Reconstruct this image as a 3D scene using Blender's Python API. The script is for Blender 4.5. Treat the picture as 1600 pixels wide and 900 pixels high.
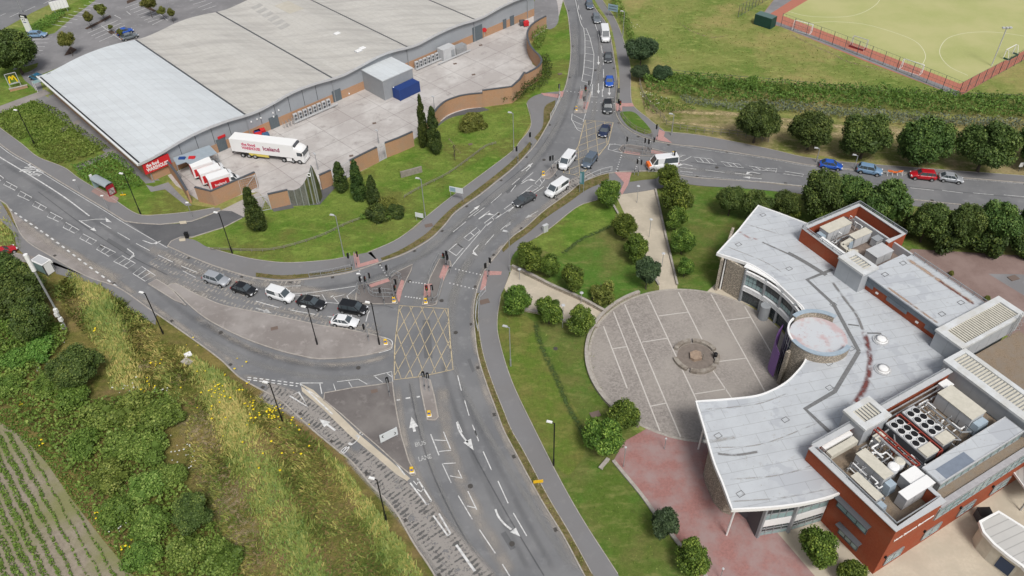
import bpy, bmesh, math, random
import numpy as np
from mathutils import Vector, Matrix
from mathutils.geometry import tessellate_polygon
for _o in list(bpy.data.objects): bpy.data.objects.remove(_o)
S = bpy.context.scene; COL = S.collection
# ---------------- camera ----------------
H = 84.0; F = 1248.83; PT = 0.732244; RL = -0.0302666
FW = Vector((0, math.cos(PT), -math.sin(PT))); UP0 = Vector((0, math.sin(PT), math.cos(PT))); RT0 = Vector((1, 0, 0))
CR = RT0*math.cos(RL) + UP0*math.sin(RL); CU = -RT0*math.sin(RL) + UP0*math.cos(RL)
cam_d = bpy.data.cameras.new('camera'); cam = bpy.data.objects.new('camera', cam_d); COL.objects.link(cam)
M = Matrix((CR, CU, -FW)).transposed().to_4x4(); M.translation = (0, 0, H); cam.matrix_world = M
cam_d.sensor_width = 36; cam_d.lens = F/1600*36; cam_d.clip_end = 3000; cam_d.clip_start = 1
S.camera = cam
# ---------------- light ----------------
SUN_AZ, SUN_EL = -72.0, 55.0     # direction the light comes from (deg, anticlockwise from +x)
w = bpy.data.worlds.new('World'); S.world = w; w.use_nodes = True
nt = w.node_tree; nt.nodes.clear()
sky = nt.nodes.new('ShaderNodeTexSky'); sky.sky_type = 'NISHITA'; sky.sun_disc = False
sky.sun_elevation = math.radians(SUN_EL); sky.sun_rotation = math.radians(90-SUN_AZ)
sky.air_density = 1.0; sky.dust_density = 5.0; sky.altitude = 50
hs = nt.nodes.new('ShaderNodeHueSaturation'); hs.inputs['Saturation'].default_value = 0.42
bg = nt.nodes.new('ShaderNodeBackground'); bg.inputs['Strength'].default_value = 0.10
wo = nt.nodes.new('ShaderNodeOutputWorld')
nt.links.new(sky.outputs[0], hs.inputs['Color']); nt.links.new(hs.outputs[0], bg.inputs['Color']); nt.links.new(bg.outputs[0], wo.inputs[0])
sd = bpy.data.lights.new('sun', 'SUN'); sd.energy = 2.1; sd.angle = math.radians(16); sd.color = (1, 0.98, 0.94)
sun = bpy.data.objects.new('sun', sd); COL.objects.link(sun)
_a, _e = math.radians(SUN_AZ), math.radians(SUN_EL)
sun.rotation_euler = Vector((math.cos(_a)*math.cos(_e), math.sin(_a)*math.cos(_e), math.sin(_e))).to_track_quat('Z', 'Y').to_euler()
S.view_settings.view_transform = 'Standard'; S.view_settings.look = 'None'; S.view_settings.gamma = 1
S.view_settings.exposure = 0.12; S.view_settings.use_curve_mapping = False
S.render.engine = 'CYCLES'
S.cycles.max_bounces = 5; S.cycles.diffuse_bounces = 3; S.cycles.glossy_bounces = 2; S.cycles.transmission_bounces = 2; S.cycles.transparent_max_bounces = 12

# ---------------- helpers ----------------
def G(x, y, z=0.0):
    u = (x-800)/F; v = -(y-450)/F
    d = FW + CR*u + CU*v
    t = (H-z)/-d.z
    return Vector((d.x*t, d.y*t, z))
def scl(p): return (Vector(p)-Vector((0, 0, H))).dot(FW)/F     # metres per photo pixel
def ang(a, b, z=0):
    d = G(*b, z)-G(*a, z); return math.atan2(d.y, d.x)
rnd = random.Random(7)
MATS = {}
def node_mat(name):
    m = bpy.data.materials.new(name); m.use_nodes = True; n = m.node_tree; n.nodes.clear()
    o = n.nodes.new('ShaderNodeOutputMaterial'); b = n.nodes.new('ShaderNodeBsdfPrincipled'); n.links.new(b.outputs[0], o.inputs[0])
    return m, n, b, o
def mixc(n, fac, a, b, mode='MIX'):
    x = n.nodes.new('ShaderNodeMix'); x.data_type = 'RGBA'; x.blend_type = mode
    for sock, val in ((x.inputs[0], fac), (x.inputs[6], a), (x.inputs[7], b)):
        if hasattr(val, 'is_linked') or hasattr(val, 'links'): n.links.new(val, sock)
        elif isinstance(val, (int, float)): sock.default_value = val
        else: sock.default_value = (*val, 1) if len(val) == 3 else val
    return x.outputs[2]
def noise(n, co, scale, detail=4, rough=0.6, lo=0.35, hi=0.65):
    t = n.nodes.new('ShaderNodeTexNoise'); t.inputs['Scale'].default_value = scale; t.inputs['Detail'].default_value = detail; t.inputs['Roughness'].default_value = rough
    n.links.new(co, t.inputs['Vector'])
    r = n.nodes.new('ShaderNodeMapRange'); r.inputs[1].default_value = lo; r.inputs[2].default_value = hi; n.links.new(t.outputs[0], r.inputs[0])
    return r.outputs[0]
def coords(n, rot=0, sc=(1, 1, 1), kind='Object'):
    t = n.nodes.new('ShaderNodeTexCoord'); m = n.nodes.new('ShaderNodeMapping'); m.inputs['Rotation'].default_value = (0, 0, rot); m.inputs['Scale'].default_value = sc
    n.links.new(t.outputs[kind], m.inputs[0]); return m.outputs[0]
def bump(n, b, h, strength=0.4, dist=0.1):
    x = n.nodes.new('ShaderNodeBump'); x.inputs['Strength'].default_value = strength; x.inputs['Distance'].default_value = dist
    n.links.new(h, x.inputs['Height']); n.links.new(x.outputs[0], b.inputs['Normal'])
def mat(name, c, rough=0.7, c2=None, s=3.0, c3=None, s3=0.2, metal=0.0, spec=0.3, bmp=0, rot=0, sc=(1, 1, 1), lo=0.35, hi=0.65, lo3=0.4, hi3=0.62, emit=None):
    if name in MATS: return MATS[name]
    m, n, b, o = node_mat(name)
    b.inputs['Roughness'].default_value = rough; b.inputs['Metallic'].default_value = metal; b.inputs['Specular IOR Level'].default_value = spec
    b.inputs['Base Color'].default_value = (*c, 1)
    if c2 or c3 or bmp:
        co = coords(n, rot, sc); col = None
        if c2:
            f = noise(n, co, s, 5, 0.65, lo, hi); col = mixc(n, f, c, c2)
        if c3:
            f3 = noise(n, co, s3, 4, 0.6, lo3, hi3); col = mixc(n, f3, col if col else c, c3)
        if col: n.links.new(col, b.inputs['Base Color'])
        if bmp: bump(n, b, noise(n, co, s*1.7, 5, 0.7, 0, 1), bmp, 0.15)
    if emit: b.inputs['Emission Color'].default_value = (*c, 1); b.inputs['Emission Strength'].default_value = emit
    MATS[name] = m; return m
def link(name, verts, faces, m, parent=None, smooth=False, uvs=None):
    me = bpy.data.meshes.new(name); me.from_pydata([tuple(v) for v in verts], [], [tuple(f) for f in faces]); 
    if uvs is not None:
        l = me.uv_layers.new(name='UVMap'); l.data.foreach_set('uv', np.array([uvs[i] for f in faces for i in f], dtype=np.float32).ravel())
    mm = m if isinstance(m, (list, tuple)) else [m]
    for q in mm: me.materials.append(q)
    if smooth: me.polygons.foreach_set('use_smooth', [True]*len(me.polygons))
    me.update()
    o = bpy.data.objects.new(name, me); COL.objects.link(o)
    if parent: o.parent = parent
    return o
def tag(o, label=None, cat=None, group=None, kind=None):
    if label: o['label'] = label
    if cat: o['category'] = cat
    if group: o['group'] = group
    if kind: o['kind'] = kind
    return o
def struct(o): o['kind'] = 'structure'; return o
def thing(name, label, cat, loc=(0, 0, 0), rz=0, group=None):
    o = bpy.data.objects.new(name, None); COL.objects.link(o); o.location = loc; o.rotation_euler = (0, 0, rz); o.empty_display_size = 0.3
    return tag(o, label, cat, group)
def kids(o): return [c for c in bpy.data.objects if c.parent == o]
def dup(root, loc=None, rz=None, label=None, group=None, scale=None, mats=None):
    r = root.copy(); COL.objects.link(r)
    if loc is not None: r.location = loc
    if rz is not None: r.rotation_euler = (0, 0, rz)
    if scale is not None: r.scale = scale if hasattr(scale, '__len__') else (scale,)*3
    if label: r['label'] = label
    if group: r['group'] = group
    def rec(a, b):
        for ch in KID.get(a.name) or [c for c in a.children]:
            c = ch.copy(); COL.objects.link(c); c.parent = b
            rec(ch, c)
    rec(root, r); return r
KID = {}
class MB:
    def __init__(s): s.v = []; s.f = []; s.mi = []; s.k = 0
    def add(s, vs, fs):
        b = len(s.v); s.v += [Vector(q) for q in vs]; s.f += [[b+i for i in f] for f in fs]; s.mi += [s.k]*len(fs)
    def box(s, c, d, rz=0, taper=1.0):
        cx, cy, cz = c; hx, hy, hz = d[0]/2, d[1]/2, d[2]/2; ca, sa = math.cos(rz), math.sin(rz); vs = []
        for zz, t in ((-hz, 1), (hz, taper)):
            for x, y in ((-hx, -hy), (hx, -hy), (hx, hy), (-hx, hy)):
                x *= t; y *= t; vs.append((cx+x*ca-y*sa, cy+x*sa+y*ca, cz+zz))
        s.add(vs, [(0, 3, 2, 1), (4, 5, 6, 7), (0, 1, 5, 4), (1, 2, 6, 5), (2, 3, 7, 6), (3, 0, 4, 7)]); return s
    def bar(s, a, b, w, h=None, n=4):
        a = Vector(a); b = Vector(b); d = (b-a)
        if d.length < 1e-6: return s
        d.normalize(); up = Vector((0, 0, 1)) if abs(d.z) < 0.95 else Vector((1, 0, 0))
        r = d.cross(up).normalized(); u = r.cross(d); h = h or w
        if n == 4: ring = [(-1, -1), (1, -1), (1, 1), (-1, 1)]
        else: ring = [(math.cos(2*math.pi*i/n), math.sin(2*math.pi*i/n)) for i in range(n)]
        vs = [p + r*x*w/2 + u*y*h/2 for p in (a, b) for x, y in ring]
        fs = [(i, (i+1) % n, n+(i+1) % n, n+i) for i in range(n)] + [tuple(range(n))[::-1], tuple(range(n, 2*n))]
        s.add(vs, fs); return s
    def cyl(s, c, r, h, n=12, r2=None, axis='z'):
        r2 = r if r2 is None else r2; vs = []
        for hh, rr in ((0, r), (h, r2)):
            for i in range(n):
                a = 2*math.pi*i/n; x, y = rr*math.cos(a), rr*math.sin(a)
                vs.append((c[0]+x, c[1]+y, c[2]+hh) if axis == 'z' else ((c[0]+x, c[1]+hh, c[2]+y) if axis == 'y' else (c[0]+hh, c[1]+x, c[2]+y)))
        fs = [(i, (i+1) % n, n+(i+1) % n, n+i) for i in range(n)] + [tuple(range(n))[::-1], tuple(range(n, 2*n))]
        s.add(vs, fs); return s
    def prism(s, pts, z0, z1):
        n = len(pts); pts = [Vector((p[0], p[1])) for p in pts]
        A = sum(pts[i].x*pts[(i+1) % n].y-pts[(i+1) % n].x*pts[i].y for i in range(n))
        if A < 0: pts = pts[::-1]
        tri = tessellate_polygon([[Vector((p.x, p.y, 0)) for p in pts]])
        vs = [(p.x, p.y, z0) for p in pts] + [(p.x, p.y, z1) for p in pts]
        fs = [(i, (i+1) % n, n+(i+1) % n, n+i) for i in range(n)]
        for t in tri:
            a, b, c = t; cr = (pts[b]-pts[a]).cross(pts[c]-pts[a])
            if cr < 0: b, c = c, b
            fs.append((n+a, n+b, n+c)); fs.append((c, b, a))
        s.add(vs, fs); return s
    def sheet(s, pts, z):
        n = len(pts); p2 = [Vector((p[0], p[1], 0)) for p in pts]; tri = tessellate_polygon([p2]); fs = []
        for a, b, c in tri:
            if (p2[b]-p2[a]).cross(p2[c]-p2[a]).z < 0: b, c = c, b
            fs.append((a, b, c))
        s.add([(p[0], p[1], z) for p in pts], fs); return s
    def ribbon(s, pts, w, z, off=0.0, h=0, closed=False):
        pts = [Vector((p[0], p[1], 0)) for p in pts]; n = len(pts); L = []; R = []
        for i in range(n):
            a = pts[i-1] if (i or closed) else pts[i]; b = pts[(i+1) % n] if (i < n-1 or closed) else pts[i]
            d = (b-a); 
            if d.length < 1e-6: d = Vector((1, 0, 0))
            d.normalize(); nn = Vector((-d.y, d.x, 0))
            L.append(pts[i]+nn*(off+w/2)); R.append(pts[i]+nn*(off-w/2))
        m = n if closed else n-1
        if h == 0:
            s.add([(p.x, p.y, z) for p in L+R], [(i, n+i, n+(i+1) % n, (i+1) % n) for i in range(m)])
        else:
            vs = [(p.x, p.y, z+h) for p in L+R] + [(p.x, p.y, z) for p in L+R]; fs = []
            for i in range(m):
                j = (i+1) % n; fs += [(i, n+i, n+j, j), (2*n+i, i, j, 2*n+j), (n+i, 3*n+i, 3*n+j, n+j)]
            if not closed: fs += [(0, 2*n, 3*n, n), (n-1, n+n-1, 3*n+n-1, 2*n+n-1)]
            s.add(vs, fs)
        return s
    def build(s, name, m, parent=None, smooth=False):
        o = link(name, s.v, s.f, m, parent, smooth)
        if isinstance(m, (list, tuple)) and len(m) > 1: o.data.polygons.foreach_set('material_index', s.mi)
        return o
def spl(pts, k=5, closed=False):
    pts = [Vector((p[0], p[1], 0)) for p in pts]; n = len(pts); out = []
    for i in range(n if closed else n-1):
        p1 = pts[i]; p2 = pts[(i+1) % n]
        p0 = pts[i-1] if (i > 0 or closed) else p1*2-p2
        p3 = pts[(i+2) % n] if (i+2 < n or closed) else p2*2-p1
        for j in range(k):
            t = j/k; out.append(0.5*((2*p1)+(-p0+p2)*t+(2*p0-5*p1+4*p2-p3)*t*t+(-p0+3*p1-3*p2+p3)*t*t*t))
    if not closed: out.append(pts[-1])
    return out
def GP(l, z=0): return [G(x, y, z) for x, y in l]
def GS(l, k=5, closed=False, z=0): return spl(GP(l, z), k, closed)
def sheet(name, l, z, m, k=0, closed=True):
    p = GS(l, k, closed) if k else GP(l)
    return struct(MB().sheet(p, z).build(name, m))
_tc = {}
def text_mesh(txt, size, extr=0.01, off=0.0, align='CENTER'):
    key = (txt, size, extr, off, align)
    if key in _tc: return _tc[key]
    c = bpy.data.curves.new('t', 'FONT'); c.body = txt; c.size = size; c.extrude = extr; c.offset = off; c.align_x = align; c.align_y = 'CENTER'; c.resolution_u = 3
    o = bpy.data.objects.new('t', c); COL.objects.link(o); bpy.context.view_layer.update()
    me = bpy.data.meshes.new_from_object(o.evaluated_get(bpy.context.evaluated_depsgraph_get())); bpy.data.objects.remove(o); _tc[key] = me; return me
def text(name, txt, size, mtx, m, parent=None, sx=1.0, sy=1.0, extr=0.01, off=0.0, align='CENTER'):
    me = text_mesh(txt, size, extr, off, align).copy(); me.name = name; me.transform(mtx @ Matrix.Diagonal((sx, sy, 1, 1))); me.materials.clear(); me.materials.append(m)
    o = bpy.data.objects.new(name, me); COL.objects.link(o)
    if parent: o.parent = parent
    return o
def frame(o, xd, zd=None, up=(0, 0, 1)):
    """matrix with x axis along xd and y axis along up (for upright lettering)"""
    x = Vector(xd).normalized(); y = Vector(up); y = (y-x*y.dot(x)).normalized(); z = x.cross(y)
    m = Matrix((x, y, z)).transposed().to_4x4(); m.translation = Vector(o); return m
def inpoly(P, poly):
    x, y = P[:, 0], P[:, 1]; c = np.zeros(len(P), bool); n = len(poly)
    for i in range(n):
        x1, y1 = poly[i][0], poly[i][1]; x2, y2 = poly[i-1][0], poly[i-1][1]
        if y1 == y2: continue
        c ^= ((y1 > y) != (y2 > y)) & (x < (x2-x1)*(y-y1)/(y2-y1)+x1)
    return c
def scatter(poly, dens, rng):
    a = np.array([(p[0], p[1]) for p in poly]); lo = a.min(0); hi = a.max(0); n = int((hi-lo).prod()*dens)
    P = rng.random((n, 2))*(hi-lo)+lo; return P[inpoly(P, a)]

_pm = {}
def pst(parent, p, h, w, m, name='post', n=4, z0=0.0):
    """one upright post as a child of its own"""
    key = (round(h, 2), w, m.name, n)
    if key not in _pm: o = MB().bar((0, 0, 0), (0, 0, h), w, w, n).build(name, m); _pm[key] = o.data; bpy.data.objects.remove(o)
    o = bpy.data.objects.new(name, _pm[key]); COL.objects.link(o); o.parent = parent; d = Vector(p)-parent.location; d.rotate(parent.rotation_euler.to_matrix().inverted()); o.location = (d.x, d.y, z0 - parent.location.z); return o
# ---------------- materials ----------------
def grass_mat(name, g1, g2, g3, s3=0.12, fine=6.0, bmp=0.5, dry=None, drys=0.05):
    m, n, b, o = node_mat(name); co = coords(n)
    col = mixc(n, noise(n, co, fine, 6, 0.75, 0.32, 0.68), g1, g2)
    col = mixc(n, noise(n, co, s3, 5, 0.65, 0.42, 0.6), col, g3)
    if dry: col = mixc(n, noise(n, co, drys, 6, 0.7, 0.47, 0.6), col, dry)
    sp = noise(n, co, 1.6, 8, 0.9, 0.3, 0.7); col = mixc(n, 0.62, col, mixc(n, sp, (0.2, 0.2, 0.2), (1.25, 1.2, 1.1)), 'MULTIPLY')
    col = mixc(n, noise(n, coords(n, 0.5, (0.6, 1.2, 1)), 0.6, 5, 0.7, 0.52, 0.72), col, tuple(q*1.18 for q in g3))
    col = mixc(n, noise(n, co, 3.2, 5, 0.8, 0.6, 0.7), col, (g3[0]*1.35, g3[1]*1.15, g3[2]*1.5))
    n.links.new(col, b.inputs['Base Color']); b.inputs['Roughness'].default_value = 0.95; b.inputs['Specular IOR Level'].default_value = 0.1
    bump(n, b, noise(n, co, fine*1.5, 6, 0.8, 0, 1), bmp, 0.25); MATS[name] = m; return m
M_field = grass_mat('field_grass', (0.185, 0.255, 0.06), (0.135, 0.205, 0.045), (0.26, 0.285, 0.09), 0.06, 5, 0.4, (0.36, 0.31, 0.13), 0.035)
M_green = grass_mat('green_lawn', (0.135, 0.245, 0.035), (0.095, 0.185, 0.027), (0.19, 0.26, 0.055), 0.15, 7, 0.5, (0.17, 0.19, 0.05), 0.07)
M_lawn = grass_mat('court_lawn', (0.125, 0.195, 0.036), (0.095, 0.155, 0.028), (0.175, 0.185, 0.06), 0.14, 7, 0.4, (0.10, 0.205, 0.035), 0.06)
M_verge = grass_mat('dry_verge', (0.17, 0.15, 0.06), (0.11, 0.12, 0.035), (0.20, 0.16, 0.085), 0.8, 8, 0.5)
M_rough = grass_mat('rough_grass', (0.17, 0.18, 0.045), (0.10, 0.14, 0.025), (0.25, 0.21, 0.07), 0.10, 4, 0.8, (0.28, 0.20, 0.10), 0.055)
M_scrub = grass_mat('scrub_floor', (0.06, 0.09, 0.02), (0.04, 0.06, 0.015), (0.09, 0.11, 0.03), 0.2, 4, 0.8)
def asphalt_mat(name, c, c2, c3, streak=0.0, rot=0):
    m, n, b, o = node_mat(name); co = coords(n)
    col = mixc(n, noise(n, co, 9, 6, 0.8, 0.3, 0.7), c, c2)
    col = mixc(n, noise(n, co, 0.13, 5, 0.6, 0.42, 0.62), col, c3)
    col = mixc(n, noise(n, co, 0.6, 5, 0.7, 0.55, 0.72), col, tuple(q*1.16 for q in c3))
    n.links.new(col, b.inputs['Base Color']); b.inputs['Roughness'].default_value = 0.9; b.inputs['Specular IOR Level'].default_value = 0.25
    bump(n, b, noise(n, co, 25, 4, 0.7, 0, 1), 0.15, 0.03); MATS[name] = m; return m
M_road = asphalt_mat('asphalt', (0.168, 0.171, 0.178), (0.145, 0.147, 0.153), (0.195, 0.196, 0.20))
M_darkroad = asphalt_mat('dark_asphalt', (0.10, 0.102, 0.108), (0.085, 0.087, 0.092), (0.12, 0.12, 0.124))
M_pave = asphalt_mat('pavement_asphalt', (0.205, 0.203, 0.207), (0.18, 0.178, 0.183), (0.185, 0.18, 0.18))
M_island = asphalt_mat('island_asphalt', (0.26, 0.235, 0.22), (0.19, 0.17, 0.16), (0.31, 0.285, 0.27))
M_island2 = asphalt_mat('island_dark', (0.155, 0.14, 0.135), (0.12, 0.108, 0.104), (0.20, 0.185, 0.175))
M_carpark = asphalt_mat('carpark_asphalt', (0.205, 0.2, 0.205), (0.18, 0.178, 0.183), (0.24, 0.235, 0.24))
M_kerb = mat('kerb_concrete', (0.42, 0.39, 0.35), 0.9, (0.30, 0.27, 0.24), 2.0)
M_beige = mat('resin_beige', (0.54, 0.48, 0.385), 0.95, (0.48, 0.42, 0.33), 2.5, (0.44, 0.39, 0.31), 0.25, bmp=0.1)
M_pink = mat('tactile_pink', (0.47, 0.27, 0.25), 0.9, (0.38, 0.21, 0.19), 3)
M_white = mat('road_paint', (0.66, 0.66, 0.65), 0.7, (0.34, 0.34, 0.34), 2.0, lo=0.42, hi=0.72)
M_worn = mat('worn_paint', (0.48, 0.48, 0.47), 0.8, (0.24, 0.24, 0.24), 3.0, lo=0.42, hi=0.62)
M_yellow = mat('box_yellow', (0.55, 0.45, 0.28), 0.8, (0.30, 0.265, 0.21), 1.2, lo=0.42, hi=0.68)
def conc_mat():
    m, n, b, o = node_mat('yard_concrete'); co = coords(n)
    col = mixc(n, noise(n, co, 5, 6, 0.75, 0.3, 0.7), (0.45, 0.42, 0.40), (0.39, 0.365, 0.35))
    col = mixc(n, noise(n, co, 0.11, 6, 0.7, 0.43, 0.6), col, (0.54, 0.52, 0.50))
    col = mixc(n, noise(n, co, 0.35, 6, 0.7, 0.56, 0.72), col, (0.31, 0.285, 0.27))
    br = n.nodes.new('ShaderNodeTexBrick'); br.offset = 0.0; br.inputs['Scale'].default_value = 1.0; br.inputs['Brick Width'].default_value = 7; br.inputs['Row Height'].default_value = 5.2
    br.inputs['Mortar Size'].default_value = 0.06; br.inputs['Color1'].default_value = (1, 1, 1, 1); br.inputs['Color2'].default_value = (0.9, 0.885, 0.88, 1); br.inputs['Mortar'].default_value = (0.62, 0.6, 0.6, 1)
    n.links.new(coords(n, -0.749), br.inputs['Vector']); col = mixc(n, 1.0, col, br.outputs[0], 'MULTIPLY')
    n.links.new(col, b.inputs['Base Color']); b.inputs['Roughness'].default_value = 0.9; MATS['yard'] = m; return m
M_yard = conc_mat()
def brick_mat(name, c1, c2, mo, sc=1.0, rot3=(0, 0, 0), stain=0.0):
    m, n, b, o = node_mat(name)
    co = coords(n); col = mixc(n, noise(n, co, 3.5, 5, 0.7), c1, c2); col = mixc(n, noise(n, co, 0.5, 4, 0.6, 0.45, 0.7), col, mo)
    # courses: narrow horizontal lines by height
    sp = n.nodes.new('ShaderNodeSeparateXYZ'); n.links.new(co, sp.inputs[0])
    mt = n.nodes.new('ShaderNodeMath'); mt.operation = 'MULTIPLY'; mt.inputs[1].default_value = 1/0.075*sc; n.links.new(sp.outputs[2], mt.inputs[0])
    fr = n.nodes.new('ShaderNodeMath'); fr.operation = 'FRACT'; n.links.new(mt.outputs[0], fr.inputs[0])
    gt = n.nodes.new('ShaderNodeMath'); gt.operation = 'GREATER_THAN'; gt.inputs[1].default_value = 0.86; n.links.new(fr.outputs[0], gt.inputs[0])
    col = mixc(n, gt.outputs[0], col, tuple(q*0.8 for q in c2))
    n.links.new(col, b.inputs['Base Color']); b.inputs['Roughness'].default_value = 0.9; b.inputs['Specular IOR Level'].default_value = 0.15; MATS[name] = m; return m
M_brick = brick_mat('orange_brick', (0.46, 0.275, 0.17), (0.40, 0.235, 0.14), (0.38, 0.26, 0.18))
M_red = brick_mat('red_terracotta', (0.36, 0.092, 0.045), (0.29, 0.07, 0.035), (0.31, 0.10, 0.055), 0.4)
def rubble_mat():
    m, n, b, o = node_mat('rubble'); co = coords(n, 0, (1, 1, 1.8))
    v = n.nodes.new('ShaderNodeTexVoronoi'); v.inputs['Scale'].default_value = 4.2; n.links.new(co, v.inputs['Vector'])
    sx = n.nodes.new('ShaderNodeSeparateColor'); n.links.new(v.outputs['Color'], sx.inputs[0])
    col = mixc(n, sx.outputs[0], (0.58, 0.51, 0.41), (0.42, 0.36, 0.285)); r = n.nodes.new('ShaderNodeMapRange'); r.inputs[1].default_value = 0.28; r.inputs[2].default_value = 0.5; n.links.new(v.outputs['Distance'], r.inputs[0])
    col = mixc(n, r.outputs[0], col, (0.24, 0.21, 0.17)); n.links.new(col, b.inputs['Base Color']); b.inputs['Roughness'].default_value = 0.95
    bump(n, b, v.outputs['Distance'], 0.6, 0.05); MATS['rubble'] = m; return m
M_rubble = rubble_mat()
def clad_mat(name, c, seam, step, axis_rot, dark=0.62):
    """profiled sheet cladding: fine ribs along one direction"""
    m, n, b, o = node_mat(name); co = coords(n, axis_rot)
    sp = n.nodes.new('ShaderNodeSeparateXYZ'); n.links.new(co, sp.inputs[0])
    mt = n.nodes.new('ShaderNodeMath'); mt.operation = 'MULTIPLY'; mt.inputs[1].default_value = 1/step; n.links.new(sp.outputs[0], mt.inputs[0])
    fr = n.nodes.new('ShaderNodeMath'); fr.operation = 'FRACT'; n.links.new(mt.outputs[0], fr.inputs[0])
    gt = n.nodes.new('ShaderNodeMath'); gt.operation = 'LESS_THAN'; gt.inputs[1].default_value = seam; n.links.new(fr.outputs[0], gt.inputs[0])
    col = mixc(n, noise(n, co, 0.25, 5, 0.6, 0.4, 0.65), c, tuple(q*0.92 for q in c))
    col = mixc(n, gt.outputs[0], col, tuple(q*dark for q in c)); n.links.new(col, b.inputs['Base Color']); b.inputs['Roughness'].default_value = 0.55; MATS[name] = m; return m
M_grey = mat('grey_metal', (0.30, 0.315, 0.33), 0.5, (0.27, 0.285, 0.30), 0.7)
M_lgrey = mat('light_grey', (0.50, 0.51, 0.52), 0.5, (0.45, 0.46, 0.47), 1.0)
M_dgrey = mat('dark_grey', (0.085, 0.09, 0.10), 0.5)
M_blackp = mat('black_paint', (0.012, 0.012, 0.013), 0.45)
M_steel = mat('galvanised', (0.42, 0.43, 0.44), 0.45, (0.34, 0.35, 0.36), 3, metal=0.4)
M_whitep = mat('white_paint', (0.78, 0.78, 0.77), 0.4)
M_cream = mat('cream_panel', (0.58, 0.55, 0.47), 0.7, (0.50, 0.475, 0.40), 1.5)
M_glass = mat('window_glass', (0.035, 0.05, 0.055), 0.08, spec=0.9)
M_glassl = mat('frosted_glass', (0.30, 0.42, 0.42), 0.15, (0.24, 0.35, 0.36), 0.8, spec=0.8)
M_rubber = mat('rubber', (0.02, 0.02, 0.02), 0.8)
M_yel = mat('bollard_yellow', (0.75, 0.48, 0.03), 0.5)
M_orange = mat('orange', (0.75, 0.16, 0.03), 0.6)
M_redp = mat('red_paint', (0.55, 0.025, 0.03), 0.5)
M_bluep = mat('blue_paint', (0.02, 0.06, 0.22), 0.5)
M_wood = mat('weathered_wood', (0.26, 0.235, 0.20), 0.9, (0.18, 0.16, 0.135), 4)
M_bark = mat('bark', (0.10, 0.08, 0.06), 0.95, (0.06, 0.05, 0.04), 6)
M_gravel = mat('roof_gravel', (0.29, 0.225, 0.16), 0.95, (0.17, 0.13, 0.095), 6, (0.23, 0.19, 0.15), 0.8, lo=0.3, hi=0.7, bmp=0.4)
M_coping = mat('coping', (0.40, 0.39, 0.40), 0.7, (0.33, 0.32, 0.33), 2)
# overlay: a worn or dusty band on the road surface, alpha from noise and the band's own edge falloff
def overlay_mat(name, c, amt=0.6, nsc=0.5, lo=0.35, hi=0.65, stripes=None, rough=0.9, sc=(1, 1, 1)):
    m, n, b, o = node_mat(name); b.inputs['Base Color'].default_value = (*c, 1); b.inputs['Roughness'].default_value = rough
    co = coords(n, 0, sc); uv = coords(n, kind='UV'); sp = n.nodes.new('ShaderNodeSeparateXYZ'); n.links.new(uv, sp.inputs[0])
    def mth(op, a, bb=None):
        x = n.nodes.new('ShaderNodeMath'); x.operation = op; x.use_clamp = False
        for i, q in enumerate((a, bb)):
            if q is None: continue
            if isinstance(q, (int, float)): x.inputs[i].default_value = q
            else: n.links.new(q, x.inputs[i])
        return x.outputs[0]
    e = mth('SUBTRACT', 1.0, mth('ABSOLUTE', mth('SUBTRACT', mth('MULTIPLY', sp.outputs[1], 2.0), 1.0)))
    ex = mth('SUBTRACT', 1.0, mth('ABSOLUTE', mth('SUBTRACT', mth('MULTIPLY', sp.outputs[0], 2.0), 1.0)))
    r = n.nodes.new('ShaderNodeMapRange'); r.inputs[1].default_value = 0.0; r.inputs[2].default_value = 0.9; r.interpolation_type = 'SMOOTHSTEP'; n.links.new(e, r.inputs[0])
    r2 = n.nodes.new('ShaderNodeMapRange'); r2.inputs[1].default_value = 0.0; r2.inputs[2].default_value = 0.12; r2.interpolation_type = 'SMOOTHSTEP'; n.links.new(ex, r2.inputs[0])
    nz = noise(n, co, nsc, 3, 0.5, lo, hi); a = mth('MULTIPLY', mth('MULTIPLY', r.outputs[0], r2.outputs[0]), nz)
    if stripes:
        at = n.nodes.new('ShaderNodeAttribute'); at.attribute_name = 'dist'
        n1 = noise(n, co, 0.9, 5, 0.75, 0.3, 0.7); n2 = noise(n, co, 4.0, 5, 0.8, 0.3, 0.7)
        if stripes > 0:
            wv = mth('SINE', mth('ADD', mth('MULTIPLY', at.outputs['Fac'], 2*math.pi/stripes), mth('MULTIPLY', n2, 2.5)))
            tk = mth('COSINE', mth('MULTIPLY', sp.outputs[1], 4*math.pi)); v = mth('ADD', mth('ADD', mth('MULTIPLY', wv, .22), mth('MULTIPLY', tk, -.13)), mth('MULTIPLY', n1, .9)); v = mth('ADD', v, mth('MULTIPLY', n2, .25)); lo_, hi_ = .74, .84
        else: v = mth('ADD', n1, mth('MULTIPLY', n2, .4)); lo_, hi_ = .35, .5
        q = n.nodes.new('ShaderNodeMapRange'); q.inputs[1].default_value = lo_; q.inputs[2].default_value = hi_; n.links.new(v, q.inputs[0])
        a = mth('MULTIPLY', mth('MULTIPLY', r2.outputs[0], q.outputs[0]), mth('MINIMUM', mth('MULTIPLY', e, 4.0), 1.0))
    a = mth('MULTIPLY', a, amt)
    t = n.nodes.new('ShaderNodeBsdfTransparent'); mx = n.nodes.new('ShaderNodeMixShader'); n.links.new(a, mx.inputs[0]); n.links.new(t.outputs[0], mx.inputs[1]); n.links.new(b.outputs[0], mx.inputs[2]); n.links.new(mx.outputs[0], o.inputs[0])
    MATS[name] = m; return m
_bz = [0]
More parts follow.
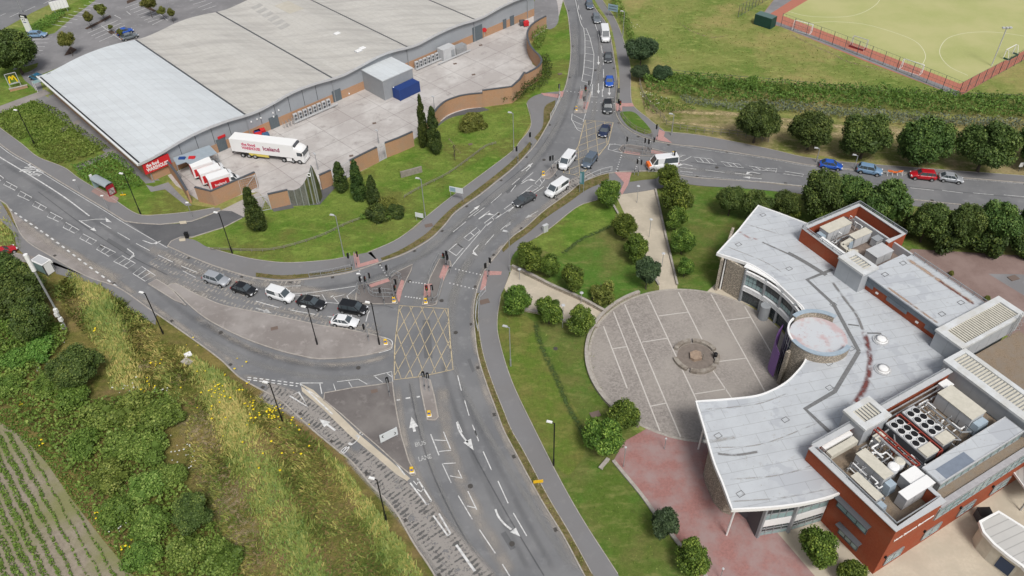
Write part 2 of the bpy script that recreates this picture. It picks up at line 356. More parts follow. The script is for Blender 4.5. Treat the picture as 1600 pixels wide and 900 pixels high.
def band(name, l, wpx, z, m, k=6):
    """band along a line in the photo's ground plane; wpx = width in metres (number or list)"""
    if name not in ('worn_surfacing', 'ditch', 'cut_straw', 'bare_track'): z = .027+.005*(_bz[0] % 10); _bz[0] += 1
    p = GS(l, k); n = len(p); vs = []; uv = []; d = [0]
    for i in range(1, n): d.append(d[-1]+(p[i]-p[i-1]).length)
    for i in range(n):
        a = p[max(i-1, 0)]; b = p[min(i+1, n-1)]; t = (b-a).normalized(); nn = Vector((-t.y, t.x, 0))
        ww = wpx if not isinstance(wpx, (list, tuple)) else wpx[0]+(wpx[1]-wpx[0])*d[i]/d[-1]
        for sgn in (-1, 1): q = p[i]+nn*ww/2*sgn; vs.append((q.x, q.y, z)); uv.append((d[i]/d[-1], (sgn+1)/2))
    fs = [(2*i, 2*i+2, 2*i+3, 2*i+1) for i in range(n-1)]
    o = struct(link(name, vs, fs, m, uvs=uv)); at = o.data.attributes.new('dist', 'FLOAT', 'POINT'); at.data.foreach_set('value', [d[i//2] for i in range(2*n)]); return o
M_ovl_light = overlay_mat('dusty_band', (0.29, 0.285, 0.275), 0.55, 0.25, 0.15, 0.7)
M_ovl_dark = overlay_mat('dark_band', (0.10, 0.102, 0.106), 0.24, 0.2, 0.1, 0.7)
M_ovl_dust = overlay_mat('edge_dust', (0.38, 0.345, 0.305), 0.8, 0.45, 0.2, 0.75)
M_ovl_str = overlay_mat('worn_surfacing', (0.345, 0.32, 0.295), 0.78, 0.5, stripes=-1)
M_ovl_str2 = overlay_mat('worn_surfacing_dark', (0.115, 0.113, 0.11), 0.8, 0.5, stripes=0.62)

M_ovl_pale = overlay_mat('worn_bars_pale', (0.36, 0.335, 0.305), 0.85, 0.5, stripes=0.7)
# ---------------- ground ----------------
struct(MB().sheet([(-900, -300), (900, -300), (900, 1500), (-900, 1500)], 0.0).build('ground', M_field))
NW = [(-60,170),(5,229),(50,257),(82,277),(120,300),(160,324),(195,346)]
NW2 = [(262,385),(307,405),(350,421),(400,435),(440,439),(475,437),(512,432),(550,425),(592,411),(625,400),(650,388),(675,372),(695,352),(712,332),(750,305),(775,285),(800,265),(820,245),(840,222),(860,187),(882,140),(889,110),(892,82),(891,57),(887,22),(880,0),(868,-45)]
NE = [(905,-45),(925,5),(947,37),(955,65),(960,95),(964,125),(962,155),(962,175),(970,192),(985,205),(1003,214),(1025,221),(1060,227),(1100,231),(1200,247),(1287,261),(1440,273),(1600,286),(1750,298)]
SE = [(1750,348),(1600,330),(1490,319),(1425,312),(1255,292),(1200,286),(1100,279),(1065,275),(1025,268),(990,268),(960,270),(935,275),(907,287),(887,303),(850,330),(822,355),(800,371),(775,400),(757,424),(745,455),(740,487),(742,520),(747,557),(760,600),(775,640),(787,672),(808,712),(845,780),(880,837),(912,897),(940,945)]
SW = [(705,950),(675,892),(647,850),(615,795),(580,758),(550,722),(520,698),(492,675),(465,650),(437,625),(400,605),(372,588),(342,560),(287,520),(232,482),(185,450),(135,432),(82,402),(37,372),(15,327),(0,313),(-60,275)]
road_pts = GS(NW) + GP([(205,350),(230,362),(250,372)]) + GS(NW2) + GS(NE) + GS(SE) + GS(SW)
struct(MB().sheet(road_pts, 0.02).build('road', M_road))
acc = GS([(195,345),(215,349),(250,351),(300,346),(345,329),(372,318)]) + GP([(404,306),(412,318),(408,329),(380,340)]) + GS([(350,355),(300,370),(280,372),(268,377),(262,385)]) + GP([(240,375)])
struct(MB().sheet(acc, 0.026).build('access_road', M_darkroad))
struct(MB().sheet(GP([(345,329),(404,300),(414,316),(409,329),(380,339),(362,330)]), 0.034).build('yard_apron', mat('apron', (0.40,0.37,0.35), 0.9, (0.34,0.31,0.29), 3)))
# land zones
def zone(name, l, z, m, k=0): return sheet(name, l, z, m, k)
zone('lawn', [(300,373),(350,355),(380,340),(404,331),(425,327),(470,322),(500,318),(540,283),(600,250),(690,192),(755,168),(822,140),(826,165),(830,190),(812,222),(800,237),(750,275),(700,312),(675,332),(625,372),(575,395),(540,402),(512,407),(450,411),(400,405),(360,397),(325,387)], 0.012, M_green)
zone('lawn', [(822,140),(845,118),(846,87),(825,75),(852,40),(872,20),(868,-45),(880,0),(887,22),(891,57),(892,82),(889,110),(882,140),(877,146),(845,147),(822,162)], 0.011, M_green)
zone('lawn', [(800,380),(850,337),(930,297),(970,300),(962,325),(1028,449),(1058,452),(1024,296),(1065,287),(1200,297),(1480,330),(1470,420),(1250,380),(1120,400),(1160,470),(1060,460),(960,480),(925,540),(930,580),(960,650),(1000,680),(958,721),(1060,850),(1150,1000),(1000,980),(965,897),(912,815),(875,750),(837,675),(800,597),(780,532),(777,500),(782,462),(790,430)], 0.010, M_lawn)
zone('lawn', [(837,372),(862,355),(900,325),(930,312),(958,320),(962,330),(955,352),(925,367),(895,380),(875,400),(830,380)], 0.018, M_green, 4)
zone('lawn', [(785,480),(812,490),(835,505),(850,545),(875,600),(905,650),(915,700),(900,730),(880,740),(837,675),(800,597),(781,532)], 0.018, grass_mat('green_lawn2', (0.15,0.225,0.04), (0.115,0.18,0.03), (0.185,0.19,0.055), 0.15, 7, 0.4), 4)
zone('rough_ground', [(-80,285),(0,315),(15,327),(37,372),(82,402),(135,432),(185,450),(232,482),(287,520),(342,560),(372,590),(400,606),(437,627),(492,677),(550,724),(580,762),(615,797),(647,852),(675,894),(705,952),(600,1100),(200,1100),(-250,900),(-250,500)], 0.008, M_rough)
zone('crop_field', [(-300,640),(0,660),(35,682),(72,722),(112,780),(162,845),(225,920),(260,1000),(-100,1200),(-500,1000)], 0.02, mat('soil', (0.31, 0.265, 0.21), 0.95, (0.23, 0.195, 0.15), 1.5, (0.20, 0.20, 0.09), 0.12, bmp=.3))
zone('planting_bed', [(0,175),(60,155),(125,185),(175,215),(215,268),(250,283),(300,320),(335,325),(300,331),(250,336),(215,334),(175,310),(125,280),(100,261),(60,245),(35,226),(0,202)], 0.013, M_green)
# retail park tarmac, far left
zone('car_park', [(-40,-60),(420,-60),(420,20),(210,65),(130,90),(60,118),(70,150),(110,165),(250,282),(225,283),(120,205),(45,150),(20,110),(50,60),(45,50),(140,0),(90,-30)], 0.022, M_carpark)
zone('road', [(-80,-60),(95,-60),(92,0),(50,20),(0,48),(-80,90)], 0.024, M_road)
zone('grass', [(0,62),(22,50),(60,32),(100,12),(140,-8),(150,0),(118,24),(85,52),(50,60),(20,110),(60,98),(58,105),(40,115),(0,110)], 0.028, M_green)
zone('grass', [(0,110),(30,112),(38,125),(62,145),(22,160),(0,168)], 0.026, M_green)
zone('path', [(-20,173),(70,140),(80,146),(25,167),(-20,185)], 0.033, M_island)
zone('path', [(92,203),(122,187),(128,191),(96,207)], 0.033, M_island)
zone('path', [(118,260),(180,232),(184,237),(124,266)], 0.033, M_island)
zone('path', [(228,289),(240,292),(263,285),(285,308),(300,321),(291,322),(258,296),(236,300)], 0.034, M_carpark)
zone('path', [(75,150),(88,146),(160,200),(232,270),(243,285),(228,287),(185,242),(120,195)], 0.030, M_carpark)
zone('yard', [(262,274),(345,237),(424,202),(523,156),(640,108),(755,59),(789,43),(845,12),(870,-45),(880,0),(872,30),(852,48),(828,62),(825,78),(832,100),(845,110),(838,128),(822,138),(755,167),(687,190),(604,247),(550,275),(500,297),(455,319),(424,326),(404,300),(378,304),(336,321),(312,314),(275,290)], 0.028, M_yard)
zone('service_road', [(836,0),(866,-5),(873,25),(869,40),(858,46),(850,40),(838,48),(834,30)], 0.035, M_carpark, 4)
# field, pitch
zone('pitch_surround', [(1190,24),(1255,-60),(1900,-60),(1640,75),(1600,93),(1505,147),(1497,151),(1350,95),(1218,41),(1187,37)], 0.016, mat('red_run', (0.42,0.16,0.11), 0.9, (0.37,0.14,0.10), 3))
zone('path', [(1186,30),(1218,41),(1497,151),(1499,143),(1222,37),(1195,27),(1300,-40),(1240,-40)], 0.022, M_carpark)
pitch = GP([(1222,24),(1500,131),(1700,28),(1900,-90),(1380,-70)])
struct(MB().sheet(pitch, 0.026).build('sports_pitch', mat('sand_turf', (0.37,0.385,0.155), 0.95, (0.34,0.36,0.14), 2.0, (0.42,0.41,0.19), 0.07, bmp=0.1)))
struct(MB().sheet(GP([(1005,115),(1170,128),(1350,143),(1620,150),(1620,156),(1400,152),(1170,140),(1010,125)]), 0.012).build('grass', M_green))
struct(MB().sheet(GP([(1030,170),(1120,172),(1200,182),(1640,215),(1640,275),(1410,260),(1200,233),(1040,203),(1012,184),(1000,150)]), 0.014).build('grass', grass_mat('meadow', (0.19,0.21,0.06), (0.13,0.17,0.04), (0.36,0.30,0.16), 0.16, 5, 0.5)))
# paving of the court
PC = Vector((25.35, 77.28, 0)); PR = 14.61
struct(MB().sheet(GP([(962,305),(975,300),(1023,295),(1058,445),(1059,458),(1030,458),(1030,448)]), 0.032).build('path', M_beige))
struct(MB().sheet(GP([(800,420),(862,450),(910,470),(948,493),(936,512),(882,503),(830,488),(800,476),(788,450)]), 0.032).build('path', M_beige))
struct(MB().sheet(GP([(958,721),(975,690),(1000,676),(1060,640),(1150,650),(1200,790),(1215,833),(1290,920),(1330,1000),(1150,1000),(1060,850)]), 0.034).build('pink_paving', 
  mat('pink_blocks', (0.37,0.185,0.165), 0.9, (0.25,0.13,0.12), 3, (0.32,0.225,0.215), 0.35, lo=0.25, hi=0.75, bmp=0.1)))
struct(MB().sheet(GP([(1215,833),(1200,780),(1330,700),(1600,560),(1800,560),(1800,1050),(1330,1050),(1290,920)]), 0.030).build('beige_yard', M_beige))
struct(MB().sheet(GP([(1425,389),(1800,412),(1800,600),(1500,500),(1380,420)]), 0.030).build('court_car_park', mat('brown_blocks', (0.235,0.165,0.145), 0.9, (0.20,0.14,0.125), 4, (0.26,0.19,0.17), 0.3)))
struct(MB().sheet(GP([(1544,428),(1650,430),(1700,500),(1600,462)]), 0.036).build('parking_bays', M_carpark))
struct(MB().sheet(GP([(1125,462),(1100,460),(1172,395),(1250,420),(1180,480)]), 0.036).build('path', M_beige))
def plaza_mat():
    m, n, b, o = node_mat('setts'); co = coords(n)
    v = n.nodes.new('ShaderNodeTexVoronoi'); v.inputs['Scale'].default_value = 4.5; n.links.new(co, v.inputs['Vector'])
    sx = n.nodes.new('ShaderNodeSeparateColor'); n.links.new(v.outputs['Color'], sx.inputs[0])
    col = mixc(n, sx.outputs[0], (0.325, 0.295, 0.27), (0.215, 0.193, 0.176)); col = mixc(n, noise(n, co, 0.09, 4, 0.6, 0.4, 0.66), col, (0.335, 0.305, 0.275))
    n.links.new(col, b.inputs['Base Color']); b.inputs['Roughness'].default_value = 0.9; return m
circ = [PC+Vector((math.cos(a), math.sin(a), 0))*PR for a in np.linspace(0, 2*math.pi, 97)[:-1]]
struct(MB().sheet(circ, 0.045).build('plaza', plaza_mat()))

# ---------------- pavements, verges, kerbs ----------------
def pav(l, z=0.12, m=None, k=5, name='pavement'):
    p = GS(l, k, True) if k else GP(l)
    return struct(MB().prism(p, 0.0, z).build(name, m or M_pave))
def between(a, b, z, m, name='pavement', k=5):
    return struct(MB().prism(GS(a, k)+GS(b, k)[::-1], 0.0, z).build(name, m))
struct(MB().prism(GS(NW)+GP([(215,349),(250,351),(300,345),(345,328)])+GS([(-60,145),(0,200),(35,226),(60,246),(100,262),(125,280),(175,310),(215,335),(250,336),(300,331),(343,325)])[::-1], 0.0, 0.10).build('pavement', M_pave))
between([(263,384),(307,404),(350,420),(400,434),(440,438),(475,436),(512,431),(552,424),(592,410)], [(268,378),(282,372),(305,376),(325,387),(360,397),(400,406),(450,411),(512,407),(545,401),(580,394)], 0.10, M_pave)
between([(592,410),(625,399),(650,387),(675,371),(695,351),(712,331),(750,304),(775,284),(800,264),(820,244),(839,221),(859,186),(872,160),(881,141)], [(575,396),(600,385),(625,372),(650,355),(675,332),(700,312),(750,275),(800,237),(812,222),(826,205),(830,190),(828,175),(823,162),(832,152),(850,146),(878,143)], 0.10, M_pave)
# dry verges on top of the pavement, next to the kerb
def strip_poly(l, w, z, m, name, k=6, off=0, h=0.0):
    return struct(MB().ribbon(GS(l, k), w, z, off, h).build(name, m))
between([(400,433),(440,437),(475,435),(512,430),(550,423)], [(400,427),(440,431),(475,429),(515,425),(550,418)], 0.13, M_verge, 'verge')
between([(597,408),(625,398.5),(650,386),(675,370),(695,350),(712,330),(750,303),(775,283),(800,263),(820,243),(832,227)], [(595,404),(620,394),(645,380),(668,364),(688,343),(706,326),(742,299),(768,279),(795,257),(814,238),(828,222)], 0.13, M_verge, 'verge')
between([(840,221),(859,186),(866,172)], [(835,216),(848,198),(851,168),(868,157)], 0.13, M_verge, 'verge')
# east path of the north road + corner
between([(905,-45),(926,4),(948,36),(956,64),(961,94),(965,124),(963,155),(963,174),(971,191),(986,204),(1004,213),(1026,220),(1060,226),(1100,230),(1200,246),(1287,260),(1440,272),(1600,285),(1750,297)],
        [(920,-60),(941,0),(962,32),(977,72),(985,107),(986,140),(988,162),(1000,175),(1012,185),(1025,196),(1037,205),(1048,208),(1060,209),(1100,213),(1200,233),(1275,249),(1410,261),(1600,275),(1750,286)], 0.10, M_pave)
between([(905,-45),(926,4),(948,36),(956,64),(961,94),(965,124),(964,158)], [(909,-45),(930,2),(951,34),(960,64),(965,94),(968,124),(967,158)], 0.13, M_field, 'verge')
struct(MB().prism(GS([(969,178),(977,175),(990,176),(1002,186),(1018,206),(1008,210),(990,203),(977,193)], 4, True), 0, 0.13).build('verge', M_lawn))
# path east of the south road
between([(1025,269),(990,269),(960,271),(935,276),(907,288),(887,304),(850,331),(822,356),(800,372),(776,401),(758,424),(746,455),(741,487),(743,520),(748,557),(761,600),(776,640),(788,672),(809,712),(846,780),(881,837),(913,897),(941,945)],
        [(1024,296),(1000,300),(970,304),(945,309),(925,315),(900,325),(862,355),(837,372),(815,385),(800,402),(795,430),(788,450),(782,464),(777,500),(780,532),(788,562),(800,597),(816,635),(837,675),(875,750),(912,815),(965,897),(990,945)], 0.10, M_pave)
between([(1024,269),(1065,276),(1100,280),(1200,287),(1425,313),(1600,331)], [(1024,296),(1065,288),(1100,291),(1200,298),(1425,322),(1600,341)], 0.10, M_pave)
between([(951,271.5),(935,276),(907,288),(887,304),(850,331),(822,356),(800,372),(784,390)], [(952,281),(937,288),(915,298),(890,316),(853,341),(826,364),(803,380),(786,395)], 0.13, M_verge, 'verge')
between([(985,271),(1005,269.5),(1025,269),(1028,274)], [(984,285),(1005,282),(1025,280),(1028,277)], 0.13, M_lawn, 'verge')
between([(745,459),(741,487),(743,520),(748,557),(761,600),(776,640),(788,672),(809,712),(846,780),(881,837),(913,897),(941,945)], [(750,459),(747,487),(749,520),(756,557),(770,600),(786,640),(799,672),(818,705),(856,776),(891,835),(925,897),(953,945)], 0.13, M_verge, 'verge')
# bus layby, south kerb of the west road
struct(MB().sheet(GP([(15,327),(45,352),(82,380),(140,417),(200,460),(232,482),(185,450),(135,432),(82,402),(37,372)]), 0.030).build('bus_layby', M_island))
between([(0,313),(37,372),(82,402),(135,432),(185,450)], [(-20,330),(18,360),(28,388),(50,405),(80,413)], 0.10, M_pave)
between([(80,408),(135,432),(185,450),(210,466),(245,490)], [(88,428),(120,437),(160,449),(195,478),(243,508)], 0.10, M_pave)
struct(MB().sheet(GP([(-60,380),(10,392),(55,402),(50,412),(10,406),(-60,410)]), 0.11).build('path', M_island))
# islands
def island(l, m, z=0.12, k=0, kerb=True):
    p = GS(l, k, True) if k else GP(l)
    o = struct(MB().prism(p, 0.0, z).build('traffic_island', m))
    A = sum(p[i].x*p[(i+1) % len(p)].y-p[(i+1) % len(p)].x*p[i].y for i in range(len(p)))
    if A < 0: p = p[::-1]
    struct(MB().ribbon(p+[p[0]], 0.16, 0.0, 0.1, z+0.008).build('kerb', M_kerb))
    return o
island([(275,458),(262,448),(275,443),(300,456),(322,466),(350,477),(400,487),(450,497),(500,508),(540,514),(575,521),(600,528),(613,541),(600,549),(560,558),(500,562),(465,556),(430,547),(380,529),(330,504),(300,482)], M_island, 0.12, 3)
island([(231,444),(245,436),(263,447),(276,460),(292,478),(272,470)], M_island, 0.10)
island([(507,614),(550,606),(590,601),(614,597),(617,620),(622,650),(628,680),(640,720),(651,742),(643,745),(615,722),(590,699),(562,675),(532,648),(505,626)], M_island2, 0.12)
island([(655,589),(673,594),(680,620),(686,652),(680,658),(667,657),(662,635),(657,610)], M_island)
island([(560,446),(576,443),(608,434),(622,424),(645,413),(643,424),(635,440),(629,455),(621,476),(565,476),(555,470),(556,457)], M_island2)
island([(686,405),(697,404),(704,408),(706,415),(699,428),(693,441),(687,462),(682,477),(672,479),(659,477),(662,463),(671,435)], M_island2)
island([(908,140),(924,140),(922,157),(918,170),(916,177),(897,177),(902,156)], M_island)
island([(966,234),(972,227),(985,226.5),(1015,231),(1044,239),(1053,243),(1051,247),(1043,246.5),(1001,244),(973,240.5)], M_island2)
island([(866,256),(874,260),(870,268),(864,276),(857,281),(847,279),(846,275),(856,266)], M_island)
# kerb stones
kb = MB()
for l in (NW2, NE, SE, SW): kb.ribbon(GS(l), 0.18, 0.0, 0.0, 0.125)
kb.ribbon(GS(NW)+GP([(215,349),(250,351),(300,346),(345,329)]), 0.18, 0, 0, 0.11)
kb.ribbon(GP([(262,385),(268,377),(282,371),(300,371),(350,355.5),(378,341)]), 0.18, 0, 0, 0.11)
struct(kb.build('kerb', M_kerb))
pe = MB()   # thin edging stones beside the paths
for l in ([(325,387),(360,397),(400,406),(450,411),(512,407),(540,402)], [(575,395),(625,372),(675,332),(700,312),(750,275),(800,237),(812,222),(826,205),(830,190),(823,162)],
          [(782,464),(777,500),(780,532),(800,597),(837,675),(875,750),(912,815),(965,897)], [(941,0),(962,32),(977,72),(985,107),(987,160),(1012,185),(1037,205)],
          [(750,459),(747,487),(749,520),(756,557),(770,600),(786,640),(799,672),(818,705),(856,776),(891,835),(925,897)],
          [(970,304),(925,315),(900,325),(862,355),(837,372)], [(1037,206),(1100,213),(1200,233),(1275,249),(1410,261),(1600,275)], [(0,200),(35,226),(60,246),(100,262),(125,280),(175,310),(215,335),(250,336),(300,331),(335,325)]):
    pe.ribbon(GS(l), 0.10, 0.0, 0.0, 0.135)
struct(pe.build('kerb', M_kerb))
# tactile paving
tp = MB()
for l in ([(552,396),(560,399),(563,413),(590,405),(592,410),(556,420)], [(576,446),(606,436),(610,440),(580,450)], [(627,438),(632,440),(624,474),(618,462)], [(663,445),(675,444),(672,464),(662,464)], [(693,415),(702,416),(693,439),(686,434)],
          [(757,424),(784,425),(783,430),(762,431),(758,454),(750,454)], [(960,270),(987,270),(981,290),(975,300),(972,305),(969,300),(975,286)], [(962,162),(970,162),(988,162),(991,167),(972,167),(972,174),(963,174)],
          [(1030,203),(1039,207),(1037,214),(1050,224),(1024,219)], [(912,160),(920,160),(917,172),(911,171)], [(905,143),(911,143),(909,155),(904,156)], [(975,236),(1000,240),(1000,243.5),(974,239.5)], [(1017,235),(1042,240),(1041,243.5),(1017,240)],
          [(845,146),(875,148),(874,154),(850,150)], [(873,143),(881,144),(879,152),(873,152)]):
    tp.prism(GP(l), 0.10, 0.142)
struct(tp.build('tactile_paving', M_pink))
# ---------------- wear on the road ----------------
band('worn_band', [(-20,262),(60,318),(130,365),(190,408),(230,440),(290,490),(350,527),(420,558),(500,575),(560,574),(610,565)], 1.4, 0.026, M_ovl_dark)
band('worn_band', [(-20,240),(60,290),(140,340),(230,398),(300,425),(400,450),(500,450),(560,440),(620,418),(680,390),(720,352),(760,322),(820,275),(855,235),(880,190),(896,140),(905,80),(903,20),(895,-20)], 1.2, 0.027, M_ovl_dark)
band('worn_band', [(540,452),(600,432),(650,405),(690,372),(740,330),(800,285),(842,240),(872,190),(886,140),(897,90),(896,30)], 2.2, 0.026, M_ovl_light)
band('worn_band', [(700,480),(730,410),(780,350),(840,300),(880,275),(910,262)], 2.0, 0.026, M_ovl_light)
band('worn_band', [(648,480),(672,430),(700,395),(740,350)], 2.0, 0.026, M_ovl_light)
band('worn_band', [(712,560),(706,500),(722,430),(760,380),(812,335)], 1.8, 0.028, M_ovl_light)
band('worn_band', [(900,900),(850,820),(800,740),(752,660),(716,590),(700,540),(705,470),(730,410)], 1.3, 0.027, M_ovl_light)
band('worn_band', [(830,900),(780,800),(735,700),(705,620),(690,560)], 1.2, 0.027, M_ovl_dark)
band('worn_band', [(870,900),(815,800),(765,700),(733,640),(715,600)], 1.2, 0.028, M_ovl_dark)
band('worn_band', [(615,585),(540,592),(460,584),(380,560),(300,515)], 1.6, 0.027, M_ovl_light)
band('worn_band', [(615,552),(570,566),(500,570),(430,557),(370,534),(300,492)], 1.4, 0.028, M_ovl_dust)
band('worn_band', [(640,590),(650,640),(665,700),(690,770),(730,850),(780,930)], 1.3, 0.027, M_ovl_light)
band('worn_band', [(480,440),(420,444),(360,438),(310,424),(262,402),(230,385)], 2.6, 0.029, M_ovl_dust)
band('worn_band', [(558,468),(520,462),(470,453),(420,449)], 3.0, 0.029, M_ovl_dust)
band('worn_band', [(960,240),(1030,262),(1100,266),(1200,277)], 2.0, 0.027, M_ovl_light)
band('worn_band', [(940,60),(936,110),(930,160),(915,230),(890,275)], 1.6, 0.027, M_ovl_light)
band('worn_band', [(958,150),(960,180),(985,215),(1030,226)], 1.6, 0.027, M_ovl_light)
band('edge_dust', [(372,586),(420,600),(470,640),(530,690),(590,745),(620,790),(655,850),(690,905)], 1.4, 0.030, M_ovl_dust)
band('edge_dust', [(620,600),(627,660),(638,710),(655,750),(700,830),(750,905)], 1.6, 0.031, M_ovl_dust)
band('edge_dust', [(690,600),(693,640),(700,690),(720,750),(760,830),(800,905)], 2.6, 0.030, M_ovl_dust)
band('edge_dust', [(744,560),(755,600),(770,640),(785,675),(806,715),(842,780),(878,838),(908,895)], 1.6, 0.030, M_ovl_dust)
band('edge_dust', [(100,385),(150,418),(200,452),(240,480),(290,515),(345,553),(380,580)], 1.4, 0.030, M_ovl_dust)
band('edge_dust', [(30,345),(80,380),(140,415),(190,440)], 3.0, 0.031, M_ovl_dust)
band('edge_dust', [(230,420),(270,445),(330,470)], 3.6, 0.031, M_ovl_dust)
band('edge_dust', [(400,480),(460,490),(540,508),(600,522)], 1.2, 0.030, M_ovl_dust)
band('edge_dust', [(795,370),(815,352),(850,325),(885,300),(910,283)], 2.2, 0.030, M_ovl_dust)
band('edge_dust', [(748,560),(740,520),(742,470),(755,425),(790,378)], 1.4, 0.030, M_ovl_dust)
# worn anti skid surfacing: pale base with dark ragged bars across the lane
def surfacing(l, w, z=0.072):
    band('worn_surfacing', l, w, z, M_ovl_str)
    band('worn_surfacing', l, [q*0.9 for q in w] if isinstance(w, list) else w*0.9, z+0.006, M_ovl_str2)
band('worn_surfacing', [(255,392),(300,412),(350,428),(420,442),(480,446)], 2.6, .071, M_ovl_pale); band('worn_surfacing', [(235,405),(270,420),(330,440),(400,462)], 2.8, .077, M_ovl_pale)
band('worn_surfacing', [(262,438),(330,459),(390,477),(460,491),(560,511),(600,518)], 2.8, .071, M_ovl_pale)
surfacing([(408,611),(454,628),(506,660),(552,698)], 4.0)
surfacing([(552,704),(606,756),(655,808),(712,878),(752,928)], [3.6, 6.0])
surfacing([(868,302),(900,285),(930,272)], 3.0)
# cream shared surfacing strip beside the bus gate
struct(MB().sheet(GP([(470,600),(490,610),(530,648),(560,678),(612,722),(641,748),(636,752),(620,742),(585,712),(548,682),(505,640),(472,612)]), 0.081).build('cream_surfacing', M_beige))
# ---------------- painted markings ----------------
wm = MB(); wn = MB(); ym = MB(); ZM = 0.084
def ln(a, b, w=0.14, mb=None, z=ZM): (mb or wm).ribbon([G(*a), G(*b)], w*.82, z)
def dashes(l, dash, gap, w=0.13, mb=None, z=ZM, start=0.0):
    p = GS(l, 8); d = [0]
    for i in range(1, len(p)): d.append(d[-1]+(p[i]-p[i-1]).length)
    def at(s):
        for i in range(1, len(p)):
            if d[i] >= s: t = (s-d[i-1])/max(d[i]-d[i-1], 1e-6); return p[i-1].lerp(p[i], t)
        return p[-1]
    s = start
    while s < d[-1]: (mb or wm).ribbon([at(s), at(s+dash/2), at(min(s+dash, d[-1]))], w, z); s += dash+gap
def solid(l, w=0.13, mb=None, z=ZM): (mb or wm).ribbon(GS(l, 6), w, z)
# west road: pairs of boxes down the middle (hatched refuges)
boxes = [((-8,276),(-4,271),(6,279),(2,283)), ((6,289),(10,284),(27,293),(24,298)), ((28,306),(32,299),(50,309),(46,314)), ((51,322),(55,315),(73,325),(68,330)), ((74,339),(79,332),(98,342),(92,347)), ((99,356),(103,348),(124,360),(117,365)), ((125,373),(130,366),(151,377),(144,383)), ((151,390),(157,383),(181,395),(170,401)), ((178,409),(191,400),(212,412),(200,420)), ((208,428),(222,417),(243,431),(227,440))]
for i, q in enumerate(boxes):
    solidp = GP(q); wm.ribbon(solidp, 0.13, ZM, closed=True)
    n = 1 if i < 7 else 2
    for k in range(1, n+1):
        t = k/(n+1); wm.ribbon([solidp[0].lerp(solidp[3], t), solidp[1].lerp(solidp[2], t)], 0.13, ZM)
solid([(-30,226),(0,246),(50,276),(100,308),(140,338)], 0.22)                  # bus lane edge
solid([(-60,172),(4,232),(49,260),(81,280),(119,303),(159,327),(196,350),(262,388)], 0.10)
for a, b in [((157,348),(174,358)),((184,364),(203,375)),((213,381),(234,392)),((247,399),(270,410)),((283,416),(308,426)),((286,424),(306,434))]: ln(a, b)
dashes([(15,327),(45,348),(85,376),(130,410),(185,450)], 0.9, 0.9, 0.28)
# give way double dashes near the south island
dashes([(387,590),(420,594),(467,600)], 0.55, 0.35, 0.18); dashes([(387,593.5),(420,598),(465,604)], 0.55, 0.35, 0.18)
solid([(468,599),(505,599)], 0.13); solid([(500,600),(503,616)], 0.13); ln((469,602),(500,622))
for l in ([(521,600),(525,612)], [(527,597),(560,593)], [(545,597),(551,607)], [(560,593),(574,601)], [(584,588),(612,581)], [(586,589),(598,598)], [(605,584),(613,590)], [(612,581),(614,598)]): ln(*l, w=0.12)
# queue lanes
dashes([(400,471),(440,482),(500,493),(572,503)], 4.2, 2.0, 0.13)
solid([(572,503),(575,491)], 0.14); solid([(574,492),(578,486)], 0.14)
dashes([(430,455),(470,461),(500,463)], 3, 1.5)
for l in ([(503,460),(509,470)], [(522,461),(516,465)], [(522,461),(518,465)], [(538,461),(521,465)], [(521,465),(530,475)], [(558,450),(542,463)], [(542,463),(549,474)], [(455,461),(480,463)], [(480,459),(474,466)], [(501,472),(552,477)]): ln(*l, w=0.13)
solid([(428,457),(470,459),(520,453),(560,447)], 0.12)
solid([(594,526),(612,533),(612,546)], 0.13); solid([(592,552),(606,548),(612,545)], 0.13)
solid([(420,450),(445,448),(470,447)], 0.2, wn)
# north east bound carriageways
for a, b in [((767,318),(784,303)),((732,340),(748,328)),((740,338),(757,325)),((748,342),(765,330)),((798,300),(806,290)),((708,363),(728,347)),((815,285),(833,270)),((782,360),(800,345)),((758,383),(772,367)),((800,289),(812,279)),((822,268),(830,260))]: ln(a, b)
# hatched divider NE of the centre island
def hatch(a, b, n, w=0.13):
    pa, pb = GP(a), GP(b); wm.ribbon(pa, w, ZM); wm.ribbon(pb, w, ZM)
    A, B = spl(pa, 1), spl(pb, 1)
    def at(p, t):
        L = [0]
        for i in range(1, len(p)): L.append(L[-1]+(p[i]-p[i-1]).length)
        s = t*L[-1]
        for i in range(1, len(p)):
            if L[i] >= s-1e-9: return p[i-1].lerp(p[i], (s-L[i-1])/max(L[i]-L[i-1], 1e-6))
        return p[-1]
    for k in range(n): t = k/max(n-1, 1); wm.ribbon([at(A, t), at(B, t)], w, ZM)
hatch([(701,392),(714,381)], [(713,400),(724,388)], 2); ln((714,381),(724,388))
for q in ([(725,372),(745,356),(750,361),(732,377)], [(757,349),(779,332),(783,335),(761,353)], [(788,327),(808,312),(812,316),(795,331)], [(811,307),(832,290),(841,294),(822,305)], [(836,287),(850,273),(851,281),(843,292)]):
    p = GP(q); wm.ribbon(p, 0.13, ZM, closed=True); wm.ribbon([p[0].lerp(p[1], .5), p[3].lerp(p[2], .5)], 0.13, ZM)
ln((706,417),(716,404)); ln((716,404),(760,352)); ln((760,352),(850,292))
ln((861,259),(888,239)); ln((886,241),(888,252)); ln((867,253),(874,260)); ln((862,259),(869,252))
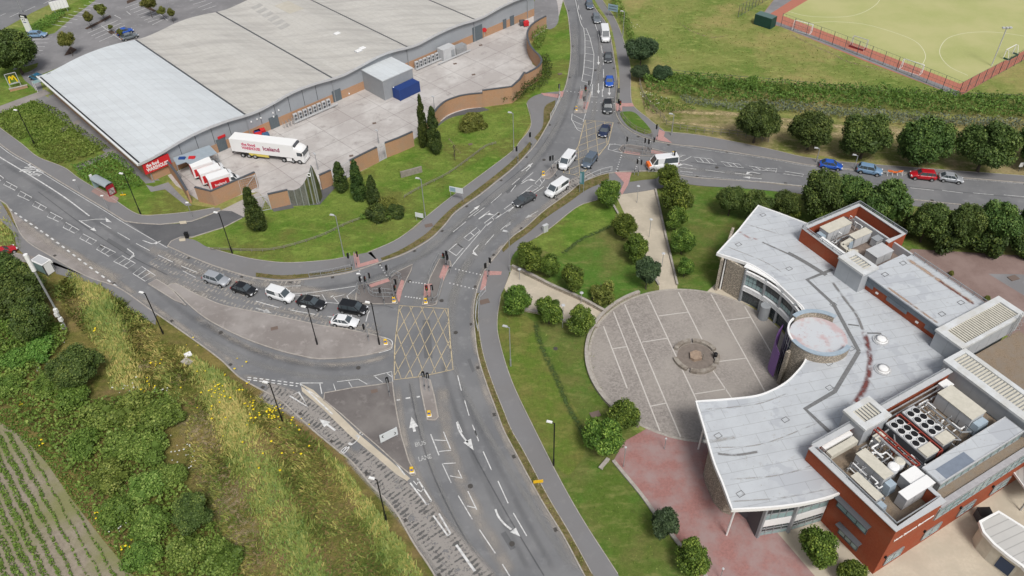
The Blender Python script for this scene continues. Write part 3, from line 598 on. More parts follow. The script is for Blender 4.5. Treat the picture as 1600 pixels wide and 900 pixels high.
# north arm markings
for q in ([(894,178),(897,186),(912,187),(914,181)],): 
    wm.ribbon(GP([(894,178),(893,187),(902,203),(908,206)]), 0.13, ZM)
for a, b in [((896,180),(912,188)),((895,189),(910,196)),((897,199),(910,202)),((915,178),(911,191))]: ln(a, b)
hatch([(912,45),(914,60),(914,85),(912,110),(909,127)], [(916,45),(922,60),(928,85),(927,110),(924,132)], 9)
solid([(922,132),(925,141),(921,157)], 0.13); solid([(912,45),(906,32),(897,-10)], 0.13)
dashes([(900,-20),(905,18),(911,36)], 3, 3, 0.14)
dashes([(930,38),(937,62),(942,90),(943,120),(942,152)], 4, 2)
ln((924,152),(934,152)); ln((949,153),(959,153)); solid([(941,140),(941,152)], 0.13)
solid([(926,132),(925,152)], 0.13)
# east arm markings
for a, b in [((953,225),(974,228)),((953,225),(950,234)),((950,234),(973,240)),((953,227),(962,225)),((956,236),(965,233)),((1050,243),(1071,243)),((1056,249),(1068,243)),((1056,250),(1067,252)),((1067,252),(1080,245)),((1017,247),(1016,253)),((1017,247),(1050,250))]: ln(a, b)
for q in ([(1084,246),(1111,249),(1120,257),(1090,253)], [(1126,253),(1155,257),(1162,263),(1135,260)], [(1170,260),(1200,264),(1212,268),(1178,266)]):
    p = GP(q); wm.ribbon(p, 0.13, ZM, closed=True)
    for t in (.33, .66): wm.ribbon([p[0].lerp(p[1], t), p[3].lerp(p[2], t)], 0.13, ZM)
for q in ([(1190,263),(1214,264),(1212,270)], [(1226,268),(1256,273),(1254,276),(1224,272)]): wm.ribbon(GP(q), 0.13, ZM)
for a, b in [((1062,262),(1088,265)),((1063,268),(1082,270)),((1102,266),(1132,270)),((1148,271),(1175,274)),((1270,275),(1282,277)),((1322,282),(1335,284)),((1422,294),(1459,298)),((1472,298),(1504,302)),((1520,302),(1552,305)),((1568,305),(1600,308)),((1620,307),(1660,311))]: ln(a, b)
solid([(1065,272),(1130,279),(1200,285),(1255,291)], 0.12, wn); solid([(1062,229),(1200,249),(1290,263),(1600,288)], 0.12, wn)
# south arm markings
for a, b in [((715,587),(721,611)),((726,626),(733,650)),((715,659),(722,676)),((738,664),(746,683)),((755,706),(768,735)),((778,752),(794,787)),((802,802),(823,838)),((742,673),(748,690)),((840,0),(840,0))]:
    if a != b: ln(a, b, 0.16)
wm.ribbon(GP([(673,679),(686,712)]), 0.15, ZM); wm.ribbon(GP([(693,675),(704,702)]), 0.13, ZM)
for a, b in [((679,688),(698,689)),((686,706),(705,704)),((693,725),(712,724)),((703,744),(723,748)),((691,725),(705,755)),((716,735),(722,748))]: ln(a, b, 0.13)
for a, b in [((716,775),(738,812)),((731,768),(745,797)),((749,828),(774,865)),((785,882),(805,915)),((730,791),(742,794))]: ln(a, b, 0.16)
for q in ([(641,755),(652,748),(674,783),(667,789)], [(677,806),(686,803),(704,834),(700,838)]): 
    p = GP(q); wm.ribbon(p[:1]+p[3:4], 0.2, ZM); wm.ribbon(p[1:3], 0.2, ZM); wm.ribbon(p[2:4], 0.13, ZM)
wm.ribbon(GP([(646,752),(651,758),(656,750)]), 0.14, ZM); wm.ribbon(GP([(652,765),(658,769),(663,762)]), 0.14, ZM)
wm.ribbon(GP([(713,852),(742,893)]), 0.3, ZM); wm.ribbon(GP([(615,719),(633,743)]), 0.16, ZM)
wm.ribbon(GP([(666,786),(669,789),(673,782)]), 0.14, ZM); ln((620,626),(625,625), 0.3); ln((634,623),(641,622), 0.3); ln((651,621),(656,620), 0.3)
wm.ribbon(GP([(469,600),(520,648)]), 0.2, ZM, 0)
# arrows
def arrow(tail, head, w=0.17, hw=0.72, hl=1.35, turn=0, mb=None):
    a, b = G(*tail), G(*head); d = (b-a); L = d.length; d.normalize(); n = Vector((-d.y, d.x, 0)); m = mb or wm
    if turn == 0:
        m.ribbon([a, b-d*hl], w, ZM); m.sheet([b-d*hl+n*hw/2, b-d*hl-n*hw/2, b], ZM)
    else:
        c = b-d*hl*0.7; e = c+n*turn*0.9+d*0.3; m.ribbon([a, c-d*0.5, c+n*turn*0.3], w, ZM); f = (n*turn+d*0.35).normalized(); g = Vector((-f.y, f.x, 0))
        m.sheet([c+n*turn*0.25+g*hw*0.45, c+n*turn*0.25-g*hw*0.45, c+n*turn*0.25+f*1.2], ZM)
arrow((124,345),(151,362)); wm.ribbon(GP([(126,346),(150,343),(166,343)]), 0.15, ZM); wm.sheet(GP([(165,340),(175,348),(166,347)]), ZM)
arrow((223,376),(247,385), turn=1); arrow((199,389),(216,402), turn=-1)
arrow((734,334),(750,321)); arrow((748,343),(767,330), turn=-1); arrow((748,383),(733,400), turn=1)
arrow((815,268),(833,255), mb=wm); arrow((814,288),(832,277), turn=-1)
arrow((935,88),(935,102)); arrow((935,131),(935,147)); arrow((952,138),(952,150))
arrow((1082,260),(1058,254), turn=1); arrow((1188,272),(1162,267), turn=1); arrow((1190,280),(1160,277))

for pts, hd in (([(714,660),(717,672),(725,685),(731,692)], ((724,692),(736,686),(740,704))), ([(774,796),(779,808),(788,819),(799,828)], ((797,832),(806,825),(813,839)))):
    wm.ribbon(GS(pts, 4), .24, ZM); wm.sheet(GP(hd), ZM)

arrow((841,330),(820,342), mb=wn); arrow((800,345),(790,356), mb=wn)
arrow((524,673),(499,655), 0.28, 1.1, 1.6); arrow((400,482),(425,490), 0.25, 1.0, 1.4, mb=wn); arrow((648,675),(643,652), 0.35, 1.2, 1.8)
p = GP([(453,619),(467,613),(481,636)]); wm.ribbon(p, 0.25, ZM, closed=True)
# stud rows at crossings
def studs(a, b, n, r=0.13):
    A, B = G(*a), G(*b)
    for i in range(n): wm.cyl(A.lerp(B, i/(n-1))+Vector((0, 0, ZM-0.004)), r, 0.008, 8)
studs((712,421),(756,431),9); studs((703,443),(745,453),8); studs((594,415),(604,431),5); studs((562,424),(566,440),4); studs((641,441),(664,444),6); studs((634,464),(656,467),6)
studs((972,240),(963,268),9); studs((1000,243),(992,268),8); studs((886,143),(904,145),4); studs((925,160),(960,162),6); studs((926,173),(960,175),6)
studs((1016,222),(1022,222),2)
# yellow box junctions
def box(corners, step, az):
    c = GP(corners); ym.ribbon(c, 0.16, ZM+0.004, closed=True); P = [(p.x, p.y) for p in c]
    for az_ in az:
        d = Vector((math.cos(az_), math.sin(az_))); n = Vector((-d.y, d.x)); pr = [Vector(p).dot(n) for p in P]; s = min(pr)+step*0.6
        while s < max(pr):
            hits = []
            for i in range(len(P)):
                a, b = Vector(P[i]), Vector(P[(i+1) % len(P)]); da, db = a.dot(n)-s, b.dot(n)-s
                if da*db < 0: hits.append(a.lerp(b, da/(da-db)))
            hits.sort(key=lambda h: h.dot(d))
            for i in range(0, len(hits)-1, 2): ym.ribbon([(hits[i].x, hits[i].y), (hits[i+1].x, hits[i+1].y)], 0.10, ZM+0.004)
            s += step
box([(624,478),(700,483),(704,540),(708,578),(658,589),(616,594),(617,540)], 1.62, (ang((624,505),(655,588)), ang((617,560),(665,480))))
box([(914,188),(958,192),(950,225),(930,250),(907,276),(880,270),(904,228)], 1.9, (ang((897,240),(955,218)), ang((914,190),(918,240))))
# lettering on the carriageway
def gtext(t, c, right, up, size, off=0.02, mb=None, sx=1, m=None):
    """c: centre px, right/up: px points giving the reading direction and the letter-up direction"""
    o = G(*c); x = (G(*right)-o).normalized(); y = (G(*up)-o); L = y.length; y.normalize(); z = Vector((0, 0, 1)); y = z.cross(x) if z.cross(x).dot(y) > 0 else z.cross(x)
    mt = Matrix((x, y, z)).transposed().to_4x4(); mt.translation = o+Vector((0, 0, ZM+0.002))
    return struct(text('road_lettering', t, size, mt, m or M_white, None, sx, L/size*1.15, 0.001, off))
gtext('BUS', (59,270), (53,274.5), (71,277.5), 1.25)
gtext('LANE', (46,263.5), (40,268), (59,271.5), 1.25)
gtext('BUS', (553,690), (563,680), (547,684), 3.0)
gtext('BUS', (657,694), (661,693), (655,686), .85, m=M_worn)
gtext('LANE', (664,716), (668,715), (661,708), .7, m=M_worn)
struct(wm.build('road_markings', M_white)); struct(wn.build('road_markings', M_worn)); struct(ym.build('yellow_box_markings', M_yellow))
# ditches, lines in the lawns
band('ditch', [(836,500),(842,530),(852,555),(872,597),(890,640),(905,665),(914,690)], 1.3, 0.03, overlay_mat('ditch_grass', (0.05,0.085,0.018), 1.0, 2.0, 0.3, 0.6))
band('ditch', [(877,398),(890,388),(910,373),(935,362),(962,350)], 1.2, 0.03, MATS['ditch_grass'])
# manholes and patches
mh = MB()
for x, y, s in [(429,514,.7),(585,612,.6),(549,244,.5),(626,231,.5),(875,116,.6),(670,353,.9),(735,226,.5),(740,117,.5),(711,100,.5),(751,71,.5),(585,193,.5),(502,165,.5),(930,648,.9),(929,467,.5),(757,472,1.0),(1583,435,1.0)]:
    mh.box(G(x, y)+Vector((0, 0, 0.075)), (s*1.5, s, 0.15), 0.3)
struct(mh.build('manhole_covers', mat('manhole', (0.16,0.12,0.10), 0.8)))
# plaza: inlaid lines, edge ring, low wall
pl = MB(); ZP = 0.052
def clipc(a, b):
    A, B = G(*a), G(*b); d = (B-A).normalized(); f = A-PC; bb = f.dot(d); cc = f.dot(f)-(PR-0.35)**2; q = math.sqrt(max(bb*bb-cc, 0)); return A+d*(-bb-q), A+d*(-bb+q)
for a, b in [((943,510),(980,607)),((960,491),(1030,671)),((977,478),(1060,675)),((1013,464),(1095,640)),((1060,457),(1102,541)),((1113,578),(1143,622)),((1112,462),(1195,612)),((1165,482),(1203,548))]:
    A, B = G(*a), G(*b)
    if (a, b) in (((943,510),(980,607)),((1060,457),(1102,541)),((1113,578),(1143,622))): pl.ribbon([A, B], 0.17, ZP)
    else: pl.ribbon(clipc(a, b), 0.17, ZP)
for a, b in [((958,545),(979,542)),((1003,535),(1042,529)),((1029,494),(1075,488)),((1135,501),(1172,496)),((1117,566),(1165,560)),((1085,616),(1135,608)),((1017,635),(1041,630))]: pl.ribbon([G(*a), G(*b)], 0.15, ZP)
struct(pl.build('plaza_lines', mat('pale_setts', (0.58,0.55,0.51), 0.9, (0.48,0.45,0.42), 3)))
struct(MB().ribbon(circ, 0.35, 0.0, 0.0, 0.06, True).build('kerb', M_kerb))

M_straw = overlay_mat('cut_straw', (0.46, 0.37, 0.20), .9, 1.2, .3, .6)
for l, w in (([(1033,170),(1080,176),(1130,178),(1180,180),(1240,190),(1330,200),(1440,210),(1600,222)], 2.2), ([(1040,190),(1100,196),(1160,204)], 1.2), ([(1215,196),(1260,204),(1330,212)], 2.0)): band('cut_straw', l, w, .03, M_straw)
M_dirt = overlay_mat('bare_track', (0.32, 0.25, 0.15), .8, 1.5, .4, .65)
for l, w in (([(1232,52),(1260,66),(1300,84),(1330,98),(1390,112)], 1.0), ([(1060,35),(1080,48),(1110,58),(1140,56)], .7), ([(300,640),(320,690),(345,750),(370,820),(390,900)], 7), ([(215,570),(250,575),(290,600)], 3), ([(120,450),(160,480),(205,520)], 2.5), ([(700,215),(720,240)], .5)): band('bare_track', l, w, .031, M_dirt)

gl = MB()
for l in (NW2, SE, SW, NE):
    p = GS(l, 5)
    for i in range(4, len(p)-4, 9):
        t = (p[i+1]-p[i]).normalized(); gl.box(p[i]+Vector((-t.y, t.x, 0))*(-.45 if l in (NW2,) else -.45)+Vector((0, 0, .05)), (.5, .4, .06), math.atan2(t.y, t.x))
for x, y in [(868,545),(598,470),(712,520),(690,470),(850,250),(780,335),(560,575),(345,520),(160,385),(930,110),(1120,262),(1380,285),(735,760),(800,850),(640,440)]: p = G(x, y); gl.cyl((p.x, p.y, .02), .33, .062, 12)
struct(gl.build('drain_covers', mat('iron', (.07,.065,.06), .6)))
pt_ = MB()
for l in ([(300,452),(322,460),(316,464),(296,456)], [(170,372),(200,390),(196,394),(166,376)], [(660,500),(672,500),(676,560),(663,560)], [(735,560),(742,580),(738,582),(730,562)], [(790,830),(806,856),(798,860),(782,834)], [(905,85),(912,85),(910,120),(903,120)], [(1150,268),(1190,271),(1189,274),(1149,271)], [(1300,281),(1345,286),(1344,289),(1299,284)], [(590,440),(606,434),(608,437),(592,443)], [(790,300),(815,282),(818,284),(793,303)]): pt_.prism(GP(l), .01, .0245)
struct(pt_.build('tarmac_patches', mat('new_tarmac', (.132,.134,.138), .9, (.118,.12,.124), 6)))
for l in ([(60,300),(130,352),(200,398),(262,430)], [(640,600),(652,660),(676,740),(720,830),(770,905)], [(735,700),(790,800),(850,900)], [(700,370),(760,310),(830,250),(872,190)], [(930,30),(936,80),(934,140)], [(1080,254),(1200,268),(1400,290),(1600,310)], [(560,480),(600,478),(615,482)]): band('tar_seam', l, .16, .0245, M_darkroad)
# ================= retail warehouse =================
WC = Vector((-29.27, 161.6, 0)); WV = Vector((0.73226, 0.68103, 0)); WN = Vector((-0.68103, 0.73226, 0)); WA = math.atan2(WV.y, WV.x)
def WP(s, t, z=0): return WC+WV*s+WN*t+Vector((0, 0, z))
def W_at(x, y, t=0.0):
    u = (x-800)/F; v = -(y-450)/F; d = FW+CR*u+CU*v; o = Vector((0, 0, H)); k = ((WC+WN*t-o).dot(WN))/d.dot(WN); p = o+d*k
    return (p-WC).dot(WV), p.z
_prof = np.array([(-53,4.5),(-50.5,4.6),(-48,4.95),(-45,5.5),(-42,5.85),(-38.5,6.0),(-34.5,5.85),(-30.5,5.35),(-28,5.2),(-24.2,5.55),(-20.5,6.1),(-17.3,6.2),(-13.5,5.95),(-10,5.5),(-7,5.3),(-3,5.7),(1.4,6.2),(4.5,6.25),(7.5,5.9),(10.1,5.45),(13,5.25),(18.5,5.8),(22,5.95),(26,5.85),(30.2,5.4),(33,5.35),(38.6,6.0),(43,6.2),(48,6.0),(51.5,5.5)])
_ps = np.linspace(-53, 51.5, 300); _pz = np.interp(_ps, _prof[:, 0], _prof[:, 1]); _k = np.hanning(11); _k /= _k.sum(); _pz = np.convolve(np.pad(_pz, 5, 'edge'), _k, 'valid')
def zr(s): return float(np.interp(s, _ps, _pz))+0.25
ware = thing('retail_warehouse', 'long grey clad retail warehouse with wavy pale roof beside the concrete delivery yard', 'warehouse', WP(0, 20), WA)
def roofpart(s0, s1, t0, t1, z0, z1, name, m, step=0.7, parent=ware):
    ss = np.arange(s0, s1+1e-6, (s1-s0)/max(int((s1-s0)/step), 1)); vs = []; fs = []; n = len(ss)
    for s in ss:
        z = zr(s)
        for t in (t0, t1):
            for dz in (z1, z0): vs.append(WP(s, t, z+dz))
    for i in range(n-1):
        a = 4*i; b = a+4; fs += [(a, b, b+2, a+2), (a+1, a+3, b+3, b+1), (a, a+1, b+1, b), (a+2, b+2, b+3, a+3)]
    fs += [(0, 2, 3, 1), (4*n-4, 4*n-3, 4*n-1, 4*n-2)]
    return link(name, vs, fs, m, None)
def att(o, parent):
    """parent a world-space mesh to an empty keeping its place"""
    o.parent = parent; o.matrix_parent_inverse = (Matrix.Translation(parent.location) @ parent.rotation_euler.to_matrix().to_4x4()).inverted() if parent.type == 'EMPTY' and not parent.parent else Matrix(); return o
def roof_mat(name, c, c2, c3, rot, seam=0):
    m, n, b, o = node_mat(name); co = coords(n, rot)
    col = mixc(n, noise(n, co, 1.5, 5, 0.7), c, c2); st = coords(n, rot, (0.16, 1.2, 1)); col = mixc(n, noise(n, st, 0.35, 6, 0.7, 0.46, 0.64), col, c3)
    br = n.nodes.new('ShaderNodeTexBrick'); br.offset = 0.5; br.inputs['Scale'].default_value = 1; br.inputs['Brick Width'].default_value = 12; br.inputs['Row Height'].default_value = 1.4; br.inputs['Mortar Size'].default_value = 0.03
    br.inputs['Color1'].default_value = (1, 1, 1, 1); br.inputs['Color2'].default_value = (0.955, 0.95, 0.945, 1); br.inputs['Mortar'].default_value = (0.80, 0.80, 0.79, 1); n.links.new(coords(n, rot+math.pi/2), br.inputs['Vector'])
    col = mixc(n, 1.0, col, br.outputs[0], 'MULTIPLY'); n.links.new(col, b.inputs['Base Color']); b.inputs['Roughness'].default_value = 0.6; b.inputs['Specular IOR Level'].default_value = 0.3; return m
MR1 = roof_mat('pale_roof', (0.60, 0.635, 0.655), (0.555, 0.59, 0.61), (0.53, 0.56, 0.58), -WA)
MR2 = roof_mat('beige_roof', (0.53, 0.515, 0.48), (0.48, 0.465, 0.43), (0.41, 0.395, 0.37), -WA)
seams = [-30.5, -10.0, 10.1, 30.2]
ed = [-53]+seams+[51.2]
for i in range(5):
    o = roofpart(ed[i]+(0.25 if i else 0), ed[i+1]-0.25 if i < 4 else ed[i+1], -0.55, 48.6, -0.3, 0.0, 'roof', MR1 if i == 0 else MR2); att(o, ware)
    o['label'] = ['pale blue grey metal roof bay', 'beige roof bay next to the pale one', 'beige roof bay with grey roof patches', 'beige roof bay with white roof hatches', 'far end beige roof bay'][i]
for s in seams: att(roofpart(s-0.25, s+0.25, -0.5, 48.6, -0.32, -0.12, 'gutter', M_dgrey), ware)
att(roofpart(-53, 51.2, -0.7, -0.55, -0.42, 0.06, 'fascia', M_lgrey), ware)
mb = MB()
mb.bar(WP(-53.1, -0.9, zr(-53)), WP(-53.1, 48.6, zr(-53)), 0.2, 0.4); att(mb.build('verge_trim', M_whitep), ware)
mb = MB(); mb.bar(WP(-52.6, -0.4, zr(-52.6)+0.02), WP(-52.6, 48, zr(-52.6)+0.02), 0.3, 0.06); att(mb.build('gutter', M_blackp), ware)
# walls
def wallpart(s0, s1, t, z0, ztop, name, m, th=0.25):
    ss = np.arange(s0, s1+1e-6, (s1-s0)/max(int((s1-s0)/1.0), 1)); vs = []; fs = []
    for s in ss:
        zt = ztop if ztop else zr(s)-0.3
        vs += [WP(s, t, z0), WP(s, t, zt), WP(s, t+th, z0), WP(s, t+th, zt)]
    for i in range(len(ss)-1):
        a = 4*i; b = a+4; fs += [(a, b, b+1, a+1), (a+2, a+3, b+3, b+2), (a+1, b+1, b+3, a+3)]
    fs += [(0, 1, 3, 2), (4*len(ss)-4, 4*len(ss)-2, 4*len(ss)-1, 4*len(ss)-3)]
    return att(link(name, vs, fs, m), ware)
M_clad = clad_mat('grey_cladding', (0.315, 0.335, 0.36), 0.04, 1.0, -WA, 0.9)
wallpart(-51.5, 50.5, 0.05, 1.9, None, 'wall', M_clad)['label'] = 'grey sheet metal upper wall'
wallpart(-51.5, 50.5, 0.0, 0.0, 1.9, 'wall', M_brick)['label'] = 'orange brick plinth wall'
mb = MB(); mb.prism([WP(-51.5, .3), WP(-51.2, .3), WP(-51.2, 48), WP(-51.5, 48)], 0, 2.6); att(mb.build('wall', M_brick), ware)
mb = MB(); mb.prism([WP(-51.45, .3), WP(-51.2, .3), WP(-51.2, 48), WP(-51.45, 48)], 2.6, 4.45); att(mb.build('wall', M_grey), ware)
mb = MB(); mb.prism([WP(-51.2, 47.8), WP(50.5, 47.8), WP(50.5, 48.2), WP(-51.2, 48.2)], 0, 4.9); mb.prism([WP(50.2, .4), WP(50.5, .4), WP(50.5, 48), WP(50.2, 48)], 0, 5.0); att(mb.build('wall', M_grey), ware)
for s in [-48, -44.6, -41.2, -37.8, -34.2, -27.4, -24, -20.6, -17.2, -14]:
    m_ = MB(); m_.box(WP(s, 0.03, (1.95+zr(s)-0.3)/2), (0.09, 0.06, zr(s)-0.35-1.95), WA); att(m_.build('panel_joint', M_dgrey), ware)
for s in seams+[-51.3, 48]:
    m_ = MB(); m_.bar(WP(s, -0.12, 0), WP(s, -0.12, zr(s)-0.3), 0.16, 0.16, 8); att(m_.build('downpipe', M_grey), ware)
def wrect(x0, y0, x1, y1, name, m, pro=0.06, zr_=None, w=None, h=None):
    s0, za = W_at(x0, y0); s1, zb = W_at(x1, y1)
    z0, z1 = zr_ if zr_ else (min(za, zb), max(za, zb))
    m_ = MB(); m_.box(WP((s0+s1)/2, -pro/2-0.01, (z0+z1)/2), (abs(s1-s0), pro, z1-z0), WA); return att(m_.build(name, m), ware)
M_shut = mat('roller_shutter', (0.12, 0.145, 0.16), 0.5, (0.10, 0.12, 0.135), 3)
for a, b, zt in [((423, 200), (437, 195), 2.6), ((521, 158), (534, 153), 2.6), ((739, 64), (754, 60), 3.6), ((786, 45), (791, 44), 2.4), ((797, 41), (803, 38), 2.5), ((342, 236), (356, 231), 2.7)]:
    d = wrect(*a, *b, 'loading_door', M_shut, 0.1, (0.05, zt)); 
for x, y in [(392, 190), (401, 186), (407, 184), (426, 176), (427, 182), (435, 172), (545, 146)]:
    s, z = W_at(x, y); m_ = MB(); m_.box(WP(s, -0.1, z), (0.26, 0.2, 0.26), WA); att(m_.build('wall_vent', M_whitep), ware)
# sign
s0, za = W_at(225, 260); s1, zb = W_at(259, 242)
sg = MB(); sc_, zc_ = (s0+s1)/2, 3.1; sg.box(WP(sc_, -0.3, zc_), (abs(s1-s0)+0.7, 0.3, 2.2), WA); sgo = att(sg.build('wall_sign', M_redp), ware)
sgo['label'] = 'red fascia sign with white lettering'
# lettering is a sub-part of the sign: both are in world space below the same root
for t, dz, ds in (('the food', 0.42, -0.75), ('WAREHOUSE', -0.45, 0.0)):
    mt = frame(WP(sc_+ds, -0.47, zc_+dz), WV); o = text('lettering', t, 1.0, mt, M_whitep, None, 0.7, 1, 0.02, 0.03); o.parent = sgo
wrect(341, 219, 352, 213, 'door_sign', M_redp, 0.2, (2.75, 3.2))
# roof hatches, vents
for x, y in [(527, 54), (560.5, 81), (566.5, 77)]:
    p = G(x, y, 6.2); h = thing('roof_hatch', {527: 'single white hatch high on the beige roof', 560.5: 'left one of the two adjoining white roof hatches', 566.5: 'right one of the two adjoining white roof hatches'}[x], 'hatch', (p.x, p.y, 6.15), WA, 'white hatches on the beige roof')
    MB().box((0, 0, 0.12), (1.5, 1.2, 0.5)).build('curb', M_lgrey, h); MB().box((0, 0, 0.42), (1.3, 1.0, 0.12), 0, 0.85).build('lid', M_whitep, h)
for i, (x, y) in enumerate(((400,12),(408,18),(417,24),(426,30),(434,36),(442,42))):
    p = G(x, y, 5.9)-WC; a_, b_ = p.dot(WV), p.dot(WN); att(roofpart(a_-1.0, a_+1.6, b_-.9, b_+.9, 0.0, 0.015, 'roof_patch', mat('patch_grey', (.36,.35,.33), .8, (.42,.41,.39), .8), .5), ware)
p = G(448, 14, 6)-WC; att(roofpart(p.dot(WV)-1.5, p.dot(WV)+2.5, p.dot(WN)-4, p.dot(WN)+3, 0.0, 0.012, 'roof_patch', mat('patch_tan', (.45,.42,.35), .8, (.50,.47,.41), .8), .5), ware)
# delivery annex (big grey box) and shipping container
def quadpx(l, z): return [G(x, y, z) for x, y in l]
ann = thing('delivery_annex', 'grey metal box annex with pale roof against the wavy roofed warehouse', 'annex', G(600, 152), WA)
q = quadpx([(565.5,108),(597.3,126),(640.6,104)], 4.7); u = (q[2]-q[1]); wv_ = (q[0]-q[1]); u = WV*u.dot(WV); wv_ = WN*(wv_.dot(WN)+0.6)
fp = [q[1], q[1]+u, q[1]+u+wv_, q[1]+wv_]
att(MB().prism(fp, 0, 4.5).build('wall', M_grey), ann); att(MB().prism([fp[0]-WV*.1-WN*.1, fp[1]+WV*.1-WN*.1, fp[2]+WV*.1, fp[3]-WV*.1], 4.5, 4.72).build('roof', MR1), ann)
m_ = MB(); m_.bar(fp[0]*1-WV*0.1+Vector((0,0,0)), Vector((fp[0].x, fp[0].y, 4.4))-WV*0.1, 0.14, 0.14, 8); att(m_.build('downpipe', M_lgrey), ann)
con = thing('shipping_container', 'dark blue shipping container in front of the grey annex', 'container', G(640, 150), ang((626,158.5),(654,145)))
M_contb = clad_mat('container_blue', (0.012, 0.045, 0.20), 0.5, 0.3, 0, 0.75)
MB().box((0, 0.9, 1.32), (6.06, 2.44, 2.5)).build('body', M_contb, con); con.scale = (.92, .92, .95)
m_ = MB()
for x in (-3.03, 3.03):
    for y in (-0.32, 2.12): m_.box((x*0.99, y, 1.3), (0.14, 0.14, 2.62))
m_.build('corner_post', M_bluep, con); m_ = MB()
for y in (0.3, 0.75, 1.1, 1.55): m_.bar((3.09, y, 0.15), (3.09, y, 2.5), 0.05)
m_.build('door_bars', M_lgrey, con)
MB().box((-2.85, 2.0, 2.6), (0.3, 0.3, 0.06)).build('corner_casting', M_whitep, con)
# condenser rows
def condenser(p, rz, lab, grp, root=None):
    if root: return dup(root, p, rz, lab, grp)
    r = thing('condenser_unit', lab, 'condenser', p, rz, grp)
    MB().box((0, 0, 0.95), (0.85, 0.45, 1.6)).build('casing', M_lgrey, r); m1 = MB()
    for z in (0.58, 1.34): m1.cyl((0, -0.27, z), 0.27, 0.05, 14, axis='y')
    f = m1.build('fan_grille', M_dgrey, r); MB().box((0, 0, 0.08), (1.25, 0.6, 0.14)).build('base', M_grey, r); return r
ords = ['first', 'second', 'third', 'fourth', 'fifth', 'sixth', 'seventh', 'eighth', 'ninth', 'tenth']
c0 = None
for (a, b, n, t) in ([(459, 184), (510, 160), 8, 'row beside the empty trolleys'], [(648, 104), (679, 91), 6, 'row beside the grey annex']):
    sa, sb = W_at(*a)[0], W_at(*b)[0]; A, B = WP(sa, -0.8), WP(sb, -0.8)
    for i in range(n):
        p = A.lerp(B, i/(n-1)); k = condenser(p, WA, 'grey twin fan condenser, %s from the left in the %s' % (ords[i], t), 'condensers along the warehouse wall', c0); c0 = c0 or k
    g = thing('crash_barrier', 'low pale guard rail before the condensers, %s' % t, 'barrier', A-WN*1.1)
    m1 = MB(); m1.bar(A-WN*1.1+Vector((0, 0, 0.55))-WV*1, B-WN*1.1+Vector((0, 0, 0.55))+WV*1.5, 0.1, 0.32); att(m1.build('rail', M_lgrey), g); 
    for i in range(n): pst(g, A.lerp(B, i/(n-1))-WN*1.0, .7, .12, M_grey)
pu = thing('plant_cabin', 'grey plant cabin by the warehouse wall between condensers and the shutter door', 'cabin', G(701, 92), WA)
MB().box((0, 0.6, 1.4), (3.6, 2.2, 2.8)).build('body', M_lgrey, pu); MB().box((3.9, 0.6, 0.9), (3.2, 1.6, 1.8)).build('cooler', M_steel, pu); MB().box((1.0, -0.55, 1.1), (0.9, 0.08, 2.0)).build('door', M_grey, pu); MB().bar((-4, -1, .5), (6, -1, .5), .12, .3).build('rail', M_lgrey, pu)
# lean-to by the delivery vans
lt = thing('delivery_canopy', 'low blue grey lean-to roof on posts behind the delivery vans', 'canopy', G(300, 262), WA)
qq = quadpx([(270,247),(327,227),(339,239),(297,257),(290,253),(276,258)], 2.9); att(MB().prism(qq, 2.8, 2.95).build('roof', mat('canopy_roof', (0.33,0.385,0.43), 0.5, (0.29,0.34,0.38), 1)), lt); 
for p in (qq[2], qq[3], qq[3].lerp(qq[2], .33), qq[3].lerp(qq[2], .66), qq[5]): pst(lt, (p.x, p.y, 0), 2.8, .12, M_grey)
m1 = MB(); A, B = qq[3], qq[2]
for i in range(26): p = A.lerp(B, i/25); m1.bar((p.x, p.y, 0.1), (p.x, p.y, 2.3), 0.04)
for z in (0.2, 1.2, 2.3): m1.bar((A.x, A.y, z), (B.x, B.y, z), 0.06)
att(m1.build('mesh_screen', M_steel), lt)
for x, y, m__, nm in ((284.5, 247.5, M_bluep, 'blue'), (300, 246.5, M_redp, 'pink red')):
    p = G(x, y, 3.0); o = MB().box((0, 0, 0.12), (1.2, 0.7, 0.24)).build('crate', m__); o.location = (p.x, p.y, 2.96); tag(o, 'small %s crate lying on the blue grey lean-to roof' % nm, 'crate')
# roll cages under the canopy
cg0 = None
for i in range(6):
    p = A.lerp(B, 0.08+i*0.17)+WN*1.0
    lab = 'grey wire roll cage under the lean-to, %s from the left' % ords[i]
    if cg0: dup(cg0, (p.x, p.y, 0), WA, lab); continue
    cg0 = thing('roll_cage', lab, 'roll cage', (p.x, p.y, 0), WA, 'roll cages under the delivery canopy'); m1 = MB()
    for x in (-.35, .35):
        for y in (-.3, .3): m1.bar((x, y, .1), (x, y, 1.7), .05)
        for z in (.3, .7, 1.1, 1.5): m1.bar((x, -.3, z), (x, .3, z), .03)
    m1.build('cage', M_steel, cg0); MB().box((0, 0, .15), (.7, .6, .06)).build('base', M_grey, cg0)
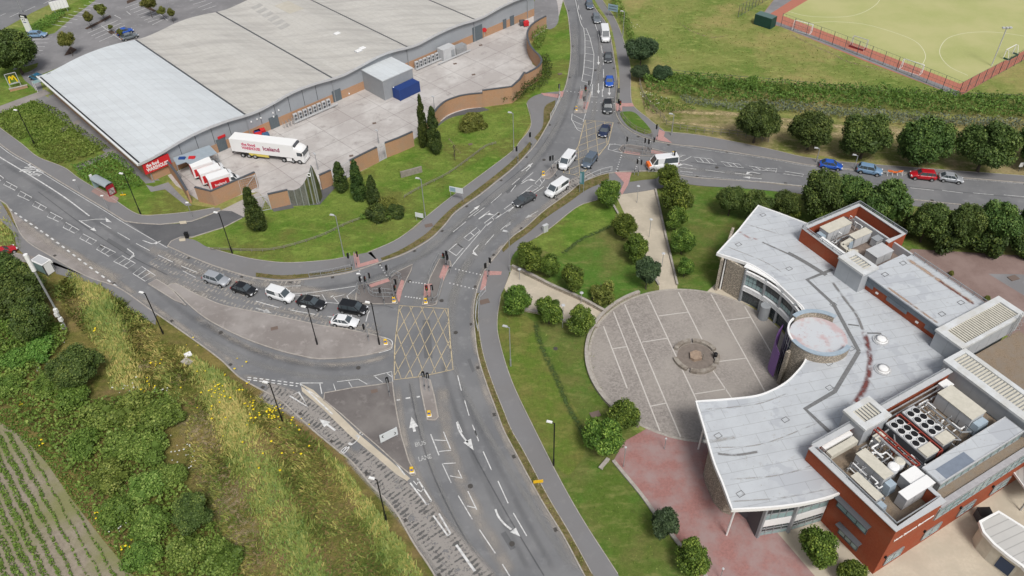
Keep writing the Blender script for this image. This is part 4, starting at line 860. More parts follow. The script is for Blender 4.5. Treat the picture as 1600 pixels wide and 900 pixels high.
# brick yard walls
def yardwall(l, h, lab, th=0.3, m=None, cop=True, smooth=0):
    p = GS(l, smooth) if smooth else GP(l); r = thing('yard_wall', lab, 'wall', p[0])
    att(MB().ribbon(p, th, 0, th/2 if False else 0, h).build('wall', m or M_brick), r)
    if cop: att(MB().ribbon(p, th+0.14, h, 0, 0.12).build('coping', M_dgrey), r)
    return r
yardwall([(266,268),(283,290),(299,317)], 2.7, 'brick wall running from the red sign corner to the service yard')
yardwall([(312,314.4),(336.5,321),(404,291)], 3.1, 'brick wall with a corner in front of the parked delivery vans')
yardwall([(424,326),(455,319)], 3.1, 'short brick wall left of the tall curved green screen')
yardwall([(503.6,296),(521,288)], 3.1, 'short brick wall right of the tall curved green screen')
yardwall([(550,274),(568,264.5),(592,252.6)], 3.2, 'stained brick wall behind the pointed conifers')
yardwall([(604,246),(625,238),(647,228)], 3.2, 'brick wall left of the two tall cypress trees')
yardwall([(668,214),(679,199),(687,189),(696,181),(705,176.5),(718,172),(730,169.5),(742,168),(755,167)], 3.2, 'curved brick wall above the green lawn', smooth=3)
yardwall([(755,167),(770,165),(785,163),(800,161),(812,150),(820,138)], 3.8, 'taller brick wall half hidden by hedge at the yard corner', smooth=0)
yardwall([(853,45),(840,52),(829,61),(824,73),(827,88),(834,99),(842,107),(846,116),(841,125),(830,132),(820,137)], 3.2, 'bowed brick wall at the east end of the yard', smooth=3)
def meshpanel(a, b, h, lab, name='mesh_gate', diag=True, m=None):
    A, B = G(*a), G(*b); r = thing(name, lab, 'gate' if name == 'mesh_gate' else 'fence', A); m1 = MB(); n = max(int((B-A).length/0.35), 2); Z = Vector((0, 0, 1))
    for i in range(n+1): m1.bar(A.lerp(B, i/n)+Z*.1, A.lerp(B, i/n)+Z*h, 0.03)
    for k in range(7): z = .15+(h-.15)*k/6; m1.bar(A+Z*z, B+Z*z, 0.03)
    att(m1.build('mesh', m or M_steel), r); m1 = MB()
    for p in (A, B): m1.bar(p, p+Z*(h+.1), 0.14)
    m1.bar(A+Z*h, B+Z*h, .08); m1.bar(A+Z*.1, B+Z*.1, .08)
    if diag: m1.bar(A+Z*.1, B+Z*h, .07)
    att(m1.build('frame', M_lgrey), r); return r
meshpanel((378,303),(404,295), 3.0, 'open mesh gate leaf beside the van yard wall')
meshpanel((404,331),(424,327), 3.0, 'closed mesh gate leaf left of the short brick wall')
meshpanel((521,288),(535,282), 3.2, 'mesh infill panel between brick wall and conifers', 'mesh_fence', False)
meshpanel((592,252.5),(604,247), 3.4, 'mesh infill panel between two brick walls', 'mesh_fence', False)
meshpanel((535,282),(550,274), 3.2, 'mesh panel hidden behind the pointed conifers', 'mesh_fence', False)
# tall curved green screen: a sail of planks with steel fins
sl = thing('curved_screen', 'tall pointed green timber screen with grey mesh wing on the yard edge', 'screen', G(499, 316))
A = G(455, 319); Bp = G(499, 317); Cc = G(504, 308); pk = None
def zscreen(t): return 3.0+5.0*t**2.2
vs = []; fs = []; n = 14
for i in range(n+1):
    t = i/n; p = A.lerp(Bp, t)+Vector((0.15, -0.5, 0))*math.sin(t*math.pi)*1.0; vs += [(p.x, p.y, 0), (p.x, p.y, zscreen(t)), (p.x+.06, p.y+.12, 0), (p.x+.06, p.y+.12, zscreen(t))]
for i in range(n): a = 4*i; b = a+4; fs += [(a, b, b+1, a+1), (a+2, a+3, b+3, b+2), (a+1, b+1, b+3, a+3)]
i0 = 9
M_greenscr = mat('mossy_planks', (0.085, 0.105, 0.03), 0.9, (0.045, 0.06, 0.018), 3, (0.12, 0.12, 0.05), 0.8)
M_scrgrey = mat('aged_mesh', (0.20, 0.20, 0.18), 0.8, (0.10, 0.105, 0.085), 2.5, lo=.3, hi=.7)
att(link('mesh_wing', vs[:4*(i0+1)], fs[:3*i0], M_scrgrey), sl); att(link('plank_panel', vs[4*i0:], [tuple(q-4*i0 for q in f) for f in fs[3*i0:]], M_greenscr), sl)
vs2 = []; n2 = 6
top = Vector((Bp.x, Bp.y, 8.0))
for i in range(n2+1): t = i/n2; p = Bp.lerp(Cc, t); vs2 += [(p.x, p.y, 0), (p.x, p.y, 8.0*(1-t**1.5*0.65)), (p.x-.1, p.y+.1, 0), (p.x-.1, p.y+.1, 8.0*(1-t**1.5*0.65))]
fs2 = []
for i in range(n2): a = 4*i; b = a+4; fs2 += [(a, b, b+1, a+1), (a+2, a+3, b+3, b+2), (a+1, b+1, b+3, a+3)]
att(link('plank_panel', vs2, fs2, M_greenscr), sl)
for t in (0.0, 0.22, 0.45, 0.64, 0.8, 0.93, 1.0):
    p = A.lerp(Bp, t)+Vector((0.15, -0.5, 0))*math.sin(t*math.pi); m1 = MB(); m1.bar((p.x, p.y-.1, 0), (p.x, p.y-.1, zscreen(t)), 0.2 if t > .6 else .14); att(m1.build('fin', M_steel), sl)
p = A.lerp(Bp, .87)+Vector((0.15, -0.6, 0))*math.sin(.87*math.pi); m1 = MB()
for k in range(14): a0, a1 = k/14*2*math.pi, (k+1)/14*2*math.pi; m1.bar((p.x+.32*math.cos(a0), p.y-.15, 6.3+.32*math.sin(a0)), (p.x+.32*math.cos(a1), p.y-.15, 6.3+.32*math.sin(a1)), .12)
att(m1.build('ring_emblem', M_whitep), sl)
# stone slab name wall in the lawn
sw = thing('stone_slab', 'low free-standing weathered stone slab wall on the bright lawn', 'stone slab', G(642, 272)); A, B = G(626.5, 277.5), G(659.5, 268.5); att(MB().ribbon([A, B], 0.35, 0, 0, 1.25).build('slab', mat('slab_stone', (0.30,0.27,0.235), 0.95, (0.2,0.18,0.155), 2.5, lo=.3, hi=.7)), sw)

# concrete footing strip outside the yard walls
struct(MB().sheet(GP([(455,322),(500,320),(507,312),(525,292),(519,286),(500,298),(496,316),(455,318)]), 0.036).build('path', M_darkroad))
struct(MB().sheet(GP([(424,326),(455,319),(460,325),(428,331)]), 0.037).build('path', M_darkroad))
struct(MB().sheet(GS([(668,216),(680,202),(690,193),(700,186),(715,181),(735,178),(765,172)], 4)+GS([(755,168),(730,171),(705,179),(688,191),(668,214)], 4), 0.038).build('path', M_darkroad))
# ================= courthouse =================
TH = math.radians(28.3); E1 = Vector((math.cos(TH), math.sin(TH), 0)); E3 = Vector((-math.sin(TH), math.cos(TH), 0)); O0 = G(1401, 829, 9.0); O0.z = 0
def Q(a, b, z=0): return O0+E1*a+E3*b+Vector((0, 0, z))
def L(p): d = Vector(p)-O0; return Vector((d.dot(E1), d.dot(E3), d.z))
def LP(l, z): return [L(G(x, y, z)) for x, y in l]
ch = thing('courthouse', 'curved white roofed courthouse with red plant block beside the round plaza', 'courthouse', O0, TH)
def rb(name, a0, a1, b0, b1, z0, z1, m, parent=ch): return MB().box(((a0+a1)/2, (b0+b1)/2, (z0+z1)/2), (a1-a0, b1-b0, z1-z0)).build(name, m, parent)
def membrane():
    m, n, b, o = node_mat('roof_membrane'); co = coords(n)
    col = mixc(n, noise(n, co, 0.35, 6, 0.7, 0.4, 0.66), (0.495, 0.52, 0.545), (0.445, 0.465, 0.49))
    col = mixc(n, noise(n, co, 2.0, 6, 0.85, 0.60, 0.65), col, (0.33, 0.31, 0.29))
    col = mixc(n, noise(n, co, 0.16, 5, 0.6, 0.56, 0.58), col, (0.42, 0.44, 0.47))
    br = n.nodes.new('ShaderNodeTexBrick'); br.offset = 0.5; br.inputs['Scale'].default_value = 1; br.inputs['Brick Width'].default_value = 5; br.inputs['Row Height'].default_value = 1.5; br.inputs['Mortar Size'].default_value = 0.035
    br.inputs['Color1'].default_value = (1, 1, 1, 1); br.inputs['Color2'].default_value = (0.975, 0.975, 0.97, 1); br.inputs['Mortar'].default_value = (0.72, 0.71, 0.70, 1); n.links.new(coords(n, 0.3), br.inputs['Vector'])
    col = mixc(n, 1.0, col, br.outputs[0], 'MULTIPLY'); n.links.new(col, b.inputs['Base Color']); b.inputs['Roughness'].default_value = 0.6; return m
MM = membrane(); ZR = 6.6
def arc(r, a0, a1, n=24, c=PC): return [c+Vector((math.cos(math.radians(a0+(a1-a0)*i/n)), math.sin(math.radians(a0+(a1-a0)*i/n)), 0))*r for i in range(n+1)]
roofo = [G(1120.6,396,ZR), G(1137,378,ZR), G(1154,360,ZR), G(1169,341,ZR), G(1184.8,321.4,ZR), G(1222,335,ZR), G(1262,350,ZR), Q(28.9, 42.2), Q(28.9, 30), Q(28.9, 17.5), Q(27, 13.6), Q(23, 12.32), Q(10, 12.32), Q(-0.02, 12.32), Q(-0.02, 8.0), G(1314,769.6,ZR)]
roofo += spl([G(1314,769.6,ZR), G(1290,778,ZR), G(1250,787,ZR), G(1200,793,ZR), G(1144,796,ZR)], 4)[1:] + spl([G(1144,796,ZR), G(1129,755,ZR), G(1115,720,ZR), G(1100,668,ZR), G(1087.5,627.5,ZR)], 4)[1:]
inner = spl([G(1087.5,627.5,ZR), G(1130,624.6,ZR), G(1175,620,ZR), G(1200,613,ZR), G(1225,600,ZR), G(1242,585,ZR), G(1259,562,ZR), G(1263,530,ZR), G(1257,486,ZR), G(1243,470,ZR), G(1221,449,ZR), G(1207,435,ZR), G(1177.5,415.6,ZR), G(1150,405,ZR), G(1120.6,396,ZR)], 4)[1:-1]
ro = [L(p) for p in roofo+inner]
MB().prism(ro, ZR-0.35, ZR).build('roof', MM, ch)
edge = [L(p) for p in (roofo[15:]+inner+roofo[:8])]
m_ = MB(); m_.ribbon(edge, 0.22, ZR-0.42, 0, 0.52); o = m_.build('fascia', M_whitep, ch)
# roof gutters and stains (physical marks)
def patch(name, l, w, m, z=ZR+0.02, k=5, closed=False):
    p = [L(q) for q in (spl([G(x, y, ZR) for x, y in l], k) if k > 1 else [G(x, y, ZR) for x, y in l])]; return MB().ribbon(p, w, z).build(name, m, ch)
M_gut = mat('gutter_grey', (0.19, 0.195, 0.20), 0.8, (0.14, 0.14, 0.14), 3)
for l in ([(1301,421),(1261,437),(1302,475),(1342,549)], [(1342,549),(1304,612),(1258,639),(1297,676)]):
    patch('roof_gutter', l, 0.55, M_gut, k=1, z=ZR+(0.02 if l[0][0] == 1301 else 0.026))
patch('roof_gutter', [(1231,395),(1255,408),(1291,430)], 0.7, M_gut, z=ZR+0.034)
for l in ([(1325,507),(1342,509)], [(1355,520.5),(1377,521)]): patch('roof_vent', l, 0.28, M_gut, k=1)
def stain_mat(name, c, amt, sc, lo, hi): return overlay_mat(name, c, amt, sc, lo, hi)
def stain(l, w, m, z):
    p = [L(q) for q in spl([G(x, y, ZR) for x, y in l], 6)]; n = len(p); vs = []; uv = []
    for i in range(n):
        t = (p[min(i+1, n-1)]-p[max(i-1, 0)]).normalized(); nn = Vector((-t.y, t.x, 0))
        for sg in (-1, 1): q = p[i]+nn*w/2*sg; vs.append((q.x, q.y, z)); uv.append((i/(n-1), (sg+1)/2))
    o = link('roof_stain', vs, [(2*i, 2*i+2, 2*i+3, 2*i+1) for i in range(n-1)], m, ch, uvs=uv); return o
MS1 = stain_mat('rust_stain', (0.16, 0.05, 0.045), 1.0, 1.4, 0.3, 0.62); MS2 = stain_mat('dirt_stain', (0.20, 0.195, 0.19), .9, .9, 0.2, 0.55); MS3 = stain_mat('pink_stain', (0.48, 0.32, 0.30), 0.7, 0.9, 0.4, 0.62); MS4 = stain_mat('tan_stain', (0.40, 0.28, 0.20), .9, .8, .3, .6)
stain([(1349,515),(1357,545),(1359,572),(1353,600),(1342,622),(1332,634)], 1.1, MS1, ZR+0.03)
stain([(1300,440),(1320,468),(1338,492),(1349,518)], 0.6, MS2, ZR+0.03)
stain([(1154,362),(1170,371),(1186,375)], 0.7, MS3, ZR+0.03)
stain([(1190,378),(1212,388),(1232,397)], 0.5, MS2, ZR+0.03)
stain([(1120,709),(1150,711),(1185,706)], 0.5, MS2, ZR+0.03)
stain([(1098,690),(1120,688),(1150,683)], 0.8, stain_mat('s3', (0.40,0.39,0.37), 0.6, 0.8, 0.35, 0.6), ZR+0.03)
for l in ([(1100,640),(1180,632),(1230,615)], [(1112,700),(1190,694),(1280,660)], [(1130,750),(1220,742),(1290,720)], [(1140,784),(1220,778),(1290,765)], [(1135,385),(1200,412),(1240,440)], [(1165,350),(1230,370)]):
    stain(l, 0.28, MATS['s3'], ZR+0.025)
m_ = MB()
for x, y in [(1192,336), (1154,382), (1233,420), (1302,476), (1295,568), (1227,656), (1122,681), (1157,772), (1330,545), (1296,606)]:
    p = L(G(x, y, ZR)); m_.ribbon([p+Vector(q) for q in ((-.4,-.3,0),(.4,-.3,0),(.4,.3,0),(-.4,.3,0))], 0.07, ZR+0.02, 0, 0.04, True)
m_.build('roof_hatch', M_gut, ch)
for x, y in [(1376, 532), (1379, 578)]:
    p = L(G(x, y, ZR)); m_ = MB(); m_.cyl((p.x, p.y, ZR), 1.05, 0.16, 28); o = m_.build('rooflight_ring', M_lgrey, ch); m_ = MB()
    m_.cyl((p.x, p.y, ZR+0.16), 0.92, 0.2, 28, 0.78); m_.cyl((p.x, p.y, ZR+0.36), 0.78, 0.14, 28, 0.4); m_.build('rooflight', M_whitep, ch, True)
# ---- plant enclosure south (red block) ----
rz_ = 9.0; T = 0.35
def wallrun(name, pts, z0, z1, th, m, parent=ch): return MB().ribbon([Vector((x, y, 0)) for x, y in pts], th, z0, 0, z1-z0).build(name, m, parent)
o = MB(); o.prism([(0,0),(30,0),(30,0.35),(0.35,0.35),(0.35,12.3),(0,12.3)], 0, 4.9); o.prism([(0,0),(7.4,0),(7.4,0.35),(0.35,0.35),(0.35,12.3),(0,12.3)], 4.9, rz_-0.05)
o.prism([(0.35,11.95),(23.4,11.95),(23.4,12.3),(0.35,12.3)], 6.0, rz_-0.05); o.prism([(6.95,0.35),(7.4,0.35),(7.4,1.9),(6.95,1.9)], 6.5, rz_-0.05)
o.build('red_wall', M_red, ch)
rb('plant_floor', 0.35, 23.4, 0.35, 11.95, 6.7, 6.95, M_gravel)
o = MB(); rim = [Vector(p) for p in ((0.1,12.2,0),(0.1,0.1,0),(7.3,0.1,0))]; o.ribbon(rim, 0.75, rz_-0.04, 0, 0.12); o.build('parapet_cap', M_lgrey, ch)
o = MB(); o.ribbon([Vector((0.4,12.05,0)), Vector((23.4,12.05,0))], 0.7, rz_-0.03, 0, 0.12); o.ribbon([Vector((7.15,0.5,0)), Vector((7.15,1.9,0))], 0.5, rz_-0.03, 0, 0.1); o.build('parapet_cap', M_lgrey, ch)
def handrail(pts, z, h, name='handrail', parent=ch, n=None):
    o = MB()
    for i in range(len(pts)-1):
        a, b = Vector(pts[i]), Vector(pts[i+1]); a.z = b.z = 0; Ln = (b-a).length; k = max(int(Ln/1.9), 1)
        o.bar(a+Vector((0,0,z+h)), b+Vector((0,0,z+h)), 0.09); o.bar(a+Vector((0,0,z+h*.5)), b+Vector((0,0,z+h*.5)), 0.05)
        for j in range(k+1): p = a.lerp(b, j/k); o.bar(p+Vector((0,0,z)), p+Vector((0,0,z+h)), 0.08)
    return o.build(name, M_grey, parent)
handrail([(0.35,12.4,0),(22.6,12.4,0)], rz_, 0.5); handrail([(0.45,11.7,0),(0.45,0.5,0),(6.9,0.5,0)], rz_+0.05, 0.35)
# windows with canopies on the red SW wall (x = 0 plane)
def pl_ab(x, y, axis, val):
    u = (x-800)/F; v = -(y-450)/F; d = FW+CR*u+CU*v; oo = Vector((0, 0, H)); nrm = E1 if axis == 'a' else E3; k = ((O0+nrm*val-oo).dot(nrm))/d.dot(nrm); return L(oo+d*k)
def sillwin(b0, b1, z0, z1, can):
    m1 = MB(); m1.box((-0.06, (b0+b1)/2, (z0+z1)/2), (0.12, b1-b0, z1-z0)); w_ = m1.build('window', M_glassl, ch); m1 = MB(); n = 3
    for i in range(n+1): m1.box((-0.13, b0+(b1-b0)*i/n, (z0+z1)/2), (0.08, 0.1, z1-z0))
    for z in (z0, z1): m1.box((-0.13, (b0+b1)/2, z), (0.1, b1-b0+0.1, 0.1))
    m1.build('window_frame', M_dgrey, w_); m1 = MB(); m1.box((-0.36, (b0+b1)/2+.1, z1+0.42), (.72, b1-b0+0.6, 0.12)); m1.build('window_canopy', M_dgrey, ch)
A1, A2 = pl_ab(1303, 801, 'a', 0), pl_ab(1346, 848, 'a', 0); zc = (A1.z+A2.z)/2
sillwin(A2.y, A1.y, 4.7, 5.9, 1)
A1, A2 = pl_ab(1304, 845, 'a', 0), pl_ab(1331, 875, 'a', 0); sillwin(A2.y, A1.y, 1.1, 2.3, 1)
# SE face: lettering, upper glazing band, low windows
mt = Matrix.Translation((0, 0, 0)); A1, A2 = pl_ab(1397, 844, 'b', 0), pl_ab(1458, 806, 'b', 0)
o = text('wall_lettering', 'North Somerset Courthouse', 0.5, frame(((A1.x+A2.x)/2, -0.05, (A1.z+A2.z)/2), (1, 0, 0)), M_whitep, None, 1, 1, 0.03, 0.008); o.parent = ch
wd = max(v.co.x for v in o.data.vertices)-min(v.co.x for v in o.data.vertices); k = abs(A2.x-A1.x)/wd; mx = (A1.x+A2.x)/2
for v in o.data.vertices: v.co.x = mx+(v.co.x-mx)*k
def band_win(a0, a1, z0, z1, step, y0=0.0, mg=M_glassl, fr=M_steel, diag=False):
    m1 = MB(); m1.box(((a0+a1)/2, y0-0.04, (z0+z1)/2), (a1-a0, 0.08, z1-z0)); w_ = m1.build('window', mg, ch); m1 = MB(); n = max(int(round((a1-a0)/step)), 1)
    for i in range(n+1): m1.box((a0+(a1-a0)*i/n, y0-0.1, (z0+z1)/2), (0.1, 0.08, z1-z0))
    for z in (z0, (z0+z1)/2, z1): m1.box(((a0+a1)/2, y0-0.1, z), (a1-a0+0.1, 0.07, 0.1))
    m1.build('window_frame', fr, w_)
MB().box((18.7, 0.18, 6.2), (22.6, 0.36, 2.6)).build('upper_wall', M_lgrey, ch)
band_win(7.5, 29.8, 5.0, 7.0, 1.25, 0.0, M_glassl, M_steel)
m_ = MB(); m_.box((18.6, 0.18, 7.5), (22.4, 0.66, 0.14)); m_.build('coping', M_coping, ch)
rb('gravel_roof', 7.4, 30, 0.5, 1.65, 7.1, 7.35, M_gravel)
for a0, a1 in ((1.2, 3.8), (7.2, 10.0), (13.2, 15.8), (19, 22), (25, 28)): band_win(a0, a1, 1.0, 2.6, 1.3, 0.0)
m_ = MB()
for a in (0.6, 6.8, 12.8, 18.4): m_.box((a, -0.12, 3.3), (0.22, 0.2, 0.3))
m_.build('wall_lamp', M_blackp, ch)
# roof H
rb('upper_wall', 8.9, 22.9, 1.75, 4.0, 6.9, 8.5, M_grey)
m1 = MB(); m1.box((15.9, 1.7, 7.95), (13.9, 0.1, 1.1)); w_ = m1.build('clerestory', M_glassl, ch); m1 = MB()
for i in range(12): m1.box((8.95+i*1.26, 1.62, 7.95), (0.1, 0.08, 1.1))
for z in (7.4, 8.5): m1.box((15.9, 1.62, z), (13.9, 0.08, 0.1))
m1.build('window_frame', M_steel, w_)
rb('roof', 8.8, 23.0, 1.6, 4.08, 8.5, 8.72, MM); rb('roof_patch', 9.9, 14.6, 1.75, 3.2, 8.722, 8.735, mat('slate_patch', (0.20, 0.235, 0.29), 0.7, (0.17, 0.2, 0.25), 2))
m_ = MB(); m_.ribbon([Vector(p) for p in ((8.85,1.65,0),(22.95,1.65,0),(22.95,4.03,0),(8.85,4.03,0))], 0.12, 8.72, 0, 0.08, True); m_.build('roof_edge', M_lgrey, ch)
# generic hooded tower with louvre roof
def hood(a0, a1, b0, b1, z0, z1, ia0, ia1, ib0, ib1, along, step, lab):
    w_ = rb('service_tower', a0+.15, a1-.15, b0+.15, b1-.15, z0, z1-0.35, mat('tower_grey', (.40,.42,.44), .5, (.36,.38,.40), .8)); w_['label'] = lab
    m1 = MB(); m1.prism([(a0,b0),(a1,b0),(a1,ib0),(a0,ib0)], z1-0.35, z1); m1.prism([(a0,ib1),(a1,ib1),(a1,b1),(a0,b1)], z1-0.35, z1); m1.prism([(a0,ib0),(ia0,ib0),(ia0,ib1),(a0,ib1)], z1-0.352, z1-.002); m1.prism([(ia1,ib0),(a1,ib0),(a1,ib1),(ia1,ib1)], z1-0.352, z1-.002)
    m1.build('roof_rim', mat('pale_rim', (0.62, 0.64, 0.65), 0.6, (0.56, 0.575, 0.58), 1.2, (0.52, 0.52, 0.50), 0.5), w_)
    m1 = MB(); 
    if along == 'a':
        n = int((ib1-ib0)/step); 
        for i in range(n): m1.box(((ia0+ia1)/2, ib0+(i+.5)*step*((ib1-ib0)/(n*step)), z1-0.22), (ia1-ia0, step*.62, 0.1))
    else:
        n = int((ia1-ia0)/step)
        for i in range(n): m1.box((ia0+(i+.5)*(ia1-ia0)/n, (ib0+ib1)/2, z1-0.22), (step*.62, ib1-ib0, 0.1))
    m1.build('louvre', M_cream, w_); m1 = MB()
    for i in range(1, int((a1-a0)/2.4)+1): 
        a = a0+i*(a1-a0)/(int((a1-a0)/2.4)+1); m1.box((a, b0+.15, (z0+z1-.4)/2), (.03, .02, z1-z0-.4))
    for i in range(1, int((b1-b0)/2.4)+1): b = b0+i*(b1-b0)/(int((b1-b0)/2.4)+1); m1.box((a0+.15, b, (z0+z1-.4)/2), (.02, .03, z1-z0-.4))
    m1.build('panel_joint', M_grey, w_); return w_
hood(26.9, 30.0, 29.5, 34.1, 6.6, 10.1, 27.9, 29.4, 30.3, 33.2, 'a', 0.42, 'small grey tower with slatted top beside the north plant well')
hood(27.0, 39.5, 13.4, 17.5, 6.6, 9.7, 28.1, 38.6, 13.9, 16.6, 'b', 0.4, 'long grey tower with slatted top crossing the roof')
hood(23.4, 27.45, -9, 13.35, 6.9, 9.69, 24.5, 26.8, -8, 12.8, 'a', 0.42, 'long grey tower with slatted top beside the south plant well')
hood(6.3, 10.6, 10.3, 13.7, 6.6, 10.2, 7.1, 9.9, 11.15, 13.0, 'b', 0.42, 'square grey tower with slatted top on the edge of the south plant well')
# block C: raised white roof with red/grey clerestory
rb('red_wall', 28.6, 36.0, 17.9, 30.2, 6.6, 8.0, M_red); rb('upper_wall', 28.5, 36.0, 18.0, 30.2, 8.0, 9.0, mat('slate_band', (0.17, 0.20, 0.23), 0.6, (0.14, 0.165, 0.19), 1)); rb('roof', 28.3, 36.3, 17.7, 30.4, 9.0, 9.2, MM)
m_ = MB()
for b0, b1 in ((28.4, 30), (22.6, 26), (18, 19.6)): m_.box((28.52, (b0+b1)/2, 7.75), (0.16, b1-b0, 0.7))
m_.build('wall_panels', MATS['slate_band'], ch); m_ = MB()
for b in (27.6, 20.8): m_.box((28.5, b, 7.4), (0.2, 0.4, 0.2))
m_.build('wall_lamp', M_whitep, ch)
rb('side_roof', 36.3, 38.5, 17.6, 30.3, 8.0, 8.3, MM); rb('side_wall', 36.0, 38.4, 17.7, 30.2, 0, 8.0, M_grey)
m_ = MB()
for (a, b) in ((30.5, 28.6), (34.6, 29), (30.6, 19.2), (34.6, 19.4)): m_.ribbon([Vector((a-.4,b-.3,0)), Vector((a+.4,b-.3,0)), Vector((a+.4,b+.3,0)), Vector((a-.4,b+.3,0))], .07, 9.22, 0, .05, True)
m_.build('roof_hatch', M_gut, ch)
def stainL(pts, w, m, z):
    vs = []; uv = []; n = 12; a, b = Vector((*pts[0], 0)), Vector((*pts[1], 0)); t = (b-a).normalized(); nn = Vector((-t.y, t.x, 0))
    for i in range(n+1):
        for sg in (-1, 1): q = a.lerp(b, i/n)+nn*w/2*sg; vs.append((q.x, q.y, z)); uv.append((i/n, (sg+1)/2))
    link('roof_stain', vs, [(2*i, 2*i+2, 2*i+3, 2*i+1) for i in range(n)], m, ch, uvs=uv)
stainL(((35.9, 29.5), (35.9, 18.2)), 1.0, MS4, 9.21); stainL(((28.7, 27), (28.7, 18.2)), 0.6, MS4, 9.215); stainL(((35.8, 24), (35.8, 18.2)), .5, MS1, 9.22)
handrail([(38.3, 30, 0), (38.3, 18, 0)], 8.3, 0.6)
# ---- north plant well A ----
m_ = MB(); m_.prism([(28.5,34.2),(28.85,34.2),(28.85,42.15),(40.2,42.15),(40.2,33.9),(36.8,33.9),(36.8,33.5),(40.6,33.5),(40.6,42.5),(28.5,42.5)], 0, 8.95); m_.build('red_wall', M_red, ch)
rb('plant_floor', 28.85, 40.2, 30.3, 42.15, 6.5, 6.8, mat('brown_floor', (0.24, 0.19, 0.16), 0.9, (0.17, 0.135, 0.115), 2))
m_ = MB(); m_.ribbon([Vector(p) for p in ((28.7,34.3,0),(28.7,42.3,0),(40.4,42.3,0),(40.4,33.7,0),(36.8,33.7,0))], 0.7, 8.93, 0, 0.12); m_.build('parapet_cap', M_lgrey, ch)
handrail([(28.6,34.5,0),(28.6,42.5,0),(40.6,42.5,0),(40.6,33.5,0)], 9.0, 0.55)
rb('grey_wall', 38.2, 38.5, 30.3, 41, 6.8, 8.4, M_lgrey)
# east remainder: gravel roofs and walls down to the ground
rb('gravel_roof', 27.5, 40, -9, 13.4, 6.0, 6.3, M_gravel); rb('side_wall', 27.6, 39.8, -8.8, 13.3, 0, 6.0, M_grey); rb('roof_walkway', 28.6, 31.2, -9, 12.6, 6.3, 6.36, mat('walkway', (0.25, 0.245, 0.235), 0.9))
rb('core_wall', 29.0, 36, 31, 42, 0, 6.4, M_grey); rb('core_wall', 30, 38, 14, 30, 0, 6.5, M_grey); rb('core_wall', 0.5, 27, 0.5, 12, 0, 6.6, M_grey)
m_ = MB(); m_.bar((29.2, 12, 6.5), (31.8, -8, 6.5), 0.16); m_.build('orange_rail', mat('orange_rail', (0.55, 0.27, 0.10), 0.6), ch)
# ---- curved glazed facade, north wing ----
RF = 15.15
def fac(ang_, r=RF, z=0): p = PC+Vector((math.cos(math.radians(ang_)), math.sin(math.radians(ang_)), 0))*r; q = L(p); q.z = z; return q
M_lou = mat('white_louvre', (0.80, 0.80, 0.80), 0.5)
def facade_bay(a0, a1, mirror=False):
    n = 4; z = [0.15, 2.35, 3.35, 5.55, 6.2]
    def sheetz(z0, z1, r, m, name):
        m1 = MB(); pts = [fac(a0+(a1-a0)*i/n, r) for i in range(n+1)]; m1.ribbon(pts, 0.08, z0, 0, z1-z0); return m1.build(name, m, ch)
    g1 = sheetz(z[0], z[1], RF, M_glass, 'glazing'); g2 = sheetz(z[2], z[3], RF, M_glass, 'glazing')
    for zz0, zz1 in ((2.35, 3.35), (5.55, 6.2)):
        k = 4 if zz0 < 3 else 3; m1 = MB()
        for j in range(k): h = (zz1-zz0)/k; m1.ribbon([fac(a0+(a1-a0)*i/n, RF-0.22) for i in range(n+1)], 0.34, zz0+j*h+h*.1, 0, h*.45)
        m1.build('louvre_band', M_lou, ch)
    for g, z0, z1 in ((g1, z[0], z[1]), (g2, z[2], z[3])):
        m1 = MB(); nn = 5
        for i in range(nn+1): p = fac(a0+(a1-a0)*i/nn, RF-0.06); m1.bar((p.x, p.y, z0), (p.x, p.y, z1), 0.06)
        for f in (0, .4, .72, 1): m1.ribbon([fac(a0+(a1-a0)*i/n, RF-0.06) for i in range(n+1)], 0.06, z0+(z1-z0)*f-.03, 0, .06)
        m1.build('mullions', M_dgrey, g)
    m1 = MB(); m1.ribbon([fac(a0+(a1-a0)*i/n, RF-0.05) for i in range(n+1)], 0.04, z[2]+.05, 0, .75); o = m1.build('frosted_pane', M_glassl, g2); 
    if not mirror:
        m1 = MB(); m1.ribbon([fac(a1-(a1-a0)*i/n*.55, RF-0.05) for i in range(n+1)], 0.04, z[2]+.8, 0, 1.4) ; m1.build('frosted_pane', M_glassl, g2) if a1 > 48 else None
MB().ribbon([fac(53-45*i/24, 15.65) for i in range(25)], 1.3, 6.46, 0, .12).build('eaves_strip', M_whitep, ch)
angs = [51.2, 38.4, 26.6, 15.5, 8.0]
for i in range(4): facade_bay(angs[i+1], angs[i])
for a in angs: p = fac(a, RF-0.18); m1 = MB(); m1.bar((p.x, p.y, 0), (p.x, p.y, 6.25), 0.34, 0.34); m1.build('facade_column', M_grey, ch)
for i in range(5): facade_bay(-86+i*10.5, -86+(i+1)*10.5, True)
p = fac(33, RF-0.9); m1 = MB(); m1.cyl((p.x, p.y, 0), 0.75, 2.6, 20); m1.build('entrance_drum', M_grey, ch)
